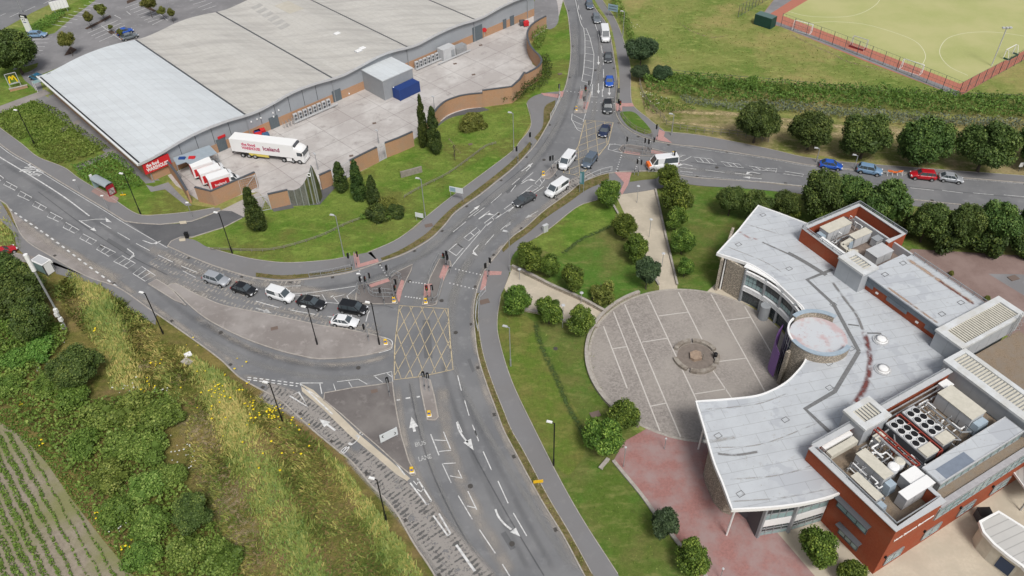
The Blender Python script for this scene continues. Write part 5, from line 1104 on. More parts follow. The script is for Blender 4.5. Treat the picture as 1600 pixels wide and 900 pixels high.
# stone end walls and side walls
def wworld(name, pts, z0, z1, m, th=0.35, closed=False): return MB().ribbon([L(G(x, y)) for x, y in pts], th, z0, 0, z1-z0, closed).build(name, m, ch)
wworld('stone_wall', [(1156,469),(1128,452)], 0, 6.2, M_rubble); 
MB().ribbon([fac(a, 15.0+k) for a, k in ((66, 0.4), (66, 9))], 0.4, 0, 0, 6.2).build('stone_wall', M_rubble, ch)
MB().ribbon([L(G(1101,741)), L(G(1104,755)), L(G(1117,785)), L(G(1130,799)), L(G(1142,803))], 0.4, 0, 0, 6.2).build('stone_wall', M_rubble, ch)
MB().ribbon([L(G(1101,741)), L(G(1108,714)), L(G(1150,705))], 0.4, 0, 0, 6.2).build('stone_wall', M_rubble, ch)
a_, b_, c_ = L(G(1181,837)), L(G(1229,829)), L(G(1273,818)); c_.x = -0.1
MB().ribbon([L(G(1155,800)), L(G(1168,811)), a_], 0.35, 0, 0, 6.2).build('dark_wall', M_dgrey, ch)
def flatbay(p0, p1):
    g = None
    for z0, z1, m in ((0.1, 1.9, M_glass), (3.3, 6.2, M_glass)):
        m1 = MB(); m1.ribbon([p0, p1], 0.1, z0, 0, z1-z0); g = m1.build('glazing', m, ch); m1 = MB(); d = (p1-p0); nrm = Vector((d.y, -d.x, 0)).normalized()*0.08
        for i in range(5): q = p0.lerp(p1, i/4)+nrm; m1.bar((q.x, q.y, z0), (q.x, q.y, z1), 0.08)
        for f in (0, .35, .7, 1): z = z0+(z1-z0)*f; m1.bar((p0.x+nrm.x, p0.y+nrm.y, z), (p1.x+nrm.x, p1.y+nrm.y, z), 0.07)
        m1.build('mullions', M_steel, g); m1 = MB(); m1.ribbon([p0+nrm*.8, p1+nrm*.8], .04, z0+.05, 0, (z1-z0)*.3); m1.build('frosted_pane', M_glassl, g)
    m1 = MB(); m1.ribbon([p0+nrm, p1+nrm], 0.12, 1.95, 0, 1.3); m1.build('louvre_band', M_lou, ch)
flatbay(a_, b_); flatbay(b_, c_)
for p in (a_, b_): m1 = MB(); m1.bar((p.x, p.y-.2, 0), (p.x, p.y-.2, 6.2), 0.36, 0.36); m1.build('facade_column', M_grey, ch)
for (x, y) in ((1135, 836), (1091, 702), (1124.5, 452)):
    p = G(x, y); q = G(*{1135: (1149, 795), 1091: (1100, 668), 1124.5: (1135, 402)}[x], 6.2); m1 = MB(); m1.bar(L(p), L(q), 0.24, 0.24, 10); m1.build('canopy_column', M_whitep, ch)
# rotunda
RC = PC+Vector((14.97, -3.55, 0))+Vector((0.15, 0.1, 0)); rl = L(RC); RR = 3.95
def rp(a, r=RR): return Vector((rl.x+r*math.cos(math.radians(a)-TH), rl.y+r*math.sin(math.radians(a)-TH), 0))
def rarc(a0, a1, r=RR, n=18): return [rp(a0+(a1-a0)*i/n, r) for i in range(n+1)]
m1 = MB(); m1.prism(rarc(0, 350, RR-.2, 36), 0, 7.25); m1.build('rotunda_drum', M_lgrey, ch)
def pink():
    m, n, b, o = node_mat('pink_roof'); co = coords(n); col = mixc(n, noise(n, co, 0.5, 5, 0.65, 0.48, 0.62), (0.52, 0.54, 0.565), (0.50, 0.39, 0.395)); col = mixc(n, noise(n, co, 2.5, 5, 0.7, 0.62, 0.7), col, (0.34, 0.2, 0.2)); n.links.new(col, b.inputs['Base Color']); b.inputs['Roughness'].default_value = 0.6; return m
m1 = MB(); m1.prism(rarc(0, 350, RR-.25, 36), 7.25, 7.32); m1.build('rotunda_roof', pink(), ch)
m1 = MB(); m1.ribbon(rarc(45, 128), 0.45, 6.7, 0, 1.5); m1.build('stone_wall', M_rubble, ch)
m1 = MB(); m1.ribbon(rarc(198, 318), 0.45, 0.0, 0, 8.0); m1.build('stone_wall', M_rubble, ch)
M_cop2 = mat('blue_coping', (0.36, 0.43, 0.49), 0.5, (0.29, 0.36, 0.42), 1.5)
m1 = MB(); m1.ribbon(rarc(42, 130), 0.62, 8.2, 0, 0.12); m1.build('coping', M_cop2, ch); m1 = MB(); m1.ribbon(rarc(197, 320), 0.62, 8.0, 0, 0.12); m1.build('coping', M_cop2, ch)
m1 = MB(); m1.ribbon(rarc(130, 197), 0.25, 7.7, 0, 0.25); m1.build('rotunda_rim', M_whitep, ch); m1 = MB(); m1.ribbon(rarc(130, 197), 0.1, 0.2, 0, 7.3); g_ = m1.build('glazing', M_glass, ch); m1 = MB()
for i in range(9): p = rp(130+67*i/8, RR+.08); m1.bar((p.x, p.y, .2), (p.x, p.y, 7.6), .09)
for z in (.3, 2.4, 4.4, 6.4): m1.ribbon(rarc(130, 197, RR+.08), .08, z, 0, .1)
m1.build('mullions', M_steel, g_)
# stone wing wall from the rotunda along the plaza
wp = [rp(232, RR+.1), L(G(1240,577)), L(G(1228,592)), L(G(1215,600))]; m1 = MB(); m1.ribbon(wp, .45, 0, 0, 6.3); m1.build('stone_wall', M_rubble, ch)
# purple banner wall
M_pur = mat('purple', (0.20, 0.10, 0.30), 0.5); b0, b1 = L(G(1207,598)), rp(150, RR+0.5); m1 = MB(); 
b0 = rp(190, RR+1.0); b1 = rp(150, RR+0.7); vs = []; 
for i in range(9):
    t = i/8; p = b0.lerp(b1, t)+(rp(170, RR+1.5)-b0.lerp(b1, .5))*math.sin(t*math.pi)*.8; h0, h1 = 0.4, 5.0+2.4*t; vs += [(p.x, p.y, h0), (p.x, p.y, h1), (p.x+.08, p.y+.08, h0), (p.x+.08, p.y+.08, h1)]
fs = []
for i in range(8): a = 4*i; b = a+4; fs += [(a, b, b+1, a+1), (a+2, a+3, b+3, b+2), (a+1, b+1, b+3, a+3)]
link('purple_panel', vs, fs, M_pur, ch)
# ---------------- rooftop equipment (each a thing) ----------------
def rt(name, lab, cat, a, b, z, grp=None): p = Q(a, b, z); return thing(name, lab, cat, p, TH, grp)
def chiller(a, b, lab, root=None):
    if root: return dup(root, Q(a, b, 6.95), TH, lab)
    r = rt('chiller', lab, 'chiller', a, b, 6.95, 'chillers in the south plant well')
    MB().box((0, 0, 1.0), (1.9, 5.6, 2.0)).build('body', M_dgrey, r); MB().box((0, 0, 2.1), (2.0, 5.7, 0.2)).build('deck', M_lgrey, r)
    for i in range(4):
        for j in (-.5, .5):
            c = MB(); c.cyl((j*.96, 2.1-i*1.0, 2.2), .47, .14, 18); f = c.build('fan', M_whitep, r); c = MB(); c.cyl((j*.96, 2.1-i*1.0, 2.34), .41, .02, 18); c.build('grille', M_blackp, f)
    MB().box((0, -2.2, 2.3), (1.95, 1.3, .26)).build('end_box', M_cream, r); MB().bar((-1.15, -2.9, .9), (-1.15, 2.8, .9), .1, .1).build('rail', M_steel, r); return r
c_ = chiller(10.95, 7.4, 'white topped twin row fan chiller nearer the left of the red beams'); chiller(13.9, 7.6, 'white topped twin row fan chiller right of the red beams', c_)
def ahu(a, b, la, lb, h, lab, mt=None, ducts=True, z=6.95):
    r = rt('air_handling_unit', lab, 'air handler', a, b, z, None); MB().box((0, 0, h/2+.15), (la, lb, h)).build('casing', M_lgrey, r); MB().box((0, 0, h+.2), (la+.12, lb+.12, .12)).build('top', mt or M_cream, r); m1 = MB(); n = max(int(max(la, lb)/1.2), 1)
    for i in range(1, n):
        if lb > la: m1.box((0, -lb/2+lb*i/n, h/2+.15), (la+.04, .05, h))
        else: m1.box((-la/2+la*i/n, 0, h/2+.15), (.05, lb+.04, h))
    m1.build('joints', M_grey, r)
    if ducts:
        if lb > la: MB().box((0, -lb/2-.5, h*.45), (la*.9, 1.0, h*.7), 0, .8).build('intake', M_cop2, r)
        else: MB().box((-la/2-.45, 0, h*.45), (.9, lb*.9, h*.7), 0, .8).build('intake', M_cop2, r)
    return r
ahu(20.0, 7.9, 2.4, 4.7, 2.1, 'long cream topped air handler beside the long slatted tower')
ahu(4.35, 6.9, 1.4, 3.9, 2.1, 'cream topped air handler in the middle of the south plant well')
ahu(1.65, 5.4, 1.0, 3.5, 1.7, 'narrow cream topped air handler along the red wall parapet')
ahu(6.0, 2.5, 4.3, 1.1, 1.9, 'white topped metal box near the open corner of the gravel well', M_whitep, False); ahu(7.1, 3.9, 2.2, 1.4, 1.7, 'smaller white topped metal box behind the larger one', M_whitep, False)
ahu(33.4, 40.4, 4.8, 1.7, 1.9, 'long cream topped air handler in the north plant well along the railing'); ahu(35.2, 37.2, 3.4, 1.2, 1.7, 'shorter cream topped air handler in the middle of the north plant well'); ahu(34.9, 33.2, 3.3, 2.1, 1.5, 'low square grey unit at the open corner of the north plant well', M_lgrey, False, 6.8)
ahu(37.2, 35.6, 1.3, 1.0, 1.2, 'small grey box unit with white vent in the north plant well', M_grey, False, 6.8); ahu(8.3, 9.4, 1.5, .9, 1.6, 'cream control cabinet beneath the square slatted tower', M_cream, False); ahu(21.5, 11.0, 1.4, 1.0, 1.4, 'small white box behind the long cream topped air handler', M_whitep, False)
def duct(name, lab, pts, w, m, n=4, z=None):
    r = thing(name, lab, 'duct' if 'duct' in name else 'pipes', Q(*pts[0][:2], 6.95), TH); m1 = MB(); o = Vector((*pts[0][:2], 6.95))
    for i in range(len(pts)-1): m1.bar(Vector(pts[i])-o, Vector(pts[i+1])-o, w, w, n)
    m1.build('run', m, r); m1 = MB()
    for p in pts: q = Vector(p)-o; m1.bar((q.x, q.y, 0), q, .07)
    m1.build('supports', M_grey, r); return r
duct('air_duct', 'white duct with rounded elbow along the red parapet', [(1.0, 11.2, 8.2), (0.9, 7.4, 8.2)], .55, M_whitep)
duct('air_duct', 'wide cream duct crossing the west corner of the south well', [(1.4, 10.6, 8.4), (5.6, 10.6, 8.4)], .8, M_cream); duct('air_duct', 'long white box duct under the north west handrail', [(1.6, 11.6, 8.3), (6.0, 11.6, 8.3)], .55, M_whitep)
duct('air_duct', 'curved cream duct in the north plant well', [(32.0, 34.6, 8.3), (31.0, 35.6, 8.3), (31.2, 37.0, 8.3), (33.4, 37.2, 8.3)], .6, M_cream); duct('air_duct', 'white duct along the red north well wall', [(29.4, 35, 8.6), (29.4, 39.5, 8.6)], .7, M_whitep)
for k, lab in enumerate(('uppermost silver pipe along the handrail', 'middle silver pipe along the handrail', 'lowest silver pipe along the handrail')):
    duct('pipe_run', lab, [(10.9, 11.5-k*.45, 8.3-k*.2), (22.3, 11.5-k*.45, 8.3-k*.2)], .2, M_steel, 8)
duct('pipe_run', 'silver pipes looping between the square tower and the chillers', [(9.2, 9.6, 8.6), (10.9, 9.8, 8.6), (9.4, 8.2, 8.4), (9.4, 6.6, 8.2), (8.4, 6.6, 8.2)], .2, M_steel, 8)
duct('pipe_run', 'white pipes beside the round tank', [(5.8, 8.4, 8.6), (6.6, 7.6, 8.6), (7.2, 7.6, 8.6), (7.2, 6.4, 8.6), (8.2, 6.0, 8.6)], .16, M_whitep, 8)
duct('pipe_run', 'insulated silver pipes right of the second chiller', [(15.4, 10.4, 8.2), (15.4, 5.2, 8.2), (16.2, 4.6, 8.2), (16.2, 10.4, 8.2)], .16, M_steel, 8)
duct('pipe_run', 'black and white pipes in the gap behind the crossing tower', [(27.9, 12.6, 7.6), (28.8, 11.2, 7.6), (29.6, 11.6, 7.6), (29.4, 9.8, 7.6)], .2, M_whitep, 8)
duct('pipe_run', 'pale pipe frame around the second chiller', [(12.75, 4.4, 7.9), (15.2, 4.4, 7.9), (15.2, 10.6, 7.9)], .12, M_lgrey, 6)
duct('pipe_run', 'pale pipe frame left of the first chiller', [(9.75, 10.6, 7.6), (9.75, 4.2, 7.6), (12.0, 4.2, 7.6)], .12, M_lgrey, 6)
duct('pipe_run', 'thick silver pipes crossing by the red beams', [(7.9, 9.2, 8.9), (7.9, 4.9, 8.9)], .3, M_steel, 8); duct('pipe_run', 'second thick silver pipe beside the round tanks', [(7.2, 8.8, 8.7), (6.2, 8.8, 8.7), (6.2, 7.2, 8.7)], .22, M_whitep, 8)
duct('pipe_run', 'tangle of grey pipes between the two cream topped air handlers', [(3.0, 8.6, 7.9), (2.9, 6.6, 8.1), (3.1, 4.8, 7.8), (2.7, 3.6, 7.9)], .25, M_grey, 8)
duct('pipe_run', 'grey cable trays along the long cream topped air handler', [(17.4, 10.6, 8.0), (17.4, 5.4, 8.0), (18.4, 4.9, 8.0)], .22, M_grey, 6)
duct('pipe_run', 'grey valves and pipes in the north plant well', [(31.6, 38.6, 7.5), (33.2, 38.7, 7.8), (35.4, 38.8, 7.5)], .2, M_steel, 6)
for a0, lab in ((12.35, 'red steel beam frame between the two chillers'), (8.6, 'red steel beam frame beside the round tank')):
    r = rt('beam_frame', lab, 'steel frame', a0, 7.5, 6.95); m1 = MB()
    for x in (-.3, .3): m1.bar((x, -3.0, 1.9), (x, 3.0, 1.9), .16, .2)
    for y in (-3, -1.5, 0, 1.5, 3): m1.bar((-.3, y, 1.9), (.3, y, 1.9), .12)
    m1.build('beams', mat('red_oxide', (0.26, 0.05, 0.035), 0.6), r); m1 = MB()
    for y in (-3, 0, 3): m1.bar((-.3, y, 0), (-.3, y, 1.85), .14); m1.bar((.3, y, 0), (.3, y, 1.85), .14)
    m1.build('posts', MATS['red_oxide'], r)
def pipework(a0, a1, b0, b1, n, seed, lab):
    r = rt('pipework', lab, 'pipework', a0, b0, 6.95); rg = random.Random(seed)
    for m_i, w_ in ((M_steel, .13), (M_whitep, .16), (M_dgrey, .1)):
        m1 = MB()
        for k in range(n):
            p = Vector((rg.uniform(0, a1-a0), rg.uniform(0, b1-b0), rg.uniform(.5, 1.7)))
            for q in range(3):
                e = p.copy(); ax = rg.choice((0, 1, 0, 1, 2)); e[ax] += rg.uniform(-1.2, 1.2); e.x = min(max(e.x, 0), a1-a0); e.y = min(max(e.y, 0), b1-b0); e.z = min(max(e.z, .15), 1.9)
                if (e-p).length > .2: m1.bar(p, e, w_, w_, 6)
                p = e
            m1.bar(p, (p.x, p.y, 0), .06)
        m1.build('pipes', m_i, r)
pipework(5.3, 9.2, 6.6, 9.6, 9, 1, 'dense tangle of pipes and valves behind the round topped tanks'); pipework(2.4, 3.5, 3.8, 8.6, 6, 2, 'narrow tangle of pipes between two cream topped units'); pipework(15.2, 18.4, 4.6, 10.8, 10, 3, 'tangle of pipes left of the long cream topped air handler'); pipework(30.6, 33.0, 37.4, 39.3, 5, 4, 'small pipe tangle in the north plant well'); pipework(7.8, 9.5, 4.2, 6.6, 6, 5, 'pipe tangle between the tanks and the white topped boxes'); pipework(36.2, 38.0, 38.8, 41.6, 5, 6, 'pipe tangle in the far corner of the north plant well')
for i, (a, b, r_, lab) in enumerate(((6.25, 5.75, .62, 'white round topped tank in the south plant well'), (7.4, 5.9, .6, 'cream round topped tank behind the white one'))):
    r = rt('water_tank', lab, 'tank', a, b, 6.95); MB().cyl((0, 0, 0), r_, 1.9, 22).build('body', M_lgrey, r, True); MB().cyl((0, 0, 1.9), r_, .12, 22, r_*.7).build('lid', M_whitep if i == 0 else M_cream, r)
r = rt('roof_ladder', 'grey hooped ladder climbing the crossing slatted tower', 'ladder', 37.8, 13.3, 6.3); m1 = MB()
for x in (-.25, .25): m1.bar((x, 0, 0), (x, 0, 4.4), .06)
for k in range(12): m1.bar((-.25, 0, .3+k*.33), (.25, 0, .3+k*.33), .04)
m1.build('rungs', M_steel, r); m1 = MB()
for k in range(4):
    z = 2+k*.7
    for j in range(8): t0, t1 = math.pi*j/8, math.pi*(j+1)/8; m1.bar((.4*math.cos(t0), -.7*math.sin(t0), z), (.4*math.cos(t1), -.7*math.sin(t1), z), .04)
m1.build('hoops', M_steel, r)
# plaza: stone ring with worn block, bin
pr = thing('stone_ring', 'broken ring of low stone seats around a worn block on the plaza', 'seating', G(1087, 560)); c = G(1087, 558); c2 = Vector((c.x, c.y, 0)); m1 = MB()
rr = 3.0; M_worns = mat('worn_stone', (0.24, 0.205, 0.17), 0.95, (0.17, 0.145, 0.12), 2.5, (0.33,0.30,0.26), 0.9, bmp=.3)
for a0, a1 in ((20, 88), (95, 150), (185, 235), (245, 318), (330, 372)):
    m1 = MB(); m1.ribbon([c2+Vector((math.cos(math.radians(a)), math.sin(math.radians(a)), 0))*rr for a in np.linspace(a0, a1, 10)], .62, .045, 0, .45); att(m1.build('seat_wall', M_worns), pr)
m1 = MB(); m1.prism([c2+Vector((math.cos(t), math.sin(t), 0))*2.6 for t in np.linspace(0, 6.2, 28)], .046, .08); att(m1.build('basin_floor', mat('basin', (0.22, 0.185, 0.16), .95, (0.17,0.145,0.125), 2)), pr)
m1 = MB(); m1.prism([c2+Vector(q) for q in ((-.9,-.5,0),(-.4,-.95,0),(.7,-.7,0),(.8,.5,0),(.1,.9,0),(-.8,.5,0))], .08, .55); att(m1.build('centre_block', mat('block', (0.36, 0.27, 0.20), .95, (0.27,0.2,0.15), 2)), pr)
m1 = MB(); m1.bar(c2+Vector((.85, -.6, 0)), c2+Vector((.85, -.6, 1.3)), .12); att(m1.build('marker_post', M_wood), pr)
b_ = thing('litter_bin', 'black litter bin standing by the stone ring on the plaza', 'bin', G(1117, 560)+Vector((0, 0, .045))); MB().cyl((0, 0, 0), .28, .95, 14).build('body', M_blackp, b_); MB().cyl((0, 0, .95), .3, .12, 14, .18).build('lid', M_blackp, b_); MB().box((.0, -.29, .3), (.3, .04, .25)).build('plate', M_whitep, b_)
# low walls: plaza west rim, paths
def lowwall(l, h, lab, th=.35, m=None, k=4):
    p = GS(l, k); r = thing('low_wall', lab, 'wall', p[0]); att(MB().ribbon(p, th, 0, 0, h).build('wall', m or M_rubble), r); att(MB().ribbon(p, th+.08, h, 0, .08).build('coping', M_kerb), r); return r
r = thing('low_wall', 'low curved stone wall around the west rim of the plaza', 'wall', PC); pts = arc(PR+.45, 112, 232, 40); att(MB().ribbon(pts, .4, 0, 0, .5).build('wall', M_rubble), r); att(MB().ribbon(pts, .5, .5, 0, .08).build('coping', M_kerb), r)
lowwall([(800,419),(825,430),(862,449),(905,468),(946,490)], .6, 'low stone wall above the beige path from the crossing', m=M_rubble)
lowwall([(820,486),(850,492),(882,503),(934,512)], .35, 'low stone kerb wall below the beige path by the tree row')
lowwall([(1024,297),(1040,370),(1058,446)], .3, 'low kerb wall on the right of the tapering beige path', .25)
lowwall([(958,322),(980,360),(1005,405),(1029,446)], .3, 'low kerb wall on the left of the tapering beige path', .25)
lowwall([(958,721),(975,742),(1000,772),(1025,806),(1060,850),(1105,905)], .25, 'low kerb wall between the lawn and the pink paving', .35, M_kerb)
# small curved building bottom right
kb_ = thing('curved_kiosk', 'small cream building with ribbed curved roof in the bottom right corner', 'kiosk', G(1560, 850)); z = 3.2
top = [G(1531,816,z), G(1560,800,z), G(1640,850,z), G(1640,935,z), G(1597,884,z), G(1575,868,z), G(1553,850,z), G(1537,832,z)]
cx_ = sum((p for p in top), Vector())/len(top); wl = [cx_+(p-cx_)*.93 for p in top]
att(MB().prism(wl, 0, 3.0).build('wall', M_cream), kb_); att(MB().prism(top, 3.0, 3.25).build('roof', clad_mat('ribbed_roof', (0.50, 0.49, 0.47), .12, .9, 1.2, .7)), kb_); m1 = MB(); m1.ribbon(top, .3, 2.9, 0, .42, True); att(m1.build('fascia', M_whitep), kb_)
dd = wl[4].lerp(wl[5], .2); de = wl[5].lerp(wl[6], .3); dn = Vector((de.y-dd.y, dd.x-de.x, 0)).normalized()*.06; m1 = MB(); m1.prism([dd+dn, de+dn, de-dn, dd-dn], .3, 2.3); att(m1.build('door', mat('navy_door', (0.03, 0.05, 0.10), .5)), kb_)
r = thing('grey_bin', 'dark grey wheeled bin store by the cream curved building', 'bin store', G(1535, 815)); MB().box((0, .4, .7), (1.4, 1.1, 1.4)).build('body', M_dgrey, r); MB().box((0, .4, 1.45), (1.5, 1.2, .1)).build('lid', M_blackp, r)
sh = thing('frame_shelter', 'grey framed flat shelter against the red wall at the right edge', 'shelter', G(1575, 780)); tp_ = [G(1583,738,3), G(1640,700,3), G(1700,760,3), G(1610,775,3)]; att(MB().prism(tp_, 2.9, 3.05).build('roof', clad_mat('shelter_roof', (0.42, 0.41, 0.39), .15, .6, .5, .7)), sh); m1 = MB(); m1.ribbon(tp_, .18, 2.85, 0, .3, True); att(m1.build('rim', M_whitep), sh); 
for p in tp_: pst(sh, (p.x, p.y, 0), 2.9, .16, M_steel)
# ================= vegetation =================
def leaf_mat(name, c1, c2, c3, sub=0.0):
    m, n, b, o = node_mat(name); a = n.nodes.new('ShaderNodeAttribute'); a.attribute_name = 'tone'
    r = n.nodes.new('ShaderNodeValToRGB'); e = r.color_ramp.elements; e[0].color = (*c1, 1); e[1].color = (*c3, 1); x = r.color_ramp.elements.new(0.5); x.color = (*c2, 1)
    n.links.new(a.outputs['Fac'], r.inputs[0]); oi = n.nodes.new('ShaderNodeObjectInfo'); mr = n.nodes.new('ShaderNodeMapRange'); mr.inputs[3].default_value = 0.85; mr.inputs[4].default_value = 1.15; n.links.new(oi.outputs['Random'], mr.inputs[0])
    h = n.nodes.new('ShaderNodeHueSaturation'); m2 = n.nodes.new('ShaderNodeMapRange'); m2.inputs[3].default_value = .482; m2.inputs[4].default_value = .522; n.links.new(oi.outputs['Random'], m2.inputs[0]); n.links.new(m2.outputs[0], h.inputs['Hue']); n.links.new(mr.outputs[0], h.inputs['Value']); n.links.new(r.outputs[0], h.inputs['Color']); n.links.new(h.outputs[0], b.inputs['Base Color'])
    b.inputs['Roughness'].default_value = 0.6; b.inputs['Specular IOR Level'].default_value = 0.25; MATS[name] = m; return m
ML_tree = leaf_mat('leaf_green', (0.038, 0.066, 0.010), (0.090, 0.145, 0.020), (0.24, 0.30, 0.05))
ML_dark = leaf_mat('leaf_dark', (0.026, 0.046, 0.020), (0.048, 0.080, 0.034), (0.09, 0.13, 0.055))
ML_big = leaf_mat('leaf_park', (0.034, 0.060, 0.013), (0.072, 0.118, 0.026), (0.17, 0.22, 0.05))
ML_con = leaf_mat('leaf_conifer', (0.022, 0.040, 0.010), (0.050, 0.080, 0.016), (0.12, 0.15, 0.03))
ML_yel = leaf_mat('leaf_yellowish', (0.07, 0.085, 0.015), (0.14, 0.15, 0.03), (0.26, 0.25, 0.06))
ML_scrub = leaf_mat('leaf_scrub', (0.06, 0.095, 0.016), (0.13, 0.19, 0.032), (0.26, 0.31, 0.075))
ML_bright = leaf_mat('leaf_bright', (0.05, 0.10, 0.015), (0.11, 0.19, 0.03), (0.21, 0.30, 0.065))
ML_hedge = leaf_mat('leaf_hedge', (0.045, 0.085, 0.016), (0.095, 0.17, 0.028), (0.20, 0.29, 0.065))
ML_reed = leaf_mat('leaf_reed', (0.09, 0.12, 0.085), (0.16, 0.20, 0.14), (0.26, 0.29, 0.20))
ML_grass = leaf_mat('leaf_tallgrass', (0.10, 0.155, 0.03), (0.20, 0.22, 0.05), (0.41, 0.31, 0.11))
M_flow = mat('yellow_flower', (0.75, 0.58, 0.02), 0.7); M_wflow = mat('white_flower', (0.62, 0.63, 0.58), 0.8)
def quads(P, N, size, rng, tone, flat=0.0):
    """leaf clumps: bent quads at P facing roughly N"""
    n = len(P); N = N+rng.normal(0, 0.75, (n, 3)); N /= np.linalg.norm(N, axis=1)[:, None]+1e-9
    t = rng.normal(0, 1, (n, 3)); t -= N*(t*N).sum(1)[:, None]; t /= np.linalg.norm(t, axis=1)[:, None]+1e-9; b = np.cross(N, t)
    s = (size*rng.uniform(0.6, 1.3, n))[:, None]; k = rng.uniform(0.5, 0.9, n)[:, None]
    V = np.stack([P-t*s*0.5-b*s*k*.35, P+t*s*.15-b*s*k*.55, P+t*s*0.55+b*s*k*.1, P-t*s*.1+b*s*k*.55], 1)
    return V.reshape(-1, 3), tone
def foliage_mesh(name, V, tone, m):
    n = len(V)//4; me = bpy.data.meshes.new(name); me.vertices.add(len(V)); me.vertices.foreach_set('co', V.astype(np.float32).ravel())
    me.loops.add(4*n); me.loops.foreach_set('vertex_index', np.arange(4*n, dtype=np.int32)); me.polygons.add(n); me.polygons.foreach_set('loop_start', np.arange(0, 4*n, 4, dtype=np.int32)); me.polygons.foreach_set('loop_total', np.full(n, 4, dtype=np.int32))
    at = me.attributes.new('tone', 'FLOAT', 'FACE'); at.data.foreach_set('value', np.clip(tone, 0, 1).astype(np.float32)); me.materials.append(m); me.update(calc_edges=True); return me
def add_core(me_V, tone, lobes, rng, m=None): pass
def crown(name, rx, rz, seed, m, n=3200, nl=22, size=.42, shape='round', lobe=.42, fill=.12):
    rng = np.random.default_rng(seed); lobes = []
    for i in range(nl):
        u = rng.uniform(-0.75, 1); th = rng.uniform(0, 2*math.pi)
        if shape == 'round': r = math.sqrt(max(1-u*u, 0)); k = rng.uniform(.55, .78); c = np.array([r*math.cos(th)*rx*k, r*math.sin(th)*rx*k, u*rz*k]); R = rng.uniform(.55, 1.25)*lobe*rx; c = c*rng.uniform(.85, 1.12)
        elif shape == 'cone':
            u = rng.uniform(0, 1)**.9; w = (1-u)**.55*(.7+.3*min(u*5, 1)); c = np.array([w*math.cos(th)*rx*.6, w*math.sin(th)*rx*.6, (u*2-1)*rz*.95]); R = rx*(.24+.34*w)
        else: r = rng.uniform(0, 1)**.5; c = np.array([r*math.cos(th)*rx*.8, r*math.sin(th)*rx*.8, rng.uniform(-.6, .8)*rz*(1-r*.6)]); R = rng.uniform(.6, 1.3)*lobe*rx
        lobes.append((c, R))
    W = np.array([l[1]**2 for l in lobes]); W /= W.sum(); idx = rng.choice(nl, n, p=W)
    C = np.array([l[0] for l in lobes])[idx]; R = np.array([l[1] for l in lobes])[idx]
    D = rng.normal(0, 1, (n, 3)); D /= np.linalg.norm(D, axis=1)[:, None]; rad = R*rng.uniform(.72, 1.08, n)
    P = C+D*rad[:, None]
    # drop clumps buried deep in another lobe
    keep = np.ones(n, bool)
    for c, r in lobes: keep &= ~(np.linalg.norm(P-c, axis=1) < r*.6)
    P, D, idx = P[keep], D[keep], idx[keep]
    lt = rng.uniform(-.24, .26, nl)[idx]; tone = .42+lt+rng.normal(0, .19, len(P))+.1*D[:, 2]  # up-facing clumps toned lighter: light from above put into the leaf colour
    V, t = quads(P, D+np.array([0, 0, .35]), size, rng, tone)
    # inner shell keeps the crown from being see-through; darker tone paints its inner shade
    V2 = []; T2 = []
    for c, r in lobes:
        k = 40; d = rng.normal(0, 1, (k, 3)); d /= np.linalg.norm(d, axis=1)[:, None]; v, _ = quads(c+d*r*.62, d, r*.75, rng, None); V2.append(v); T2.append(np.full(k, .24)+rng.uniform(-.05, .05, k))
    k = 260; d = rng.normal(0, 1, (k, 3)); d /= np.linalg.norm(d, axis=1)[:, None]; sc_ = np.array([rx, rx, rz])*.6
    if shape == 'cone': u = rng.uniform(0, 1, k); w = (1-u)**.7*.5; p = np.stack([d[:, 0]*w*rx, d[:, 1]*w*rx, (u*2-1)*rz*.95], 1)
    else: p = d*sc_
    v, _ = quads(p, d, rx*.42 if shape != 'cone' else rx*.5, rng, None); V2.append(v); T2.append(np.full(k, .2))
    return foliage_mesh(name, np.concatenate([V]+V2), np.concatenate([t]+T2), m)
def trunk_mesh(r, h, seed, limbs=5, spread=1.2):
    rg = random.Random(seed); m = MB(); z = 0; x = y = 0; k = 4
    pts = [(0, 0, 0)]
    for i in range(k): x += rg.uniform(-.06, .06)*h; y += rg.uniform(-.06, .06)*h; pts.append((x, y, h*(i+1)/k))
    for i in range(k):
        a, b = Vector(pts[i]), Vector(pts[i+1]); n = 8; ra, rb_ = r*(1-i*.16), r*(1-(i+1)*.16); vs = [(p.x+q*math.cos(2*math.pi*j/n), p.y+q*math.sin(2*math.pi*j/n), p.z) for p, q in ((a, ra), (b, rb_)) for j in range(n)]
        m.add(vs, [(j, (j+1) % n, n+(j+1) % n, n+j) for j in range(n)])
    for i in range(limbs):
        a = 2*math.pi*i/limbs+rg.uniform(-.4, .4); st = Vector(pts[2]).lerp(Vector(pts[4]), rg.random()); e = st+Vector((math.cos(a)*spread, math.sin(a)*spread, rg.uniform(.5, 1.1)*spread)); m.bar(st, e, r*.8, r*.8, 6)
    me_o = m.build('trunk', M_bark); me = me_o.data; bpy.data.objects.remove(me_o); return me
def mk(name, me, parent, loc=(0, 0, 0)): o = bpy.data.objects.new(name, me); COL.objects.link(o); o.parent = parent; o.location = loc; return o
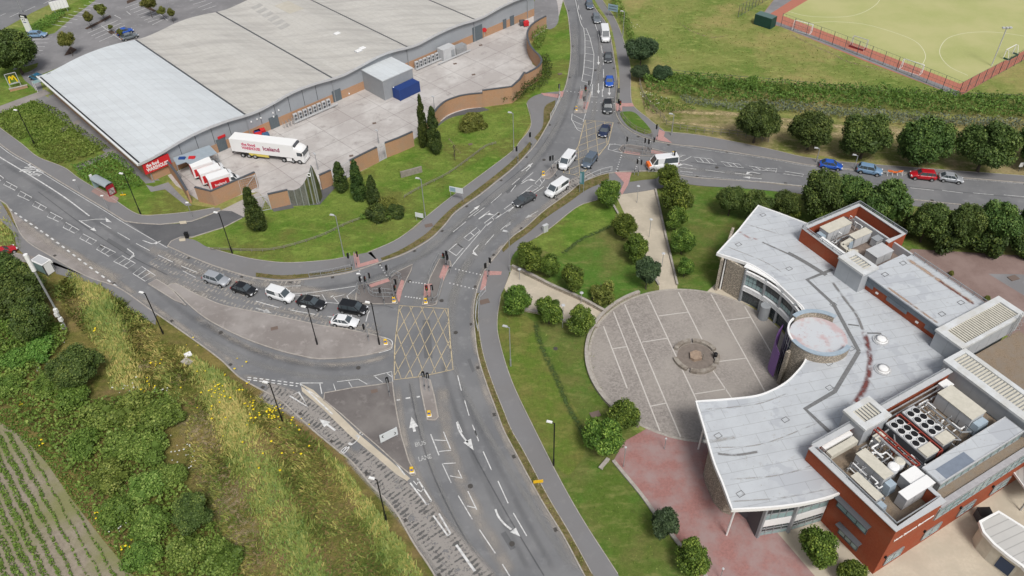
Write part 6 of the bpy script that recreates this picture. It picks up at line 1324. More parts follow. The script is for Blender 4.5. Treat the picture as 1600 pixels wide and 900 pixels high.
# prototypes of crown radius 1 scaled per tree would blur leaf size, so a few true sizes are made
PROT = {}
def proto(kind, i):
    key = (kind, i)
    if key in PROT: return PROT[key]
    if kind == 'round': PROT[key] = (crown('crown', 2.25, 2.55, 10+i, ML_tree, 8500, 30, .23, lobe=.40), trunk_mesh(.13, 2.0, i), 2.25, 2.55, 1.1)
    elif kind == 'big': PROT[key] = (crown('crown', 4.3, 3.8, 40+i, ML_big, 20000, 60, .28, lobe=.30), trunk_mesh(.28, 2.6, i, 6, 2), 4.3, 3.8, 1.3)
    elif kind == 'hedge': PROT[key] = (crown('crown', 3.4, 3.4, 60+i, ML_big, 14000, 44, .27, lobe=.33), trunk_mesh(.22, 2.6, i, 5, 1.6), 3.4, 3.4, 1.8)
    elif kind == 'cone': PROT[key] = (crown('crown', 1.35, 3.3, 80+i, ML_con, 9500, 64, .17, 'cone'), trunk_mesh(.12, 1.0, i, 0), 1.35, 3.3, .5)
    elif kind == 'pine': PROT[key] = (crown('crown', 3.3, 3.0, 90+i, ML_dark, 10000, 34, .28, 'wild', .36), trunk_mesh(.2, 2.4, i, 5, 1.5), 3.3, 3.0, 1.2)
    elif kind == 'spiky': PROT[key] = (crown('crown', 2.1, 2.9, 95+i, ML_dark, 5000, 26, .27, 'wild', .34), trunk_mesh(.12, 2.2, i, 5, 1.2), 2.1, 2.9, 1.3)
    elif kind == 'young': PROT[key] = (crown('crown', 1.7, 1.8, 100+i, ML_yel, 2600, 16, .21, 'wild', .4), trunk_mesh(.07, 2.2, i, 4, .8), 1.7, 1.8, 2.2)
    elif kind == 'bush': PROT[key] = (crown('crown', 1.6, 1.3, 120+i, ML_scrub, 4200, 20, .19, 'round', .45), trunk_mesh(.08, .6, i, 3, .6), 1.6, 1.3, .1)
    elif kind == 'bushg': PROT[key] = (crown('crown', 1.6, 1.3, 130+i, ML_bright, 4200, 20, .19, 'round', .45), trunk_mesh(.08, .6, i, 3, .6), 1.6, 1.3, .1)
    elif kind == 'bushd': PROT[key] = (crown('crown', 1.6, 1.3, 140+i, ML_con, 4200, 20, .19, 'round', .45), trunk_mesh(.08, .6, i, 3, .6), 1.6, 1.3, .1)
    elif kind == 'bushy': PROT[key] = (crown('crown', 1.6, 1.3, 150+i, ML_yel, 4200, 20, .19, 'round', .45), trunk_mesh(.08, .6, i, 3, .6), 1.6, 1.3, .1)
    return PROT[key]
_tn = [0]
def tree(kind, cx, cy, wpx, lab, grp=None, hs=1.0, name='tree', cat='tree', i=None, zoff=None):
    """cx,cy = crown centre in the photo, wpx = crown width in photo px"""
    _tn[0] += 1; cm, tm, rx, rz, ht = proto(kind, (_tn[0] if i is None else i) % 4)
    z = ht+rz*.8
    for _ in range(3):
        p = G(cx, cy, z); R = wpx/2*scl(p); f = R/rx/1.06; z = (ht+rz*hs*.92)*f if zoff is None else zoff
    r = thing(name, lab, cat, (p.x, p.y, 0), rnd.uniform(0, 6.28), grp)
    c = mk('crown', cm, r, (0, 0, z)); q = rnd.uniform(.92, 1.08); c.scale = (f*q, f/q, f*hs); t = mk('trunk', tm, r); t.scale = (f, f, max((z-rz*f*hs*.35)/max(t.dimensions.z, .1) if 0 else f, .3)); return r
RT = 'round crowned trees around the courthouse lawns'
for cx, cy, w, lab in [
 (951,300,41,'round tree at the top of the path by the crossing, next to the signboard'),
 (976,352,38,'round tree left of the tapering beige path, second from the crossing'),
 (993,385,41,'round tree left of the tapering beige path, third from the crossing'),
 (827,400,44,'leftmost round tree above the west beige path'),
 (859,413,36,'round tree tucked beside the leftmost one above the west beige path'),
 (894,433,40,'round tree above the west beige path with open lawn behind'),
 (806,467,46,'round tree at the lower start of the west beige path'),
 (858,484,43,'middle round tree of the three below the west beige path'),
 (908,500,47,'round tree nearest the plaza below the west beige path'),
 (1045,275,37,'round tree hiding the back of the white and orange van'),
 (1060,308,56,'broad round tree right of the path top'),
 (1058,339,36,'round tree right of the tapering path, third from the road'),
 (1068,375,40,'round tree right of the tapering path above the smallest tree'),
 (1071,417,30,'smallest round tree right of the tapering path'),
 (975,645,50,'round tree against the lower left rim of the plaza'),
 (942,682,62,'large round tree on the lawn left of the pink paving'),
 (1083,871,58,'round tree at the bottom between lawn and pink paving'),
 (1278,853,61,'bright round tree in front of the red wall windows'),
 (1333,896,44,'tree crown cut by the bottom edge under the red corner'),]:
    tree('round', cx, cy, w, lab, RT)
tree('spiky', 1013, 423, 44, 'loose dark spiky tree leaning over the tapering path'); tree('spiky', 1040, 817, 48, 'loose dark tree overhanging the pink paving edge')
tree('young', 941, 459, 42, 'small yellowish tree by the rim of the plaza', zoff=1.7)
for cx, cy, w, lab in [(1143,311,47,'round tree with bare trunk on the lawn behind the white roof tip'), (1180,318,50,'tree close behind the white roof tip')]: tree('hedge', cx, cy, w, lab, 'trees north of the courthouse')
for cx, cy, w, lab in [(1228,316,46,'dark round tree left in the row north of the courthouse'), (1285,302,76,'large dark tree behind the north plant well corner'), (1335,300,60,'second large tree in the row north of the courthouse'), (1385,318,84,'largest tree directly behind the north plant well railing'), (1452,344,64,'loose leafed tree right of the north plant well'), (1510,350,66,'paler broad tree along the car park edge'), (1560,346,72,'tall green tree in the row near the right edge'), (1610,350,60,'tree cut by the right edge above the car park')]: tree('hedge', cx, cy, w, lab, 'trees north of the courthouse')
for cx, cy, w, lab in [(1240,331,26,'small bright tree squeezed behind the roof'), (1285,332,30,'small bright tree beside the north plant well wall')]: tree('round', cx, cy, w, lab, 'small bright trees behind the roof')
for cx, cy, w, lab in [(1422,352,40,'leafy shrub low behind the north plant well corner'), (1478,372,56,'dark shrub mass at the car park kerb'), (1540,376,60,'shrub along the car park kerb further right'), (1598,380,52,'shrub at the car park kerb at the right edge'), (1360,346,46,'shrub between large trees and the plant well railing')]: tree('bushd', cx, cy, w, lab, 'shrubs along the court car park', name='shrub', cat='shrub')
for k, (cx, cy, w) in enumerate([(1184,190,73), (1270,203,70), (1356,211,82), (1449,219,90), (1545,228,92), (1628,225,80)]):
    tree('big', cx, cy, w, '%s big round tree along the east road verge, counted from the junction' % ['first', 'second', 'third', 'fourth', 'fifth', 'sixth'][k], 'big round trees along the east road', i=k)
tree('pine', 1003, 78, 48, 'dark spreading pine beside the north road path', name='pine_tree'); tree('pine', 1035, 112, 36, 'lower dark bush tree beside the pine', hs=.7, name='tree'); tree('pine', 1001, 112, 32, 'low dark shrub at the foot of the pine', hs=.7, name='shrub', cat='shrub')
CT = 'columnar conifers on the bright lawn'
for cx, cy, w, hs, lab in [(394,326,34,1.0,'conifer standing alone by the access road gate'), (530,275,26,.85,'golden tipped conifer left in the group of four by the stained wall'), (557,281,26,1.2,'tallest conifer in the group by the stained brick wall'), (581,296,23,1.0,'conifer right in the group next to the yellow shrub'), (659,190,19,2.1,'left one of the two tall slim cypresses at the wall end'), (677,203,25,1.4,'right one of the two tall slim cypresses at the wall end')]:
    tree('cone', cx, cy, w, lab, CT, hs, 'conifer', 'conifer')
for kind, cx, cy, w, lab in [('bushd',589,335,44,'dark shrub mound at the foot of the conifers'), ('bushy',608,319,34,'golden leaved shrub on the bright lawn'), ('bushg',604,338,15,'small lime green shrub in the mound'), ('bushd',620,330,30,'dark shrub right of the golden one'), ('bushy',739,193,46,'pale dry grass clump on the lawn near the curved wall'), ('bushg',567,338,13,'small pale shrub beside the dark mound')]:
    tree(kind, cx, cy, w, lab, None, .7, 'shrub', 'shrub', zoff=.8 if w > 20 else .5)
sap = thing('bare_sapling', 'thin brown leafless sapling on the bright lawn', 'sapling', G(711, 250)); m1 = MB(); rg = random.Random(3); m1.bar((0,0,0), (0,0,3.4), .12)
for k in range(16): a = rg.uniform(0, 6.28); z = rg.uniform(.6, 3); m1.bar((0, 0, z), (.35*math.cos(a), .35*math.sin(a), z+.7), .04)
m1.build('stem', M_bark, sap)
tree('big', 18, 78, 78, 'large leafy tree cut by the left edge beside the retail car park'); 
for cx, cy, w, lab in [(103,62,26,'young tree on a brown bed beside the pale roof'), (137,27,19,'yellowish young tree at the end of the parking bays'), (157,14,20,'young tree right of the yellowish one'), (230,3,24,'young tree at the top edge above the roof'), (252,17,14,'thin young tree left of the car park lamp'), (267,20,15,'young tree behind the roof edge by the lamp'), (172,42,8,'tiny young tree between parking bays'), (187,50,11,'small young tree beside the blue car')]: tree('young', cx, cy, w, lab, 'young trees in the retail car park')
tree('big', 118, 572, 86, 'broad grey green willow bush in the lower left scrub', hs=.8); tree('big', 25, 455, 96, 'dark tree mass at the left edge near the tall mast', hs=.8); tree('hedge', 45, 500, 70, 'leafy tree below the dark one at the left edge'); tree('hedge', 5, 425, 70, 'tree at the left edge by the red car'); tree('hedge', 300, 800, 74, 'darker broad bush at the edge of the dry grass', hs=.55)
for k, (cx, cy, w, kd) in enumerate([(205,640,70,'bush'), (255,650,66,'bush'), (160,650,60,'bush'), (110,620,56,'bushg'), (130,690,56,'bushg'), (190,700,66,'bush'), (235,700,60,'bush'), (170,745,60,'bush'), (225,760,64,'bush'), (265,745,50,'bush'), (185,800,64,'bushg'), (235,820,66,'bush'), (290,860,70,'bush'), (345,875,70,'bushg'), (220,870,60,'bushg'), (25,560,50,'bushg'), (60,545,56,'bushg'), (15,600,46,'bushg'), (75,600,50,'bushg')]):
    tree(kd, cx, cy, w, ['rounded', 'spreading', 'dense', 'ragged', 'flowering', 'low', 'leafy'][k % 7]+' scrub bush, %s along the belt from the willow to the bottom edge' % (['first','second','third','fourth','fifth','sixth','seventh','eighth','ninth','tenth','eleventh','twelfth','thirteenth','fourteenth','fifteenth','sixteenth','seventeenth','eighteenth','nineteenth'][k]), 'bushes in the lower left scrub belt', .6, 'bush', 'bush')
for cx, cy, w, kd, lab in [(1143,131,18,'bushg','upright shrub at the left end of the hedge band'), (1174,130,26,'bushg','rounded shrub in the hedge band'), (1226,140,26,'bushg','shrub at the middle of the hedge band'), (1532,150,10,'bushg','single small shrub by the pitch corner fence')]: tree(kd, cx, cy, w, lab, None, .9, 'shrub', 'shrub')
for cx, cy, w in [(1429,424,1)]: pass
tree('bushy', 1487, 427, 9, 'tiny yellowish shrub on the car park side of the roof', None, .9, 'shrub', 'shrub'); tree('bushy', 1543, 466, 10, 'tiny green shrub beside the crossing tower roof', None, .9, 'shrub', 'shrub')
# ---- stuff: hedges, reeds, beds, scrub, tall grass ----
def stuff(name, l, dens, hfun, size, m, lab, cat, seed=1, up=.6, tone=.45, layers=1, k=0, tn=.16):
    dens *= 2.6; size *= .62
    rng = np.random.default_rng(seed); poly = [(p.x, p.y) for p in (GS(l, k, True) if k else GP(l))]; Pl = []; Tl = []
    P = scatter(poly, dens, rng); h = hfun(P); z = h*rng.uniform(.35, 1.0, len(P))**.7
    lump = np.sin(P[:, 0]*.9+seed)*np.cos(P[:, 1]*1.1-seed)+np.sin(P[:, 0]*.31+P[:, 1]*.47); N = np.stack([rng.normal(0, .5, len(P)), rng.normal(0, .5, len(P)), np.full(len(P), up)], 1)
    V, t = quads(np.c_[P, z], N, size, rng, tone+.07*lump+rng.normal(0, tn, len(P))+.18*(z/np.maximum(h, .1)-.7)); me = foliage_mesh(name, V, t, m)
    o = bpy.data.objects.new(name, me); COL.objects.link(o); o['kind'] = 'stuff'; return tag(o, lab, cat)
def lumps(P, s=1.0, seed=0.0):
    x, y = P[:, 0]*s, P[:, 1]*s
    return .5+.22*np.sin(x*1.3+seed)*np.cos(y*1.7+seed*2)+.16*np.sin(x*2.9+y*2.1+seed)+.12*np.cos(x*5.3-y*4.7)
hf = lambda a, b, s=1.0, sd=0.0: (lambda P: a+(b-a)*np.clip(lumps(P, s, sd), 0, 1))
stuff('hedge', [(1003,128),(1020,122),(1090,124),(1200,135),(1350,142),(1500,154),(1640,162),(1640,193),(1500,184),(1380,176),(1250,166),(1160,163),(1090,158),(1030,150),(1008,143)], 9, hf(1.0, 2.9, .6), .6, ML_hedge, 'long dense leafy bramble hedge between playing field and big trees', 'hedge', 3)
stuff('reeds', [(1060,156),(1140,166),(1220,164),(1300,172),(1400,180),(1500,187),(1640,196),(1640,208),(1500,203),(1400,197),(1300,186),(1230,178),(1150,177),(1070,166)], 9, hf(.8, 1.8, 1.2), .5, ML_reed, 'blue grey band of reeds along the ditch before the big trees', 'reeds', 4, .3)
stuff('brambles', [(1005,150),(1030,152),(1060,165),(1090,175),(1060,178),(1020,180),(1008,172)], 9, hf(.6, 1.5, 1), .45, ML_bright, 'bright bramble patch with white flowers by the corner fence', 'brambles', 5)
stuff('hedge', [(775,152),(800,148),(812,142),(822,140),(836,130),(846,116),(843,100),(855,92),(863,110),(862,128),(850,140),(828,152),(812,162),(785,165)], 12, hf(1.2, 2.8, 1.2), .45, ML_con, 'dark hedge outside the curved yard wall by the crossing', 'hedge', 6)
stuff('hedge', [(836,80),(830,60),(842,52),(854,47),(856,56),(850,70),(845,84)], 12, hf(1.0, 2.4, 1.3), .45, ML_scrub, 'pale leafy shrubs growing against the outside of the bowed yard wall', 'hedge', 7)
stuff('hedge', [(946,-10),(958,-10),(972,15),(985,40),(990,60),(998,100),(992,104),(985,75),(974,45),(960,20)], 9, hf(.8, 2.2, 1), .55, ML_scrub, 'straggly hedge between the north road path and the playing field', 'hedge', 8)
stuff('ground_cover', [(0,178),(60,158),(105,180),(118,200),(60,222),(42,215),(30,222),(0,198)], 9, hf(.4, 1.0, 1), .5, ML_scrub, 'low shrubby ground cover left of the warehouse with reddish tips', 'shrub bed', 9)
stuff('ground_cover', [(45,222),(120,197),(148,216),(172,233),(108,256),(90,258),(62,243)], 9, hf(.4, 1.0, 1), .5, ML_scrub, 'middle low shrub bed left of the warehouse between two short paths', 'shrub bed', 10)
stuff('ground_cover', [(112,262),(180,240),(205,262),(228,292),(180,300),(140,288),(122,276)], 9, hf(.5, 1.2, 1), .5, ML_bright, 'low green shrub bed behind the curved bus shelter', 'shrub bed', 11)
stuff('hedge', [(48,50),(60,40),(80,28),(98,20),(104,24),(85,42),(62,52)], 10, hf(.8, 1.8, 1), .5, ML_bright, 'clipped green hedge between totem sign and white billboard', 'hedge', 12)
# lower left scrub belt and tall grass
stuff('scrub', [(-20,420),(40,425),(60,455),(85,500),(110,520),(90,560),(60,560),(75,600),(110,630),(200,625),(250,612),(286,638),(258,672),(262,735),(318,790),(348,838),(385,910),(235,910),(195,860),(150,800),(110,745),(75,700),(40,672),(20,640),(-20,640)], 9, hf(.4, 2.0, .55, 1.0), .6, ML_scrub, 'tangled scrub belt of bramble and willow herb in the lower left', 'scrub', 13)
stuff('brambles', [(-20,500),(60,490),(95,515),(85,545),(40,560),(-20,575)], 9, hf(.8, 1.6, .8), .55, ML_bright, 'bright green bramble bank with white flowers near the tall mast', 'brambles', 14)
def grassstuff(l, dens, lab, seed, m, h0, h1, w=.026):
    rng = np.random.default_rng(seed); poly = [(p.x, p.y) for p in GP(l)]; P = scatter(poly, dens, rng); n = len(P)
    clump = .5+.5*np.sin(P[:, 0]*.45+2*np.sin(P[:, 1]*.3))*np.cos(P[:, 1]*.5+1.3*np.sin(P[:, 0]*.27)); keep = rng.random(n) < (.35+.65*clump); P = P[keep]; clump = clump[keep]; n = len(P)
    c2_ = np.sin(P[:, 0]*2.3+2*np.sin(P[:, 1]*1.4))*np.cos(P[:, 1]*2.1+1.5*np.sin(P[:, 0]*1.7)); h = (h0+(h1-h0)*clump)*rng.uniform(.5, 1.1, n)*(.75+.35*c2_); th = 2.2*np.sin(P[:, 0]*.5+P[:, 1]*.3)+rng.normal(0, .9, n); le = h*rng.uniform(.5, 1.5, n); dx, dy = np.cos(th), np.sin(th); ww = rng.uniform(.6, 1.4, n)*w*3
    B0 = np.c_[P[:, 0]-dy*ww, P[:, 1]+dx*ww, np.zeros(n)]; B1 = np.c_[P[:, 0]+dy*ww, P[:, 1]-dx*ww, np.zeros(n)]; T0 = np.c_[P[:, 0]+dx*le+dy*ww*.5, P[:, 1]+dy*le-dx*ww*.5, h]; T1 = np.c_[P[:, 0]+dx*le-dy*ww*.5, P[:, 1]+dy*le+dx*ww*.5, h*.96]
    V = np.stack([B0, B1, T0, T1], 1).reshape(-1, 3); big = np.sin(P[:, 0]*.16+1.5*np.sin(P[:, 1]*.11))*np.cos(P[:, 1]*.19+np.sin(P[:, 0]*.23)); me = foliage_mesh('tall_grass', V, .40+.24*big+.2*(1-clump)+.2*c2_+rng.normal(0, .16, n), m); o = bpy.data.objects.new('tall_grass', me); COL.objects.link(o); o['kind'] = 'stuff'; return tag(o, lab, 'tall grass')
grassstuff([(110,425),(150,445),(190,468),(235,500),(255,530),(290,545),(330,575),(400,618),(450,650),(490,688),(540,735),(575,780),(605,820),(640,870),(665,905),(370,905),(330,800),(290,740),(290,680),(300,640),(250,610),(170,610),(165,560),(130,520),(105,490),(85,450)], 75, 'long dry olive grass on the slope beside the south west road', 15, ML_grass, .25, .75)
grassstuff([(0,318),(10,335),(25,365),(50,410),(85,435),(100,480),(60,440),(20,415),(0,395)], 22, 'dry grass strip at the left edge beside the lay-by path', 16, ML_grass, .2, .5)
stuff('weeds', [(-20,640),(20,640),(40,672),(75,700),(110,745),(150,800),(195,860),(235,912),(212,912),(165,845),(112,780),(72,722),(40,690),(0,664),(-20,664)], 16, hf(.1, .5, .8), .4, ML_bright, 'green weedy margin between the crop rows and the scrub belt', 'weeds', 21)
for k_, l in enumerate(([(595,404),(620,394),(645,380),(668,364),(688,343),(706,326),(742,299),(768,279),(795,257),(814,238),(828,222),(832,227),(820,243),(800,263),(775,283),(750,303),(712,330),(695,350),(675,370),(650,386),(625,398),(597,408)], [(750,459),(747,487),(749,520),(756,557),(770,600),(786,640),(799,672),(818,705),(856,776),(891,835),(925,897),(913,897),(881,837),(846,780),(809,712),(788,672),(776,640),(761,600),(748,557),(743,520),(741,487),(745,459)], [(400,427),(440,431),(475,429),(515,425),(550,418),(550,423),(512,430),(475,435),(440,437),(400,433)], [(952,281),(915,298),(890,316),(853,341),(826,364),(803,380),(800,372),(822,356),(850,331),(887,304),(907,288),(951,272)])):
    stuff('verge_tufts', l, 9, hf(.14, .32, 1), .2, ML_grass, ['dry tufted verge along the curving road below the bright lawn', 'dry tufted verge between the south road and the footpath', 'dry tufted verge beside the west road crossing', 'dry tufted verge left of the corner below the northern box'][k_], 'verge', 30+k_)
stuff('lawn_weeds', [(300,376),(350,358),(404,336),(470,325),(520,300),(560,276),(640,238),(700,192),(755,172),(820,145),(822,190),(800,235),(750,273),(700,310),(640,362),(575,392),(500,407),(400,403),(330,388)], .9, hf(.03, .09, 1), .3, ML_bright, 'scattered weeds and longer tufts in the bright lawn by the yard walls', 'weeds', 40)
stuff('lawn_weeds', [(785,490),(830,505),(920,520),(935,590),(965,650),(955,715),(1020,810),(1060,860),(1080,900),(975,897),(912,812),(840,672),(800,590)], .9, hf(.03, .08, 1), .3, ML_scrub, 'scattered weeds and longer tufts in the lawn left of the plaza', 'weeds', 41)
stuff('lawn_weeds', [(990,10),(1150,0),(1210,45),(1480,148),(1380,142),(1050,118),(1000,60)], .5, hf(.03, .1, 1), .45, ML_grass, 'scattered pale tufts across the playing field', 'weeds', 42)
# crop rows
rng = np.random.default_rng(17); poly = [(p.x, p.y) for p in GP([(-40,668),(0,672),(25,680),(45,695),(70,725),(108,780),(158,845),(212,915),(-80,960)])]; d0 = (G(130, 890)-G(20, 690)).normalized(); n0 = Vector((-d0.y, d0.x, 0)); P = scatter(poly, 60, rng)
s_ = P[:, 0]*n0.x+P[:, 1]*n0.y; bend = .0; s_w = (s_/1.15) % 1; kp = (np.abs(s_w-.5+.06*np.sin(P[:, 0]*1.7)) < .19+.12*np.sin(P[:, 0]*.4+P[:, 1]*.25)) & (rng.random(len(P)) < .95); P = P[kp]
V, t = quads(np.c_[P, rng.uniform(.08, .3, len(P))], np.tile([0, 0, 1.0], (len(P), 1)), .26, rng, .5+rng.normal(0, .2, len(P))); o = bpy.data.objects.new('crop_rows', foliage_mesh('crop_rows', V, t, ML_bright)); COL.objects.link(o); o['kind'] = 'stuff'; tag(o, 'rows of young green crop on pale soil in the bottom left corner', 'crop')
# flowers
def flowers(spots, lab, m, seed, r=.12, name='yellow_flowers'):
    rg = random.Random(seed); mb = MB()
    for x, y, n, sp in spots:
        c = G(x, y)
        for i in range(n): p = c+Vector((rg.gauss(0, sp), rg.gauss(0, sp), rg.uniform(.45, .9))); s = r*rg.uniform(.6, 1.5); mb.add([p+Vector(q)*s for q in ((1,0,0),(0,1,0),(-1,0,0),(0,-1,0),(0,0,.8))], [(0,1,4),(1,2,4),(2,3,4),(3,0,4)])
    o = mb.build(name, m); o['kind'] = 'stuff'; tag(o, lab, 'flowers')
flowers([(427,648,26,.7),(392,634,10,.5),(380,608,5,.5),(400,657,6,.8),(340,612,7,.6),(335,618,6,.6),(345,620,5,.8),(455,668,6,.8),(300,540,3,.6),(235,608,7,.8),(222,622,4,.6),(150,517,4,.4),(247,572,3,.3),(160,805,10,.5),(205,847,12,.7),(33,637,5,.4),(66,697,4,.3),(250,570,3,.4),(330,590,6,2),(380,640,10,2.5),(430,690,6,2.5),(460,700,6,2),(365,585,5,1.5)], 'clumps of yellow ragwort flowers in the dry roadside grass', M_flow, 1, .14)
flowers([(85,535,16,.8),(30,520,8,.6),(55,580,12,.7),(205,610,14,.8),(250,615,10,.7),(285,710,16,1.0),(290,735,10,.8),(190,820,16,.9),(1020,155,20,1.0),(1030,165,16,1.0),(1005,150,10,.6),(985,45,10,1.0),(988,70,8,1.0)], 'small white cow parsley and bindweed flowers in the scrub', M_wflow, 2, .1, 'white_flowers')
struct(MB().sheet(GP([(-20,592),(0,585),(25,577),(46,573),(46,583),(20,592),(-20,602)]), 0.05).build('pond', mat('duckweed', (0.26, 0.34, 0.06), 0.6, (0.22, 0.30, 0.05), 3)))
# ================= vehicles =================
def paint(name, c, rough=.25, metal=.0): return mat('paint_'+name, c, rough, spec=.6, metal=metal)
P_ = {'black': paint('black', (.012,.013,.015)), 'white': paint('white', (.72,.73,.74)), 'silver': paint('silver', (.42,.44,.47), .3, .3), 'dgrey': paint('dgrey', (.055,.06,.065)), 'navy': paint('navy', (.02,.03,.07)), 'blue': paint('blue', (.02,.09,.42)), 'lblue': paint('lblue', (.17,.28,.42), .3), 'red': paint('red', (.42,.012,.02)), 'teal': paint('teal', (.03,.13,.22)), 'grey': paint('grey', (.15,.17,.19)), 'bluegrey': paint('bluegrey', (.10,.13,.17))}
M_cglass = mat('car_glass', (.06, .075, .085), .05, spec=1.0); M_head = mat('headlight', (.75, .76, .78), .15, spec=.8); M_tail = mat('taillight', (.35, .01, .01), .3); M_hub = mat('alloy', (.45, .46, .47), .35, metal=.5); M_plastic = mat('black_plastic', (.02, .02, .02), .6); M_plate = mat('plate_white', (.7, .7, .68), .5); M_platey = mat('plate_yellow', (.7, .5, .05), .5)
def loft(secs):
    """secs: list of (x, [(y,z)...half profile from bottom centre to top centre]) mirrored about y=0"""
    m = MB(); rings = []
    for x, pr in secs: rings.append([(x, y, z) for y, z in pr]+[(x, -y, z) for y, z in pr[::-1]])
    n = len(rings[0]); vs = [v for r in rings for v in r]; fs = []
    for i in range(len(rings)-1):
        for j in range(n): a, b = i*n+j, i*n+(j+1) % n; fs.append((a, b, b+n, a+n))
    fs.append(tuple(range(n))[::-1]); fs.append(tuple(range((len(rings)-1)*n, len(rings)*n))); m.add(vs, fs); return m
CARS = {}
def car_meshes(kind, col):
    if kind == 'hatch': L_, W_, HB, HR, B = 4.15, 1.76, .90, 1.45, dict(ws=(1.0,.32), rw=(-1.12,-1.82), bon=.80)
    elif kind == 'estate': L_, W_, HB, HR, B = 4.5, 1.80, .92, 1.46, dict(ws=(1.0,.3), rw=(-1.7,-2.1), bon=.82)
    elif kind == 'saloon': L_, W_, HB, HR, B = 4.6, 1.82, .90, 1.42, dict(ws=(1.0,.25), rw=(-.95,-1.75), bon=.80)
    elif kind == 'suv': L_, W_, HB, HR, B = 4.45, 1.84, 1.04, 1.66, dict(ws=(1.05,.5), rw=(-1.7,-2.08), bon=.98)
    elif kind == 'mpv': L_, W_, HB, HR, B = 4.4, 1.82, 1.02, 1.70, dict(ws=(1.3,.6), rw=(-1.9,-2.1), bon=.97)
    elif kind == 'smallvan': L_, W_, HB, HR, B = 4.4, 1.80, 1.05, 1.84, dict(ws=(1.3,.62), rw=(-2.08,-2.17), bon=1.0)
    elif kind == 'van': L_, W_, HB, HR, B = 5.1, 1.95, 1.2, 1.98, dict(ws=(1.75,1.0), rw=(-2.42,-2.5), bon=1.12)
    elif kind == 'bigvan': L_, W_, HB, HR, B = 5.8, 2.02, 1.35, 2.55, dict(ws=(2.15,1.4), rw=(-2.8,-2.87), bon=1.2)
    h = L_/2; w = W_/2; gr = .22; x0, x1 = B['ws']; r1, r0 = B['rw']; bn = B['bon']
    def pr(wf, zb, zt): return [(0, zb), (w*wf*.86, zb), (w*wf*.97, zb+.12), (w*wf, zb+(zt-zb)*.5), (w*wf*.965, zt-.07), (w*wf*.88, zt), (0, zt+.015)]
    body = loft([(-h, pr(.80, .42, HB*.86)), (-h+.07, pr(.93, .30, HB*.95)), (-h+.35, pr(.99, gr, HB)), (-h+1.0, pr(1, gr, HB)), (0, pr(1, gr, HB)), (x0-.1, pr(1, gr, HB)), (x0+.15, pr(1, gr, bn+.06)), (h-.75, pr(.985, gr, bn-.0)), (h-.3, pr(.95, gr+.02, bn-.10)), (h-.07, pr(.86, .28, bn-.22)), (h, pr(.70, .38, bn-.34))])
    # greenhouse: glass body and painted roof
    def ring(x, ww, z): return (x, ww, z)
    wt = w*.76 if kind in ('hatch', 'estate', 'saloon', 'suv') else w*.86
    g = MB(); lo = [(x0, w*.84), (x0-.25, w*.90), (r1+.3, w*.90), (r0, w*.84)]; hi = [(x1, wt*.93), (x1-.2, wt), (r1+.25, wt), (r1, wt*.93)]
    van = kind in ('smallvan', 'van', 'bigvan')
    vs = [(x, y, HB-.03) for x, y in lo]+[(x, -y, HB-.03) for x, y in lo[::-1]]+[(x, y, HR-.05) for x, y in hi]+[(x, -y, HR-.05) for x, y in hi[::-1]]
    g.add(vs, [(i, (i+1) % 8, 8+(i+1) % 8, 8+i) for i in range(8)]+[tuple(range(8, 16))])
    r = MB(); hi2 = [(x1+.03, wt*.94), (x1-.2, wt*1.015), (r1+.25, wt*1.015), (r1-.04, wt*.94)]; ins = [(x1-.12, wt*.78), (x1-.35, wt*.83), (r1+.4, wt*.83), (r1+.12, wt*.78)]
    vs = [(x, y, HR-.07) for x, y in hi2]+[(x, -y, HR-.07) for x, y in hi2[::-1]]+[(x, y, HR) for x, y in ins]+[(x, -y, HR) for x, y in ins[::-1]]
    r.add(vs, [(i, (i+1) % 8, 8+(i+1) % 8, 8+i) for i in range(8)]+[tuple(range(8, 16))])
    # pillars
    for (a, b) in ((0, 0), (3, 3)):
        for s in (1, -1): r.bar((lo[a][0], lo[a][1]*s, HB-.04), (hi[b][0], hi[b][1]*s, HR-.06), .09, .09)
    if not van:
        mxx = (x0+r1)/2-.15
        for s in (1, -1): r.bar((mxx, w*.905*s, HB-.03), (mxx-.03, wt*1.005*s, HR-.06), .09, .05); r.bar((r1+.45, w*.905*s, HB-.03), (r1+.35, wt*1.005*s, HR-.06), .14, .05)
    else:
        xf = x0-.95 if kind != 'bigvan' else x0-1.0
        for s in (1, -1):
            a = [(xf, w*.915*s, HB-.04), (r0-.0, w*.86*s, HB-.04), (r1-.02, wt*.96*s, HR-.04), (xf, wt*1.02*s, HR-.04)]; r.add(a+[(q[0], q[1]*.9, q[2]) for q in a], [(0, 1, 2, 3), (4, 7, 6, 5), (0, 4, 5, 1), (1, 5, 6, 2), (2, 6, 7, 3), (3, 7, 4, 0)])
        q = [(r0-.02, w*.8, HB-.04), (r0-.02, -w*.8, HB-.04), (r1-.05, -wt*.9, HR-.06), (r1-.05, wt*.9, HR-.06)]; r.add(q+[(p[0]+.06, p[1], p[2]) for p in q], [(3, 2, 1, 0), (4, 5, 6, 7), (0, 1, 5, 4), (1, 2, 6, 5), (2, 3, 7, 6), (3, 0, 4, 7)])
    return body, g, r, (L_, W_, HB, HR, B)
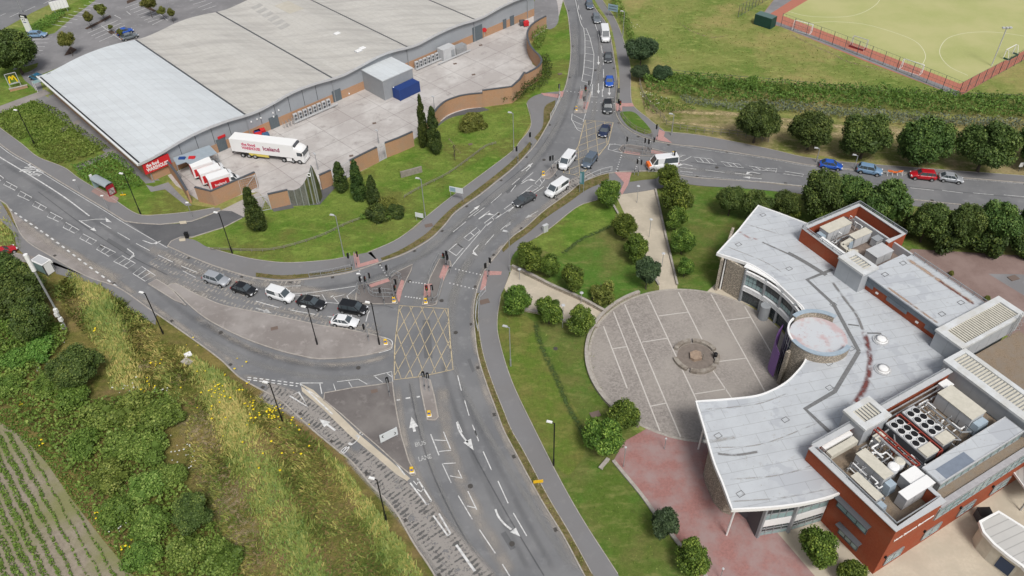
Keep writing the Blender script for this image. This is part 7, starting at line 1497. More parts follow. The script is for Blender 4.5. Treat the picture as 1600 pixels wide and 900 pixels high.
def vehicle(name, kind, col, a, b, lab, cat='car', grp=None, roofcol=None, spin=0):
    """a = rear px, b = front px on the ground"""
    A, Bq = G(*a), G(*b); p = (A+Bq)/2; p.z = .03; rz = math.atan2(Bq.y-A.y, Bq.x-A.x)
    key = (kind, col)
    if key in CARS: return dup(CARS[key], p, rz, lab, grp)
    r = thing(name, lab, cat, p, rz, grp); body, g, rf, (L_, W_, HB, HR, B) = car_meshes(kind, col); m = P_[col]
    bo = body.build('body', m, r, False); 
    for pl in bo.data.polygons: pl.use_smooth = True
    bo.data.set_sharp_from_angle(angle=math.radians(50))
    g.build('windows', M_cglass, r); rf.build('roof', P_[roofcol] if roofcol else m, r); wr = .31 if kind not in ('suv', 'van', 'bigvan', 'mpv') else .34
    h, w = L_/2, W_/2
    for x in (h-.82, -h+.78):
        for s in (1, -1):
            o = MB().cyl((x, s*w-.11 if s > 0 else s*w-.1, wr), wr, .21, 16, axis='y').build('wheel', M_rubber, r); MB().cyl((x, (s*w+.095) if s > 0 else (s*w-.115), wr), wr*.62, .02, 10, axis='y').build('hubcap', M_hub, o)
            ar = MB(); nn = 8
            for k in range(nn): t0, t1 = math.pi*k/nn, math.pi*(k+1)/nn; ar.bar((x+(wr+.06)*math.cos(t0), s*(w-.005), wr+(wr+.06)*math.sin(t0)), (x+(wr+.06)*math.cos(t1), s*(w-.005), wr+(wr+.06)*math.sin(t1)), .05, .04)
            ar.build('wheel_arch', M_plastic, r)
    for s in (1, -1):
        MB().box((h-.2, s*(w*.70), B['bon']-.23), (.3, .34, .15), -s*.35).build('headlight', M_head, r); MB().box((-h+.05, s*(w*.80), HB*.82), (.12, .26, .24), s*.2).build('tail_light', M_tail, r)
        MB().box((B['ws'][0]-.28, s*(w+.08), HB+.02), (.14, .2, .14)).build('wing_mirror', m, r)
    MB().box((h-.02, 0, .42), (.06, W_*.62, .2)).build('bumper_grille', M_plastic, r); MB().box((h+.015, 0, .45), (.03, .52, .12)).build('number_plate', M_plate, r); MB().box((-h-.01, 0, .6), (.03, .52, .12)).build('number_plate', M_platey, r)
    MB().box((0, 0, .17), (L_*.82, W_*.86, .14)).build('underside', M_plastic, r)
    CARS[key] = r; return r
Qg = 'cars queuing on the west road'
vehicle('hatchback_car', 'suv', 'silver', (324,436), (356,446), 'silver crossover at the back of the west road queue', 'car', Qg)
vehicle('saloon_car', 'hatch', 'black', (367,451), (399,461), 'black hatchback between the silver crossover and the small white van', 'car', Qg)
vehicle('panel_van', 'smallvan', 'white', (421,460), (460,472), 'small white van in the west road queue', 'van')
vehicle('hatchback_car', 'saloon', 'black', (469,472), (507,482), 'black car behind the black people carrier in the west road queue', 'car', Qg)
vehicle('people_carrier', 'mpv', 'black', (533,483), (573,490), 'tall black people carrier at the head of the left queue lane', 'car', Qg)
vehicle('hatchback_car', 'hatch', 'white', (521,504), (559,509), 'white hatchback alone in the right queue lane', 'car', Qg)
vehicle('saloon_car', 'saloon', 'dgrey', (832,309), (806,323), 'dark grey car ahead of the white camper van', 'car')
vehicle('camper_van', 'van', 'white', (883,291), (857,309), 'white camper van behind the dark car, heading down to the centre', 'van')
vehicle('people_carrier', 'mpv', 'bluegrey', (928,247), (914,265), 'dark tall car leaving the northern yellow box', 'car')
vehicle('panel_van', 'van', 'white', (894,246), (877,268), 'white van beside the northern yellow box junction', 'van')
Ng = 'cars queuing on the north road'
vehicle('hatchback_car', 'hatch', 'navy', (948,199), (940,218), 'navy hatchback standing in the northern yellow box', 'car', Ng)
vehicle('suv_car', 'suv', 'dgrey', (949,163), (949,180), 'dark grey car with black roof just past the north stop line', 'car', Ng, 'black')
vehicle('hatchback_car', 'hatch', 'blue', (952,123), (952,139), 'bright blue hatchback at the north stop line', 'car', Ng)
vehicle('hatchback_car', 'hatch', 'dgrey', (950,87), (950,100), 'dark grey hatchback behind the bright blue one', 'car', Ng)
vehicle('large_van', 'bigvan', 'white', (943,48), (947,72), 'large white van in the north road queue', 'van')
vehicle('estate_car', 'estate', 'grey', (930,26), (934,39), 'grey estate car behind the large white van', 'car', Ng)
vehicle('hatchback_car', 'hatch', 'bluegrey', (919,4), (923,18), 'dark hatchback last in the north queue at the top edge', 'car', Ng)
vo = vehicle('panel_van', 'bigvan', 'white', (1052,260), (1016,264), 'white van with orange bonnet half hidden by a tree at the east stop line', 'van')
ob = MB().box((2.5, 0, .95), (.85, 1.9, .62), 0, .86).build('bonnet_cover', M_orange, vo)
vehicle('hatchback_car', 'hatch', 'blue', (1284,260), (1311,264), 'blue hatchback parked by the east road kerb', 'car', 'cars parked on the east road')
vehicle('mpv_car', 'suv', 'lblue', (1341,267), (1374,273), 'pale blue car parked left of the orange barriers', 'car', 'cars parked on the east road')
vehicle('mpv_car', 'suv', 'red', (1456,280), (1425,277), 'red car parked right of the orange barriers', 'car', 'cars parked on the east road')
vehicle('hatchback_car', 'hatch', 'silver', (1467,280), (1502,285), 'silver hatchback parked behind the red car', 'car', 'cars parked on the east road')
vehicle('small_car', 'hatch', 'red', (-3,404), (19,393), 'red car cut by the left edge beside trees', 'car')
vehicle('hatchback_car', 'estate', 'lblue', (46,58), (74,57), 'light blue car parked under the totem sign', 'car', 'cars in the retail car park')
vehicle('hatchback_car', 'hatch', 'blue', (187,55), (205,50), 'dark blue car parked above the pale roof edge', 'car', 'cars in the retail car park')
vehicle('hatchback_car', 'hatch', 'grey', (195,63), (212,58), 'grey car half hidden by the pale roof edge', 'car', 'cars in the retail car park')
vehicle('hatchback_car', 'hatch', 'teal', (66,127), (52,122), 'teal car at the west corner of the pale roof', 'car', 'cars in the retail car park')
# delivery box vans
def boxvan(a, b, lab, root=None):
    A, Bq = G(*a), G(*b); p = (A+Bq)/2; p.z = .03; rz = math.atan2(Bq.y-A.y, Bq.x-A.x)
    if root: return dup(root, p, rz, lab)
    r = thing('delivery_van', lab, 'van', p, rz, 'delivery vans in the yard'); m = P_['white']
    MB().box((-.9, 0, 1.75), (3.9, 2.1, 2.3)).build('box_body', M_whitep, r); rp_ = MB(); rp_.box((-.9, -1.07, 1.6), (3.3, .03, 1.5)); rp_.build('side_panel', M_redp, r); rp_ = MB(); rp_.box((-.9, 1.07, 1.6), (3.3, .03, 1.5)); rp_.build('side_panel', M_redp, r); MB().box((-2.87, 0, 1.7), (.04, 1.9, 2.0)).build('rear_door', M_redp, r)
    t = text('lettering', 'Iceland', .75, frame((-.9, -1.1, 1.45), (1, 0, 0)), M_whitep, None, 1, 1, .01, .015); t.parent = r
    cab = loft([(.95, [(0,.4),(.95,.4),(1,.8),(.98,1.4),(.9,2.0),(.7,2.2),(0,2.25)]), (1.6, [(0,.35),(.95,.35),(1,.8),(.98,1.35),(.86,1.95),(.65,2.1),(0,2.15)]), (2.2, [(0,.3),(.95,.3),(1,.7),(.96,1.2),(.85,1.3),(.6,1.34),(0,1.36)]), (2.75, [(0,.3),(.88,.3),(.93,.6),(.9,.95),(.8,1.05),(.5,1.08),(0,1.1)]), (2.9, [(0,.4),(.7,.4),(.75,.6),(.72,.8),(.6,.9),(.4,.92),(0,.93)])]).build('cab', m, r)
    gl = MB(); gl.add([(1.64, .8, 2.0), (1.64, -.8, 2.0), (2.24, -.88, 1.36), (2.24, .88, 1.36)], [(0, 1, 2, 3)]); 
    for s in (1, -1): gl.add([(1.1, s*.985, 1.35), (2.0, s*.99, 1.3), (1.6, s*.92, 1.92), (1.1, s*.94, 1.98)], [(0, 1, 2, 3)])
    o = gl.build('windows', M_cglass, r); o.data.transform(Matrix.Translation((.02, 0, .02)))
    for x in (2.05, -1.9):
        for s in (1, -1): w_ = MB().cyl((x, s*.9-.1, .36), .36, .22, 16, axis='y').build('wheel', M_rubber, r)
    for s in (1, -1): MB().box((2.72, s*.72, .85), (.2, .3, .2)).build('headlight', M_head, r)
    MB().box((0, 0, .42), (5.0, 1.7, .25)).build('chassis', M_plastic, r); return r
v0 = boxvan((304,279), (350,264.5), 'white and red delivery van nearest the lean-to'); boxvan((318,289), (362,274.5), 'middle white and red delivery van of three', v0); boxvan((332,297.5), (374,284), 'white and red delivery van half hidden behind the brick wall', v0)
# articulated lorry
A, Bq = G(368,240), G(479,256); p = (A+Bq)/2; rz = math.atan2(Bq.y-A.y, Bq.x-A.x); A, Bq = G(366,243), G(478,256.5)
A2 = A; lr = thing('articulated_lorry', 'white articulated lorry with pink and purple lettering in the delivery yard', 'lorry', (A+Bq)/2+Vector((0,0,.03)), math.atan2(Bq.y-A.y, Bq.x-A.x)); Lh = (Bq-A).length/2; ly = .9
MB().box((-Lh+6.7, ly, 2.62), (13.2, 2.5, 2.75)).build('trailer_body', M_whitep, lr); tr = MB().box((-Lh+6.7, ly, 1.12), (13.0, 1.2, .3)).build('chassis', M_plastic, lr)
fx = -Lh+6.7
t = text('lettering', 'the food', .85, frame((fx-2.7, ly-1.28, 3.1), (1, 0, 0)), mat('mag', (.55, .02, .10), .5), None, 1, 1, .01, .02); t.parent = lr
t = text('lettering', 'WAREHOUSE', .85, frame((fx-2.3, ly-1.28, 2.3), (1, 0, 0)), MATS['mag'], None, .75, 1, .01, .02); t.parent = lr
t = text('lettering', 'Iceland', 1.25, frame((fx+2.0, ly-1.28, 2.65), (1, 0, 0)), mat('purple_red', (.28, .015, .08), .5), None, 1, 1, .01, .025); t.parent = lr
MB().box((fx-1.0, ly-1.2, .95), (4.2, .06, .55)).build('side_guard', mat('yellow_guard', (.62, .52, .12), .6), lr)
MB().box((fx+6.75, ly, 3.2), (.5, 1.9, 1.5)).build('refrigeration_unit', M_dgrey, lr)
cx0 = Lh-2.1
cb = loft([(cx0-.1, [(0,.7),(1.2,.7),(1.24,1.6),(1.22,2.9),(1.1,3.5),(.8,3.65),(0,3.7)]), (cx0+1.0, [(0,.6),(1.22,.6),(1.25,1.6),(1.22,2.8),(1.1,3.3),(.8,3.45),(0,3.5)]), (cx0+1.7, [(0,.5),(1.2,.5),(1.24,1.4),(1.2,2.5),(1.1,2.95),(.8,3.05),(0,3.1)]), (cx0+2.05, [(0,.5),(1.1,.5),(1.15,1.3),(1.12,1.9),(1.0,2.5),(.8,2.6),(0,2.65)])]); o = cb.build('cab', M_whitep, lr); o.location = (0, ly, 0)
MB().box((cx0+1.98, ly, 2.25), (.3, 2.12, .85)).build('windscreen', M_cglass, lr)
for s in (1, -1): MB().box((cx0+1.25, ly+s*1.235, 2.2), (.85, .05, .75)).build('side_window', M_cglass, lr); MB().box((cx0+2.02, ly+s*.85, .95), (.18, .4, .22)).build('headlight', M_head, lr); MB().box((cx0+1.9, ly+s*1.4, 2.35), (.12, .25, .6)).build('wing_mirror', M_plastic, lr)
MB().box((cx0+1.95, ly, .62), (.35, 2.3, .45)).build('bumper', M_whitep, lr); MB().box((cx0-1.0, ly-1.1, .75), (1.1, .3, .55)).build('fuel_tank', M_whitep, lr)
for x in (-Lh+2.2, -Lh+3.5, -Lh+4.8, cx0-2.2, cx0-.3, cx0+1.1):
    for s in (1, -1): w_ = MB().cyl((x, ly+s*1.08-.15, .5), .5, .3, 18, axis='y').build('wheel', M_rubber, lr); MB().cyl((x, ly+s*1.08+(.155 if s > 0 else -.175), .5), .26, .02, 12, axis='y').build('hub', M_hub, w_)
MB().box((-Lh+.1, ly, .9), (.15, 2.4, .3)).build('rear_bumper', M_plastic, lr)
# wheelie bins, skips, trolleys in the yard
def bin_(x, y, m, lab, root=None, name='wheeled_bin', rz=.5):
    p = G(x, y); p.z = .03
    r = thing(name, lab, 'bin', p, rz, 'large wheeled bins in the yard'); MB().box((0, 0, .7), (1.2, .95, 1.0), 0, 1.12).build('body', m, r); MB().box((0, 0, 1.26), (1.35, 1.1, .14), 0, .9).build('lid', m, r); o = MB()
    for a in (-.45, .45): o.cyl((a, -.35, 0), .1, .2, 8)
    o.build('castors', M_plastic, r); return r
bin_(402,212,M_redp,'long dark red bin against the brick plinth'); bin_(411,211,M_redp,'bright red bin in the middle behind the lorry'); bin_(406,217,M_redp,'red bin nearest the lorry roof'); bin_(417,217.5,mat('blue_bin',(.05,.12,.22),.5),'blue grey bin right end of the bin group'); bin_(404,213.5,M_bluep,'dark blue bin between the red ones'); bin_(392,210,mat('green_bin',(.02,.12,.07),.6),'green bin at the left end of the bin group')
bin_(822,41,M_redp,'bright red bin standing at the far east end of the yard',rz=.2); bin_(816,40,M_dgrey,'dark bin beside the bright red one at the east end',rz=.2)
for i in range(4):
    p = WP(W_at(439+i*5, 192-i*2)[0], -1.6); r = thing('roll_cage', 'empty grey wire roll cage, %s from the left before the brick pier' % ords[i], 'roll cage', p, WA, 'empty roll cages by the warehouse wall'); o = MB()
    for x in (-.35, .35):
        for y in (-.3, .3): o.bar((x, y, .1), (x, y, 1.5), .04)
        for z in (.3, .7, 1.1, 1.45): o.bar((x, -.3, z), (x, .3, z), .03)
    o.build('cage', M_steel, r)
for x, y, nm in ((757.5, 59, 'red round sign post by the shutter door'),):
    r = thing('sign_post', nm, 'sign', G(x, y)); MB().bar((0, 0, 0), (0, 0, 2.4), .1, .1, 8).build('post', M_lgrey, r); MB().cyl((0, -.1, 2.0), .55, .05, 18, axis='y').build('disc', M_redp, r)
# ================= street furniture =================
def lamp(x, y, h, lab, arm=(-.9, .35), black=True, root=None, grp='black lamp columns along the roads'):
    r = thing('street_lamp', lab, 'street lamp', G(x, y), 0, grp); m = M_blackp if black else M_steel
    MB().bar((0, 0, 0), (0, 0, 1.4), .24, .24, 10).build('base', m, r); MB().bar((0, 0, 1.4), (0, 0, h), .16 if black else .13, .16 if black else .13, 8).build('column', m, r)
    L_ = math.hypot(*arm); MB().bar((0, 0, h-.05), (arm[0]*.8, arm[1]*.8, h+.1), .09).build('arm', m, r); MB().box((arm[0], arm[1], h+.12), (.75, .3, .16), math.atan2(arm[1], arm[0]), .8).build('lamp_head', M_whitep if black else M_lgrey, r); return r
def hz(b, t):
    g0 = G(*b); best = None
    for k in range(10, 220):
        z = k*.1; q = G(t[0], t[1], z); d = (Vector((q.x, q.y))-Vector((g0.x, g0.y))).length
        if best is None or d < best[0]: best = (d, z)
    return best[1]
for b, t, lab, blk in [((255,522),(226,458),'black lamp column on the grass below the west road',1), ((442,660),(422,598),'black lamp column by the yellow flowers',1), ((604,815),(590,749),'black lamp column near the bottom beside the striped road',1), ((363,396),(341,333),'black lamp column on the bright lawn corner by the access road',1), ((220,335),(192,272),'black lamp column between bus shelter and brick wall',1), ((55,228),(26,173),'black lamp column in the shrub bed at the left edge',1),
    ((496,539),(482,480),'black lamp column in the middle of the big paved island',1), ((593,539),(580,474),'black lamp column at the east tip of the big paved island',1), ((865,728),(867,661),'black lamp column on the lawn beside the footpath',1), ((538,402),(524,337),'grey lamp column beside the path on the bright lawn',0), ((665,342),(658,279),'slim grey lamp column next to the small white board',0), ((798,572),(797,511),'grey lamp column at the edge of the long footpath',0), ((797,425),(795,362),'slim grey lamp column at the start of the west beige path',0), ((803,238),(803,176),'slim grey lamp column by the bright lawn beside the north road',0),
    ((973,57),(977,18),'grey lamp column by the pine on the north path',0), ((1049,212),(1053,178),'slim grey column on the grass by the corner fence',0), ((1275,254),(1279,235),'short grey column left of the parked blue car',0), ((1334,265),(1339,244),'grey column between the blue and pale blue parked cars',0), ((146,355),(140,318),'',0)]:
    if lab: lamp(*b, max(hz(b, t)-.1, 3), lab, (-.6, .2), bool(blk), grp='black lamp columns along the roads' if blk else 'grey lamp columns')
for b, t, lab in [((124,299),(116,281),'first white topped short post on the pavement near the bus shelter'), ((170,330),(161,305),'second white topped post on the pavement kerb'), ((301,341),(297,315),'slim post at the access road mouth'), ((564,450),(559,428),'slim white topped post on the triangular crossing island')]:
    r = thing('marker_post', lab, 'post', G(*b), 0, 'slim posts'); hh = hz(b, t); MB().bar((0, 0, 0), (0, 0, hh), .1, .1, 8).build('post', M_steel, r); MB().box((0, 0, hh), (.5, .25, .12)).build('cap', M_whitep, r)
# path lamps with disc heads
for b, t, lab in [((995,317),(998,291),'disc headed path lamp at the top of the tapering beige path'), ((1014,371),(1017,343),'disc headed path lamp halfway down the tapering beige path'), ((1034,417),(1037,396),'disc headed path lamp near the plaza end of the tapering path'), ((812,437),(814,424),'disc headed lamp at the west beige path start'), ((908,474),(909,459),'disc headed lamp above the wall by the plaza'), ((879,512),(880,472),'pale post lamp between the two trees below the west path'), ((974,730),(978,699),'thin double headed lamp on the pink paving near the large tree'), ((1038,702),(1040,690),'thin lamp on the pink paving below the plaza'), ((1125,905),(1128,888),'thin lamp at the bottom of the pink paving')]:
    r = thing('path_lamp', lab, 'path lamp', G(*b), 0, 'disc lamps on the courthouse paths'); hh = min(max(hz(b, t), 2.2), 4.6); sm = .5 if 'pink' in lab else 1; MB().bar((0, 0, 0), (0, 0, hh), .1, .1, 8).build('post', M_steel, r); MB().cyl((0, 0, hh), .3*sm, .08, 18, .22*sm).build('disc_head', M_lgrey, r)
# traffic lights
def tlight(x, y, rz, lab, hz_=3.3, both=False, base=False, arm=None):
    p = G(x, y) if base else G(x, y, hz_-.3); p.z = 0.1; r = thing('traffic_light', lab, 'traffic light', p, rz, 'traffic signals at the junctions')
    MB().bar((0, 0, -.1), (0, 0, hz_+.2), .12, .12, 8).build('pole', M_steel, r)
    for k, s in enumerate((1, -1) if both else (1,)):
        o = MB(); o.box((s*.3, 0, hz_-.35), (.06, .42, 1.0)); bb = o.build('backing_board', M_blackp, r); o = MB(); o.box((s*.4, 0, hz_-.35), (.2, .28, .9)); hd = o.build('signal_head', M_blackp, r)
        for q, (mm, zz) in enumerate(((mat('lens_red', (.45, .02, .02), .4), .3), (mat('lens_amber', (.35, .18, .02), .4), 0), (mat('lens_green', (.02, .16, .09), .4), -.3))):
            MB().cyl((s*.5 if s > 0 else -.52, 0, hz_-.35+zz), .1, .02, 10, axis='x').build('lens', mm, hd)
    MB().box((0, .0, 1.05), (.16, .2, .3)).build('push_button', M_dgrey, r); return r
E_, W_d, N_, S_ = 0, math.pi, math.pi/2, -math.pi/2
for x, y, rz, b, lab in [(695,398,.9,True,'double black signal at the tip of the centre island'), (701.5,404,2.5,False,'single signal just right of the double one on the centre island'), (763,409,.9,False,'signal on the right kerb before the pink crossing'), (761,417,2.4,False,'lower signal beside the right kerb crossing guard rail'),
  (607,419,2.9,False,'signal above the triangular crossing island'), (566,436,3.1,True,'double signal at the west corner of the triangular island'), (573,432,.4,False,'signal right of the double one on the triangular island'), (597,454,3.1,False,'signal at the bottom rail of the triangular island'), (613,449,-.3,False,'pedestrian signal in the centre of the triangular island'), (616,443,1.2,False,'signal beside the pink strip of the triangular island'), (666,448,-1.4,False,'signal at the lower left of the centre island'), (674,452,1.5,False,'signal at the lower right of the centre island'), (547,400,3.0,False,'signal by the pink crossing on the lawn path'), (554,398,.2,False,'second signal by the pink crossing on the lawn path'),
  (572,511,3.1,False,'signal at the stop line below the white hatchback'), (605,597,1.7,False,'signal at the top corner of the dark triangular island'), (661,588,1.6,False,'left signal on the narrow southern island'), (668,590,1.7,False,'right signal on the narrow southern island'),
  (862,249,2.4,False,'left signal by the white van at the northern box'), (866,248,2.5,False,'right signal by the white van at the northern box'), (869,261,.5,False,'low signal behind the small island tip'), (830,212,2.2,False,'dark signal on the path beside the north road verge'), (809,234,2.2,False,'lower signal on the path by the bright lawn'), (874,136,1.6,False,'signal at the yard side of the north crossing'), (915,138,1.6,True,'double signal on the northern crossing island'), (921,131,1.6,False,'signal right of the double one on the northern island'), (913,156,1.5,False,'signal in the middle of the northern crossing island'), (967,143,1.5,False,'signal on the east kerb of the north stop line'), (968,160,-1.2,True,'double signal at the pink crossing on the north path'),
  (977,218,.1,False,'signal at the west end of the east crossing island'), (1005,220,0,False,'signal above the middle of the east crossing island'), (1011,222,.2,False,'signal close right of the middle one above the east island'), (1019,219,0,False,'signal by the pink tactile strip on the corner path'), (993,253,.1,False,'signal in front of the orange fronted van'), (999,254,0,False,'signal right beside the orange fronted van'), (1029,199,2.6,False,'signal leaning over the corner path'), (1051,240,0,False,'dark signal at the east end of the island')]:
    tlight(x, y, rz, lab, both=b)
# bollards
def bollard(x, y, lab, m=M_yel):
    r = thing('keep_left_bollard', lab, 'bollard', G(x, y)+Vector((0, 0, .12)), -1.5, 'yellow bollards on the islands'); MB().box((0, 0, .45), (.3, .5, .9), 0, .85).build('body', m, r); MB().cyl((.17, 0, .62), .17, .02, 14, axis='x').build('sign_disc', mat('disc_blue', (.05, .12, .45), .4), r); MB().box((0, 0, .03), (.5, .6, .06)).build('base', M_whitep, r)
for x, y, lab in [(616,472,'yellow bollard at the right tip of the triangular island'), (665.5,474,'yellow bollard at the foot of the centre island'), (671,650,'yellow bollard at the south end of the narrow island'), (644,738,'yellow bollard at the south tip of the dark triangular island'), (603,538,'yellow bollard at the east tip of the big paved island'), (900,173,'yellow bollard on the northern crossing island'), (1051,244,'yellow bollard at the east end of the east island'), (849,275,'yellow bollard on the small island by the white van')]: bollard(x, y, lab)
# guard rails
def rail(l, lab, h=1.05, m=M_steel, posts=2.0, name='guard_rail', z0=.1, k=3, bars=True):
    p = GS(l, k) if k > 1 else GP(l); r = thing(name, lab, 'railing', p[0]); o = MB(); Z = Vector((0, 0, 1))
    for i in range(len(p)-1):
        for z in ((h, .18) if bars else (h, h*.5)): o.bar(p[i]+Z*(z0+z), p[i+1]+Z*(z0+z), .06)
    att(o.build('rails', m, None), r); nxt = 0; bm = MB(); tot = 0
    for i in range(len(p)-1):
        L_ = (p[i+1]-p[i]).length; n = max(int(L_/.22), 1)
        for j in range(n):
            q = p[i].lerp(p[i+1], j/n); tot += L_/n
            if tot >= nxt: pst(r, q, z0+h, .09, m); nxt += posts
            elif bars: bm.bar(q+Z*(z0+.2), q+Z*(z0+h), .022)
    pst(r, p[-1], z0+h, .09, m)
    if bars and bm.v: att(bm.build('infill_bars', m, None), r)
    return r
rail([(484,434),(512,430),(548,422)], 'guard rail on the verge left of the pink lawn crossing'); rail([(686,404),(677,420),(671,436)], 'guard rail along the left edge of the centre island', k=1); rail([(692,441),(684,470),(680,474),(671,474)], 'guard rail around the lower right of the centre island', k=1); rail([(687,405),(697,407),(700,416)], 'short guard rail at the top of the centre island', k=1)
rail([(570,447),(579,462),(585,465),(617,466)], 'guard rail across the lower side of the triangular island', k=1); rail([(610,437),(617,431),(628,436),(624,440)], 'guard rail around the top of the triangular island', k=1); rail([(560,449),(557,458),(563,462)], 'short curved rail at the west end of the triangular island', k=1); rail([(583,460),(600,459),(617,461)], 'inner guard rail of the triangular island', k=1)
rail([(759,456),(748,470),(744,488),(744,508),(747,518)], 'pale guard rail on the kerb right of the southern yellow box', m=M_lgrey); rail([(751,462),(748,485),(748,505)], 'inner guard rail right of the southern yellow box')
rail([(860,186),(868,172),(873,160),(875,150)], 'guard rail along the verge west of the north crossing', m=M_lgrey); rail([(907,142),(905,156),(899,174)], 'guard rail on the west side of the northern island', k=1); rail([(924,142),(919,152),(914,172),(900,172)], 'guard rail on the east side of the northern island', k=1); rail([(966,128),(965,140),(965,157)], 'short guard rail at the north stop line', k=1)
rail([(968,176),(976,190),(990,203),(1005,210),(1018,215)], 'curved rail sweeping round the northeast corner', m=M_wood, bars=False); rail([(980,226),(1013,231),(1016,236)], 'guard rail along the top of the east island', k=1); rail([(973,238),(1000,243),(1040,247)], 'guard rail along the bottom of the east island', k=1)
rail([(914,284),(925,278),(940,272),(956,268)], 'guard rail curving round the corner below the northern box', m=M_lgrey); rail([(1013,270),(1025,270)], 'small bench like rail under the tree at the east road', k=1)
rail([(998,122),(1001,140),(1008,158),(1020,172),(1036,188),(1048,200),(1100,208),(1150,213),(1200,222)], 'long weathered timber post fence from the north path along the east road', 1.2, M_wood, 1.6, 'timber_fence', 0, bars=False)
rail([(330,391),(400,393),(440,389),(500,371),(540,352),(565,343)], 'long low timber rail across the bright lawn, west part', .55, M_wood, 1.8, 'timber_fence', 0, bars=False); rail([(632,309),(660,293),(700,273),(735,248),(758,231),(775,225)], 'long low timber rail across the bright lawn, east part', .55, M_wood, 1.8, 'timber_fence', 0, bars=False)
rail([(1048,116),(1100,122),(1200,130),(1300,139),(1400,147),(1500,152),(1640,158)], 'low post and wire fence between playing field and hedge', 1.1, M_dgrey, 3.0, 'wire_fence', 0, bars=False)
def tallfence(l, h, lab, step=3.0, name='pitch_fence'):
    p = GP(l); r = thing(name, lab, 'fence', p[0]); w_ = MB(); Z = Vector((0, 0, 1))
    for i in range(len(p)-1):
        L_ = (p[i+1]-p[i]).length; n = max(int(L_/step), 1)
        for j in range(n+1): pst(r, p[i].lerp(p[i+1], j/n), h, .09, M_dgrey)
        for z in (.1, h*.5, h): w_.bar(p[i]+Z*z, p[i+1]+Z*z, .04)
        n2 = int(L_/.9)
        for j in range(n2): q = p[i].lerp(p[i+1], j/n2); w_.bar(q, q+Z*h, .018)
    att(w_.build('mesh', mat('mesh_green', (.10, .14, .12), .6)), r)
tallfence([(1220,41),(1300,70),(1400,110),(1497,150)], 3.2, 'tall dark mesh fence along the near side of the sports pitch'); tallfence([(1497,150),(1560,116),(1640,72)], 3.2, 'tall dark mesh fence along the right side of the sports pitch'); tallfence([(1153,27),(1185,8),(1220,-12)], 3.0, 'dark green fence left of the equipment container', 1.6)
r = thing('equipment_container', 'dark green storage container by the pitch entrance', 'container', G(1190, 42), ang((1169,33),(1203,44))); MB().box((0, 1.2, 1.3), (4.6, 2.4, 2.5)).build('body', mat('green_cont', (.02, .065, .055), .5, (.015, .05, .04), 1), r); MB().box((0, 1.2, 2.58), (4.5, 2.3, .08)).build('roof', mat('green_cont_roof', (.10, .16, .15), .5), r)
def goal(a, b, depth, h, lab, m=M_whitep, base=None):
    A, B_ = G(*a), G(*b); r = thing('goal', lab, 'goal', A, 0, 'goals on the sports pitch'); d = (B_-A).normalized(); n = Vector((-d.y, d.x, 0))*depth; Z = Vector((0, 0, 1)); o = MB()
    for p in (A, B_): o.bar(p, p+Z*h, .12); o.bar(p+Z*h, p+n*.4+Z*h, .08); o.bar(p+n*.4+Z*h, p+n, .07); o.bar(p, p+n, .07)
    o.bar(A+Z*h, B_+Z*h, .12); o.bar(A+n, B_+n, .07); att(o.build('frame', m), r); o = MB(); k = 12
    for i in range(1, k): q = A.lerp(B_, i/k); o.bar(q+n*.4+Z*h, q+n, .012)
    for t in (.25, .5, .75): o.bar(A+n*.4+(n*.6)*t+Z*h*(1-t), B_+n*.4+(n*.6)*t+Z*h*(1-t), .012)
    att(o.build('net', M_lgrey), r)
    if base: o = MB(); o.ribbon([A, A+n, B_+n, B_], .1, 0, 0, .45); att(o.build('backboard', base), r)
goal((1240,44),(1268,51), -1.2, 2.0, 'white goal leaning at the left end of the pitch fence'); goal((1331,70),(1353,77), -1.4, 2.2, 'cage goal with dark red boards behind the fence', M_lgrey, mat('board_red', (.22, .02, .03), .6)); goal((1409,105),(1440,115), -1.2, 2.0, 'white goal near the pitch corner'); goal((1567,92),(1582,84), -1.2, 2.2, 'goal with dark green boards at the right side fence', M_whitep, mat('board_green', (.02, .08, .05), .6))
fl = thing('floodlight_mast', 'tall grey floodlight mast by the pitch corner', 'floodlight', G(1549,103)); hh = 8.6; MB().bar((0, 0, 0), (0, 0, hh), .22, .22, 8).build('mast', M_lgrey, fl); MB().bar((-.9, 0, hh), (.9, 0, hh), .12).build('crossbar', M_grey, fl)
for s in (-.7, .1, .8): MB().box((s, 0, hh+.2), (.55, .5, .25)).build('lamp_head', M_lgrey, fl)
struct(MB().ribbon([Vector((0,0,0))+q for q in GS([(1232,18),(1260,25),(1300,27),(1330,25),(1352,18),(1370,6),(1377,-6)], 6)], .14, .032).build('pitch_lines', mat('pitch_line', (.60, .60, .42), .9)))
for l in ([(1512,118),(1482,103),(1468,82),(1478,62),(1502,53),(1535,50),(1570,52),(1620,60)], [(1268,36),(1300,34),(1350,38),(1400,52),(1432,66),(1446,86),(1440,104)]): struct(MB().ribbon(GS(l, 6), .14, .032).build('pitch_lines', MATS['pitch_line']))
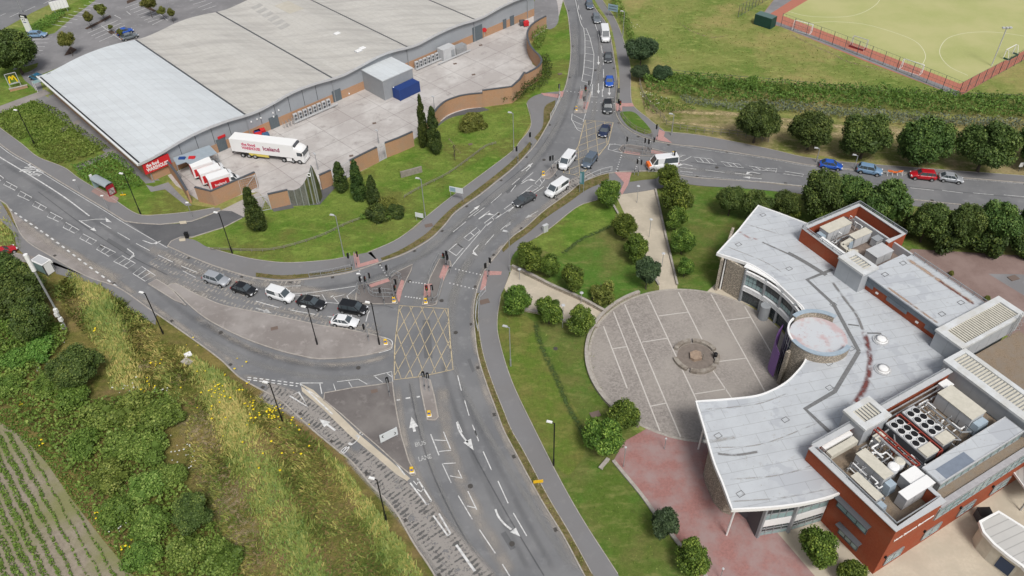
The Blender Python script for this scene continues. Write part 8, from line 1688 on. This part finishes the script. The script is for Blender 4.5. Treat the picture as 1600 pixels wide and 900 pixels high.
# bus shelters
bs = thing('bus_shelter', 'bus shelter with curved grey roof and red end panel', 'bus shelter', G(163, 300), ang((146,290),(174,305))); La = 4.8
o = MB(); nn = 8; vs = []; 
for i in range(nn+1):
    t = math.pi*i/nn; y = .85*math.cos(t); z = 2.2+.42*math.sin(t); vs += [(-La/2, y+.3, z), (La/2, y+.3, z)]
o.add(vs, [(2*i, 2*i+1, 2*i+3, 2*i+2) for i in range(nn)]); o.add([(v[0], v[1], v[2]-.05) for v in vs], [(2*i+2, 2*i+3, 2*i+1, 2*i) for i in range(nn)]); o.build('roof', mat('shelter_metal', (.33, .37, .39), .4, (.29, .33, .35), 2), bs)
MB().box((La/2-.05, .3, 1.15), (.12, 1.5, 2.1)).build('end_panel', mat('dark_red', (.30, .015, .03), .5), bs); MB().box((La/2+.03, .3, .95), (.03, 1.1, 1.2)).build('poster', mat('poster', (.45, .40, .40), .6, (.15, .12, .12), 2.5, lo=.45, hi=.55), bs); MB().box((-La/2+.05, .3, 1.15), (.08, 1.4, 2.1)).build('end_glass', M_glassl, bs); MB().box((0, 1.05, 1.15), (La-.2, .06, 1.9)).build('back_glass', M_glass, bs); MB().box((0, .85, .5), (3.2, .35, .07)).build('bench', M_redp, bs); MB().box((-La/2-.35, .0, 2.45), (.12, .5, .7)).build('stop_flag', M_whitep, bs)
struct(MB().prism(GP([(143,300),(150,292),(186,310),(182,318),(170,316)]), 0, .115).build('pavement', mat('pink_slab', (.33,.22,.20), .9, (.28,.19,.17), 3)))
b2 = thing('bus_shelter', 'open bus shelter with white edged flat roof by the lay-by', 'bus shelter', G(72, 425), ang((66,420),(84,428))); MB().box((0, .1, 2.45), (2.9, 1.7, .12)).build('roof', M_whitep, b2); MB().box((0, .1, 2.53), (2.5, 1.3, .03)).build('roof_panel', M_lgrey, b2); MB().box((0, -.65, 1.3), (2.6, .05, 1.7)).build('glass_screen', M_glassl, b2); MB().box((1.35, .1, 1.3), (.08, 1.2, 2.2)).build('advert_panel', M_whitep, b2)
o = MB()
for x in (-1.3, 1.3):
    for y in (-.65, .8): o.bar((x, y, 0), (x, y, 2.4), .09)
o.build('posts', M_dgrey, b2); MB().box((0, -.3, .5), (2.0, .3, .06)).build('bench', M_steel, b2)
st = thing('bus_stop_pole', 'pole with white flag beside the open bus shelter', 'bus stop', G(90, 428)); MB().bar((0, 0, 0), (0, 0, 2.8), .08, .08, 8).build('pole', M_steel, st); MB().box((0, 0, 2.6), (.45, .06, .5)).build('flag', M_whitep, st)
# tall mobile mast, lower left
ms = thing('mobile_mast', 'tall grey mast with long white antenna at its top and grey boxes at its foot', 'mast', G(103, 512)); hh = hz((103,512), (39,398))
MB().bar((0, 0, 0), (0, 0, hh-3), .30, .30, 12).build('mast', M_steel, ms); MB().bar((0, 0, hh-3), (0, 0, hh), .62, .62, 14).build('antenna_shroud', M_whitep, ms)
for k, z in enumerate((.5, 2.0, 3.0, 3.8)): MB().box((.1 if k % 2 else -.1, -.25, z), (.5, .4, .7)).build('equipment_box', M_whitep, ms)
# signs
def board(b1, b2, w_, h, z0, lab, m, m2=None, name='road_sign', post=M_steel, rows=0):
    A, B_ = G(*b1), G(*b2); r = thing(name, lab, 'sign', A.lerp(B_, .5), math.atan2(B_.y-A.y, B_.x-A.x)); L_ = (B_-A).length if w_ is None else w_
    for s in (-1, 1): MB().bar((s*L_*.45, 0, 0), (s*L_*.45, 0, z0+h), .1, .1, 8).build('post', post, r)
    MB().box((0, -.08, z0+h/2), (L_, .06, h)).build('panel', m, r)
    if m2: MB().box((-L_*.25, -.13, z0+h/2), (L_*.4, .03, h*.75)).build('panel_face', m2, r)
    for k in range(rows): MB().box((0, -.125, z0+h*(k+.7)/(rows+.4)), (L_*.8, .02, h*.1)).build('text_line', M_dgrey if m is not M_dgrey else M_whitep, r)
    return r
M_signw = mat('sign_white', (.62, .65, .66), .4); M_signb = mat('sign_blue', (.25, .36, .42), .4)
board((704,312),(725,316), None, 1.1, 1.9, 'white two post direction board by the path on the bright lawn', M_signw, M_signb); board((654,345),(659,346), 1.5, .9, .9, 'small white board by the slim grey lamp column', M_signw)
board((952,26),(962,28), 2.6, 1.7, 1.6, 'blue grey direction sign over the north path', M_signb, None, rows=2)
r = board((905,301),(912,302), .8, 2.6, 2.0, 'tall narrow blue green sign cluster on posts at the corner below the northern box', mat('sign_green', (.08, .20, .22), .4), M_signb)
r = board((601,693),(617,685), 2.5, 1.5, .6, 'white direction sign with black arrows on the dark triangular island', M_signw)
for s, x in ((-1, -.75), (1, .75)):
    o = MB(); z = 1.65 if s < 0 else 1.2; o.bar((x, -.14, z+.25), (x+s*.22, -.14, z), .09, .04); o.bar((x+s*.22, -.14, z), (x, -.14, z-.25), .09, .04); o.build('chevron', M_blackp, r)
for x, y, w_, lab in ((841,759,1.1,'yellow temporary sign on the verge beside the south road'), (193,306,.9,'yellow board lying on grass near the curved bus shelter')):
    r = thing('yellow_sign', lab, 'sign', G(x, y), .1); MB().box((0, 0, .9 if x > 500 else .25), (w_*1.1, .06, .55 if x > 500 else .25)).build('panel', mat('sign_yellow', (.75, .45, .02), .5), r); MB().bar((0, .04, 0), (0, .04, .9), .06).build('post', M_steel, r)
# totem, billboard, golden arches sign
tt = thing('totem_sign', 'tall white retail park totem with black top beside the light blue car', 'sign', G(47, 51), -.35); hh = max(hz((46,52), (36,24)), 4); MB().box((0, 0, hh*.42), (1.8, .35, hh*.84)).build('panel', M_whitep, tt); MB().box((0, 0, hh*.92), (2.0, .4, hh*.16)).build('header', M_blackp, tt); MB().box((0, -.21, hh*.92), (1.2, .02, .4)).build('header_text', M_whitep, tt)
for k in range(2): MB().box((-.35+.6*k, -.19, hh*.74), (.4, .02, .22)).build('logo', M_dgrey, tt)
MB().box((0, -.19, hh*.6), (1.0, .02, .2)).build('logo', mat('logo_blue', (.05, .06, .25), .5), tt); MB().box((0, 0, .12), (2.4, .9, .24)).build('plinth', M_dgrey, tt)
bb = thing('billboard', 'white slatted billboard by the hedge at the top left', 'billboard', G(97, 20), .55); MB().box((0, 0, 2.2), (4.2, .2, 2.2)).build('panel', M_whitep, bb); o = MB()
for i in range(6): o.box((-1.9+i*.75, -.12, 2.2), (.06, .04, 2.2))
o.build('panel_joint', M_lgrey, bb); o = MB(); o.bar((-1.5, 0, 0), (-1.5, 0, 1.2), .12); o.bar((1.5, 0, 0), (1.5, 0, 1.2), .12); o.build('posts', M_grey, bb)
ms_ = thing('framed_sign', 'framed sign with big yellow arched letter above a low brick wall', 'sign', G(26, 138), ang((19,139),(35,135))); o = MB()
for x in (-1.1, 1.1): o.bar((x, 0, 0), (x, 0, 3.6), .12)
for z in (3.6, 1.2): o.bar((-1.1, 0, z), (1.1, 0, z), .1)
o.build('frame', M_lgrey, ms_); MB().box((0, .02, 3.25), (2.1, .04, .6)).build('panel', mat('sign_dark', (.06, .075, .03), .6), ms_); MB().box((0, .02, 1.35), (2.2, .06, .1)).build('crossbar', M_lgrey, ms_); o = MB(); K = 9; pts = [(-.78, 1.45)]+[(-.78+.78*(i/K), 1.45+1.55*math.sin(math.pi*(i/K)**.8*.93)) for i in range(1, K+1)]
for sgn in (-1, 1):
    q = [(sgn*abs(.80-.78*(i/K)), 1.45+1.55*math.sin(min(math.pi, math.pi*(i/K)*.86))) for i in range(K+1)]
    for i in range(K): o.bar((q[i][0], -.08, q[i][1]), (q[i+1][0], -.08, q[i+1][1]), .07, .24)
o.build('letter', mat('sign_gold', (.85, .60, .02), .4), ms_)
lw = thing('brick_wall', 'low brick wall at the foot of the framed yellow letter sign', 'wall', G(30, 139), ang((20,141),(37,137))); MB().box((0, -.3, .3), (3.6, .4, .6)).build('wall', M_brick, lw); MB().box((0, -.3, .64), (3.8, .5, .1)).build('coping', M_kerb, lw)
ts = thing('trolley_shelter', 'small white framed trolley shelter at the west corner of the pale roof', 'shelter', G(69, 139), .75); o = MB()
for x in (-1.6, 1.6):
    for y in (-.7, .7): o.bar((x, y, 0), (x, y, 2.1), .07)
    o.bar((x, -.7, 2.1), (x, .7, 2.1), .07)
for y in (-.7, .7): o.bar((-1.6, y, 2.1), (1.6, y, 2.1), .07)
o.build('frame', M_whitep, ts); MB().box((0, 0, 2.14), (3.3, 1.5, .04)).build('roof', M_glassl, ts)
# retail car park markings, beds
cp = MB()
for a, b in [((45,62),(77,61)),((45,68),(74,67)),((44,74),(70,73)),((42,80),(67,79)),((41,87),(63,86)),((40,93),(59,92)),((80,38),(104,42)),((90,33),(113,36)),((98,27),(121,31)),((107,23),(128,26)),((115,18),(136,21)),((123,13),(142,16)),((131,8),(150,11)),((139,3),(158,6)),((137,52),(184,32)),((143,56),(190,36)),((149,60),(195,40)),((155,65),(199,46)),((158,40),(190,63)),((238,39),(262,27)),((196,12),(218,4)),((203,16),(224,8)),((209,20),(230,12)),((215,24),(240,15)),((220,28),(247,18)),((225,32),(251,23)),((231,35),(256,27)),((245,18),(262,32)),((296,2),(312,-3)),((302,7),(322,1)),((310,12),(331,4)),((316,16),(338,9)),((37,115),(52,111)),((43,122),(60,117)),((179,24),(189,29)),((198,18),(204,23))]: cp.ribbon([G(*a), G(*b)], .14, .034)
for a, b in [((0,25),(9,21)),((15,27),(30,20)),((38,18),(55,10)),((68,6),(80,0))]: cp.ribbon([G(*a), G(*b)], .14, .034)
struct(cp.build('road_markings', M_white)); bd = MB()
for l in ([(133,45),(152,35),(153,38),(136,46)], [(151,36),(172,24),(174,27),(153,38)], [(103,84),(110,73),(120,78),(112,84),(101,87)], [(198,2),(215,-4),(214,0),(199,6)], [(226,12),(232,10),(245,18),(240,18)], [(168,50),(175,48),(180,52),(174,54)]): bd.prism(GP(l), 0, .13)
struct(bd.build('planting_bed', mat('bark_mulch', (.09, .06, .045), .95, (.06, .04, .03), 4)))
for x, y, lab in ((268, 24, 'white twin headed lamp column in the retail car park'), (35, 20, 'slim lamp column at the far road top left')): lamp(x, y, 6.5, lab, (-.6, .2), False, grp='grey lamp columns')
for x, y, hh, lab in ((592, 224, 2.8, 'slim grey yard lamp post near the stained brick wall'), (679, 172, 3.0, 'slim grey yard lamp post by the curved wall'), (497, 265, 3.4, 'slim grey yard lamp post by the green screen'), (1209//1, 0, 0, '')):
    if lab: lamp(x, y, hh, lab, (-.1, .1), False, grp='grey lamp columns')
# small things
bar_ = thing('barrier_group', 'orange and white road works barriers between parked cars', 'barrier', G(1397, 274), -.1); o = MB()
for x, z in ((-.9, .9), (0, .7), (.9, .9)): o.box((x, 0, z), (.95, .08, .35), x*.2)
o.build('boards', M_orange, bar_); o = MB()
for x in (-1.3, -.45, .45, 1.3): o.bar((x, -.3, 0), (x, 0, .9), .05); o.bar((x, .3, 0), (x, 0, .9), .05)
o.build('legs', M_whitep, bar_)
cab_ = thing('utility_cabinet', 'small grey utility cabinet on the lawn edge near the south road', 'cabinet', G(852, 362), .6); MB().box((0, 0, .7), (.9, .45, 1.4)).build('body', M_lgrey, cab_); MB().box((0, 0, 1.43), (1.0, .55, .08)).build('lid', M_lgrey, cab_)
be = thing('stone_bench', 'pale stone bench under the large tree by the pink paving', 'bench', G(944, 727), ang((939,733),(949,721))); MB().box((0, 0, .42), (1.9, .5, .12)).build('seat', M_kerb, be); MB().box((-.65, 0, .18), (.2, .4, .36)).build('leg', M_kerb, be); MB().box((.65, 0, .18), (.2, .4, .36)).build('leg', M_kerb, be)
for x, y, lab in ((293, 566, 'larger pale concrete slab on the slope'), (294, 556, 'smaller white concrete slab on the slope')):
    r = thing('concrete_slab', lab, 'slab', G(x, y-1 if x == 294 else y), .6 if x == 294 else -.5); MB().box((0, 0, .12), (1.6 if x == 293 else 1.0, 1.0 if x == 293 else .8, .24)).build('slab', M_kerb if x == 293 else M_whitep, r)
r = thing('small_sign', 'small white and dark sign on the footway near the right edge', 'sign', G(1591, 268), 0); MB().bar((0, 0, 0), (0, 0, 1.6), .08).build('post', M_dgrey, r); MB().box((0, -.05, 1.5), (.7, .06, .9)).build('panel', M_whitep, r)
b3 = thing('litter_bin', 'dark litter bin at the access road corner', 'bin', G(293, 372)); MB().box((0, 0, .55), (.55, .5, 1.1)).build('body', M_blackp, b3); MB().box((0, 0, 1.14), (.62, .58, .1)).build('lid', M_blackp, b3)
st2 = MB(); [st2.prism(GP(l), .1, .16) for l in ([(280,347),(291,346),(292,350),(282,351)], [(280,374),(290,373),(290,377),(281,378)])]; struct(st2.build('tactile_paving', mat('cream_tactile', (.50,.44,.34), .9)))
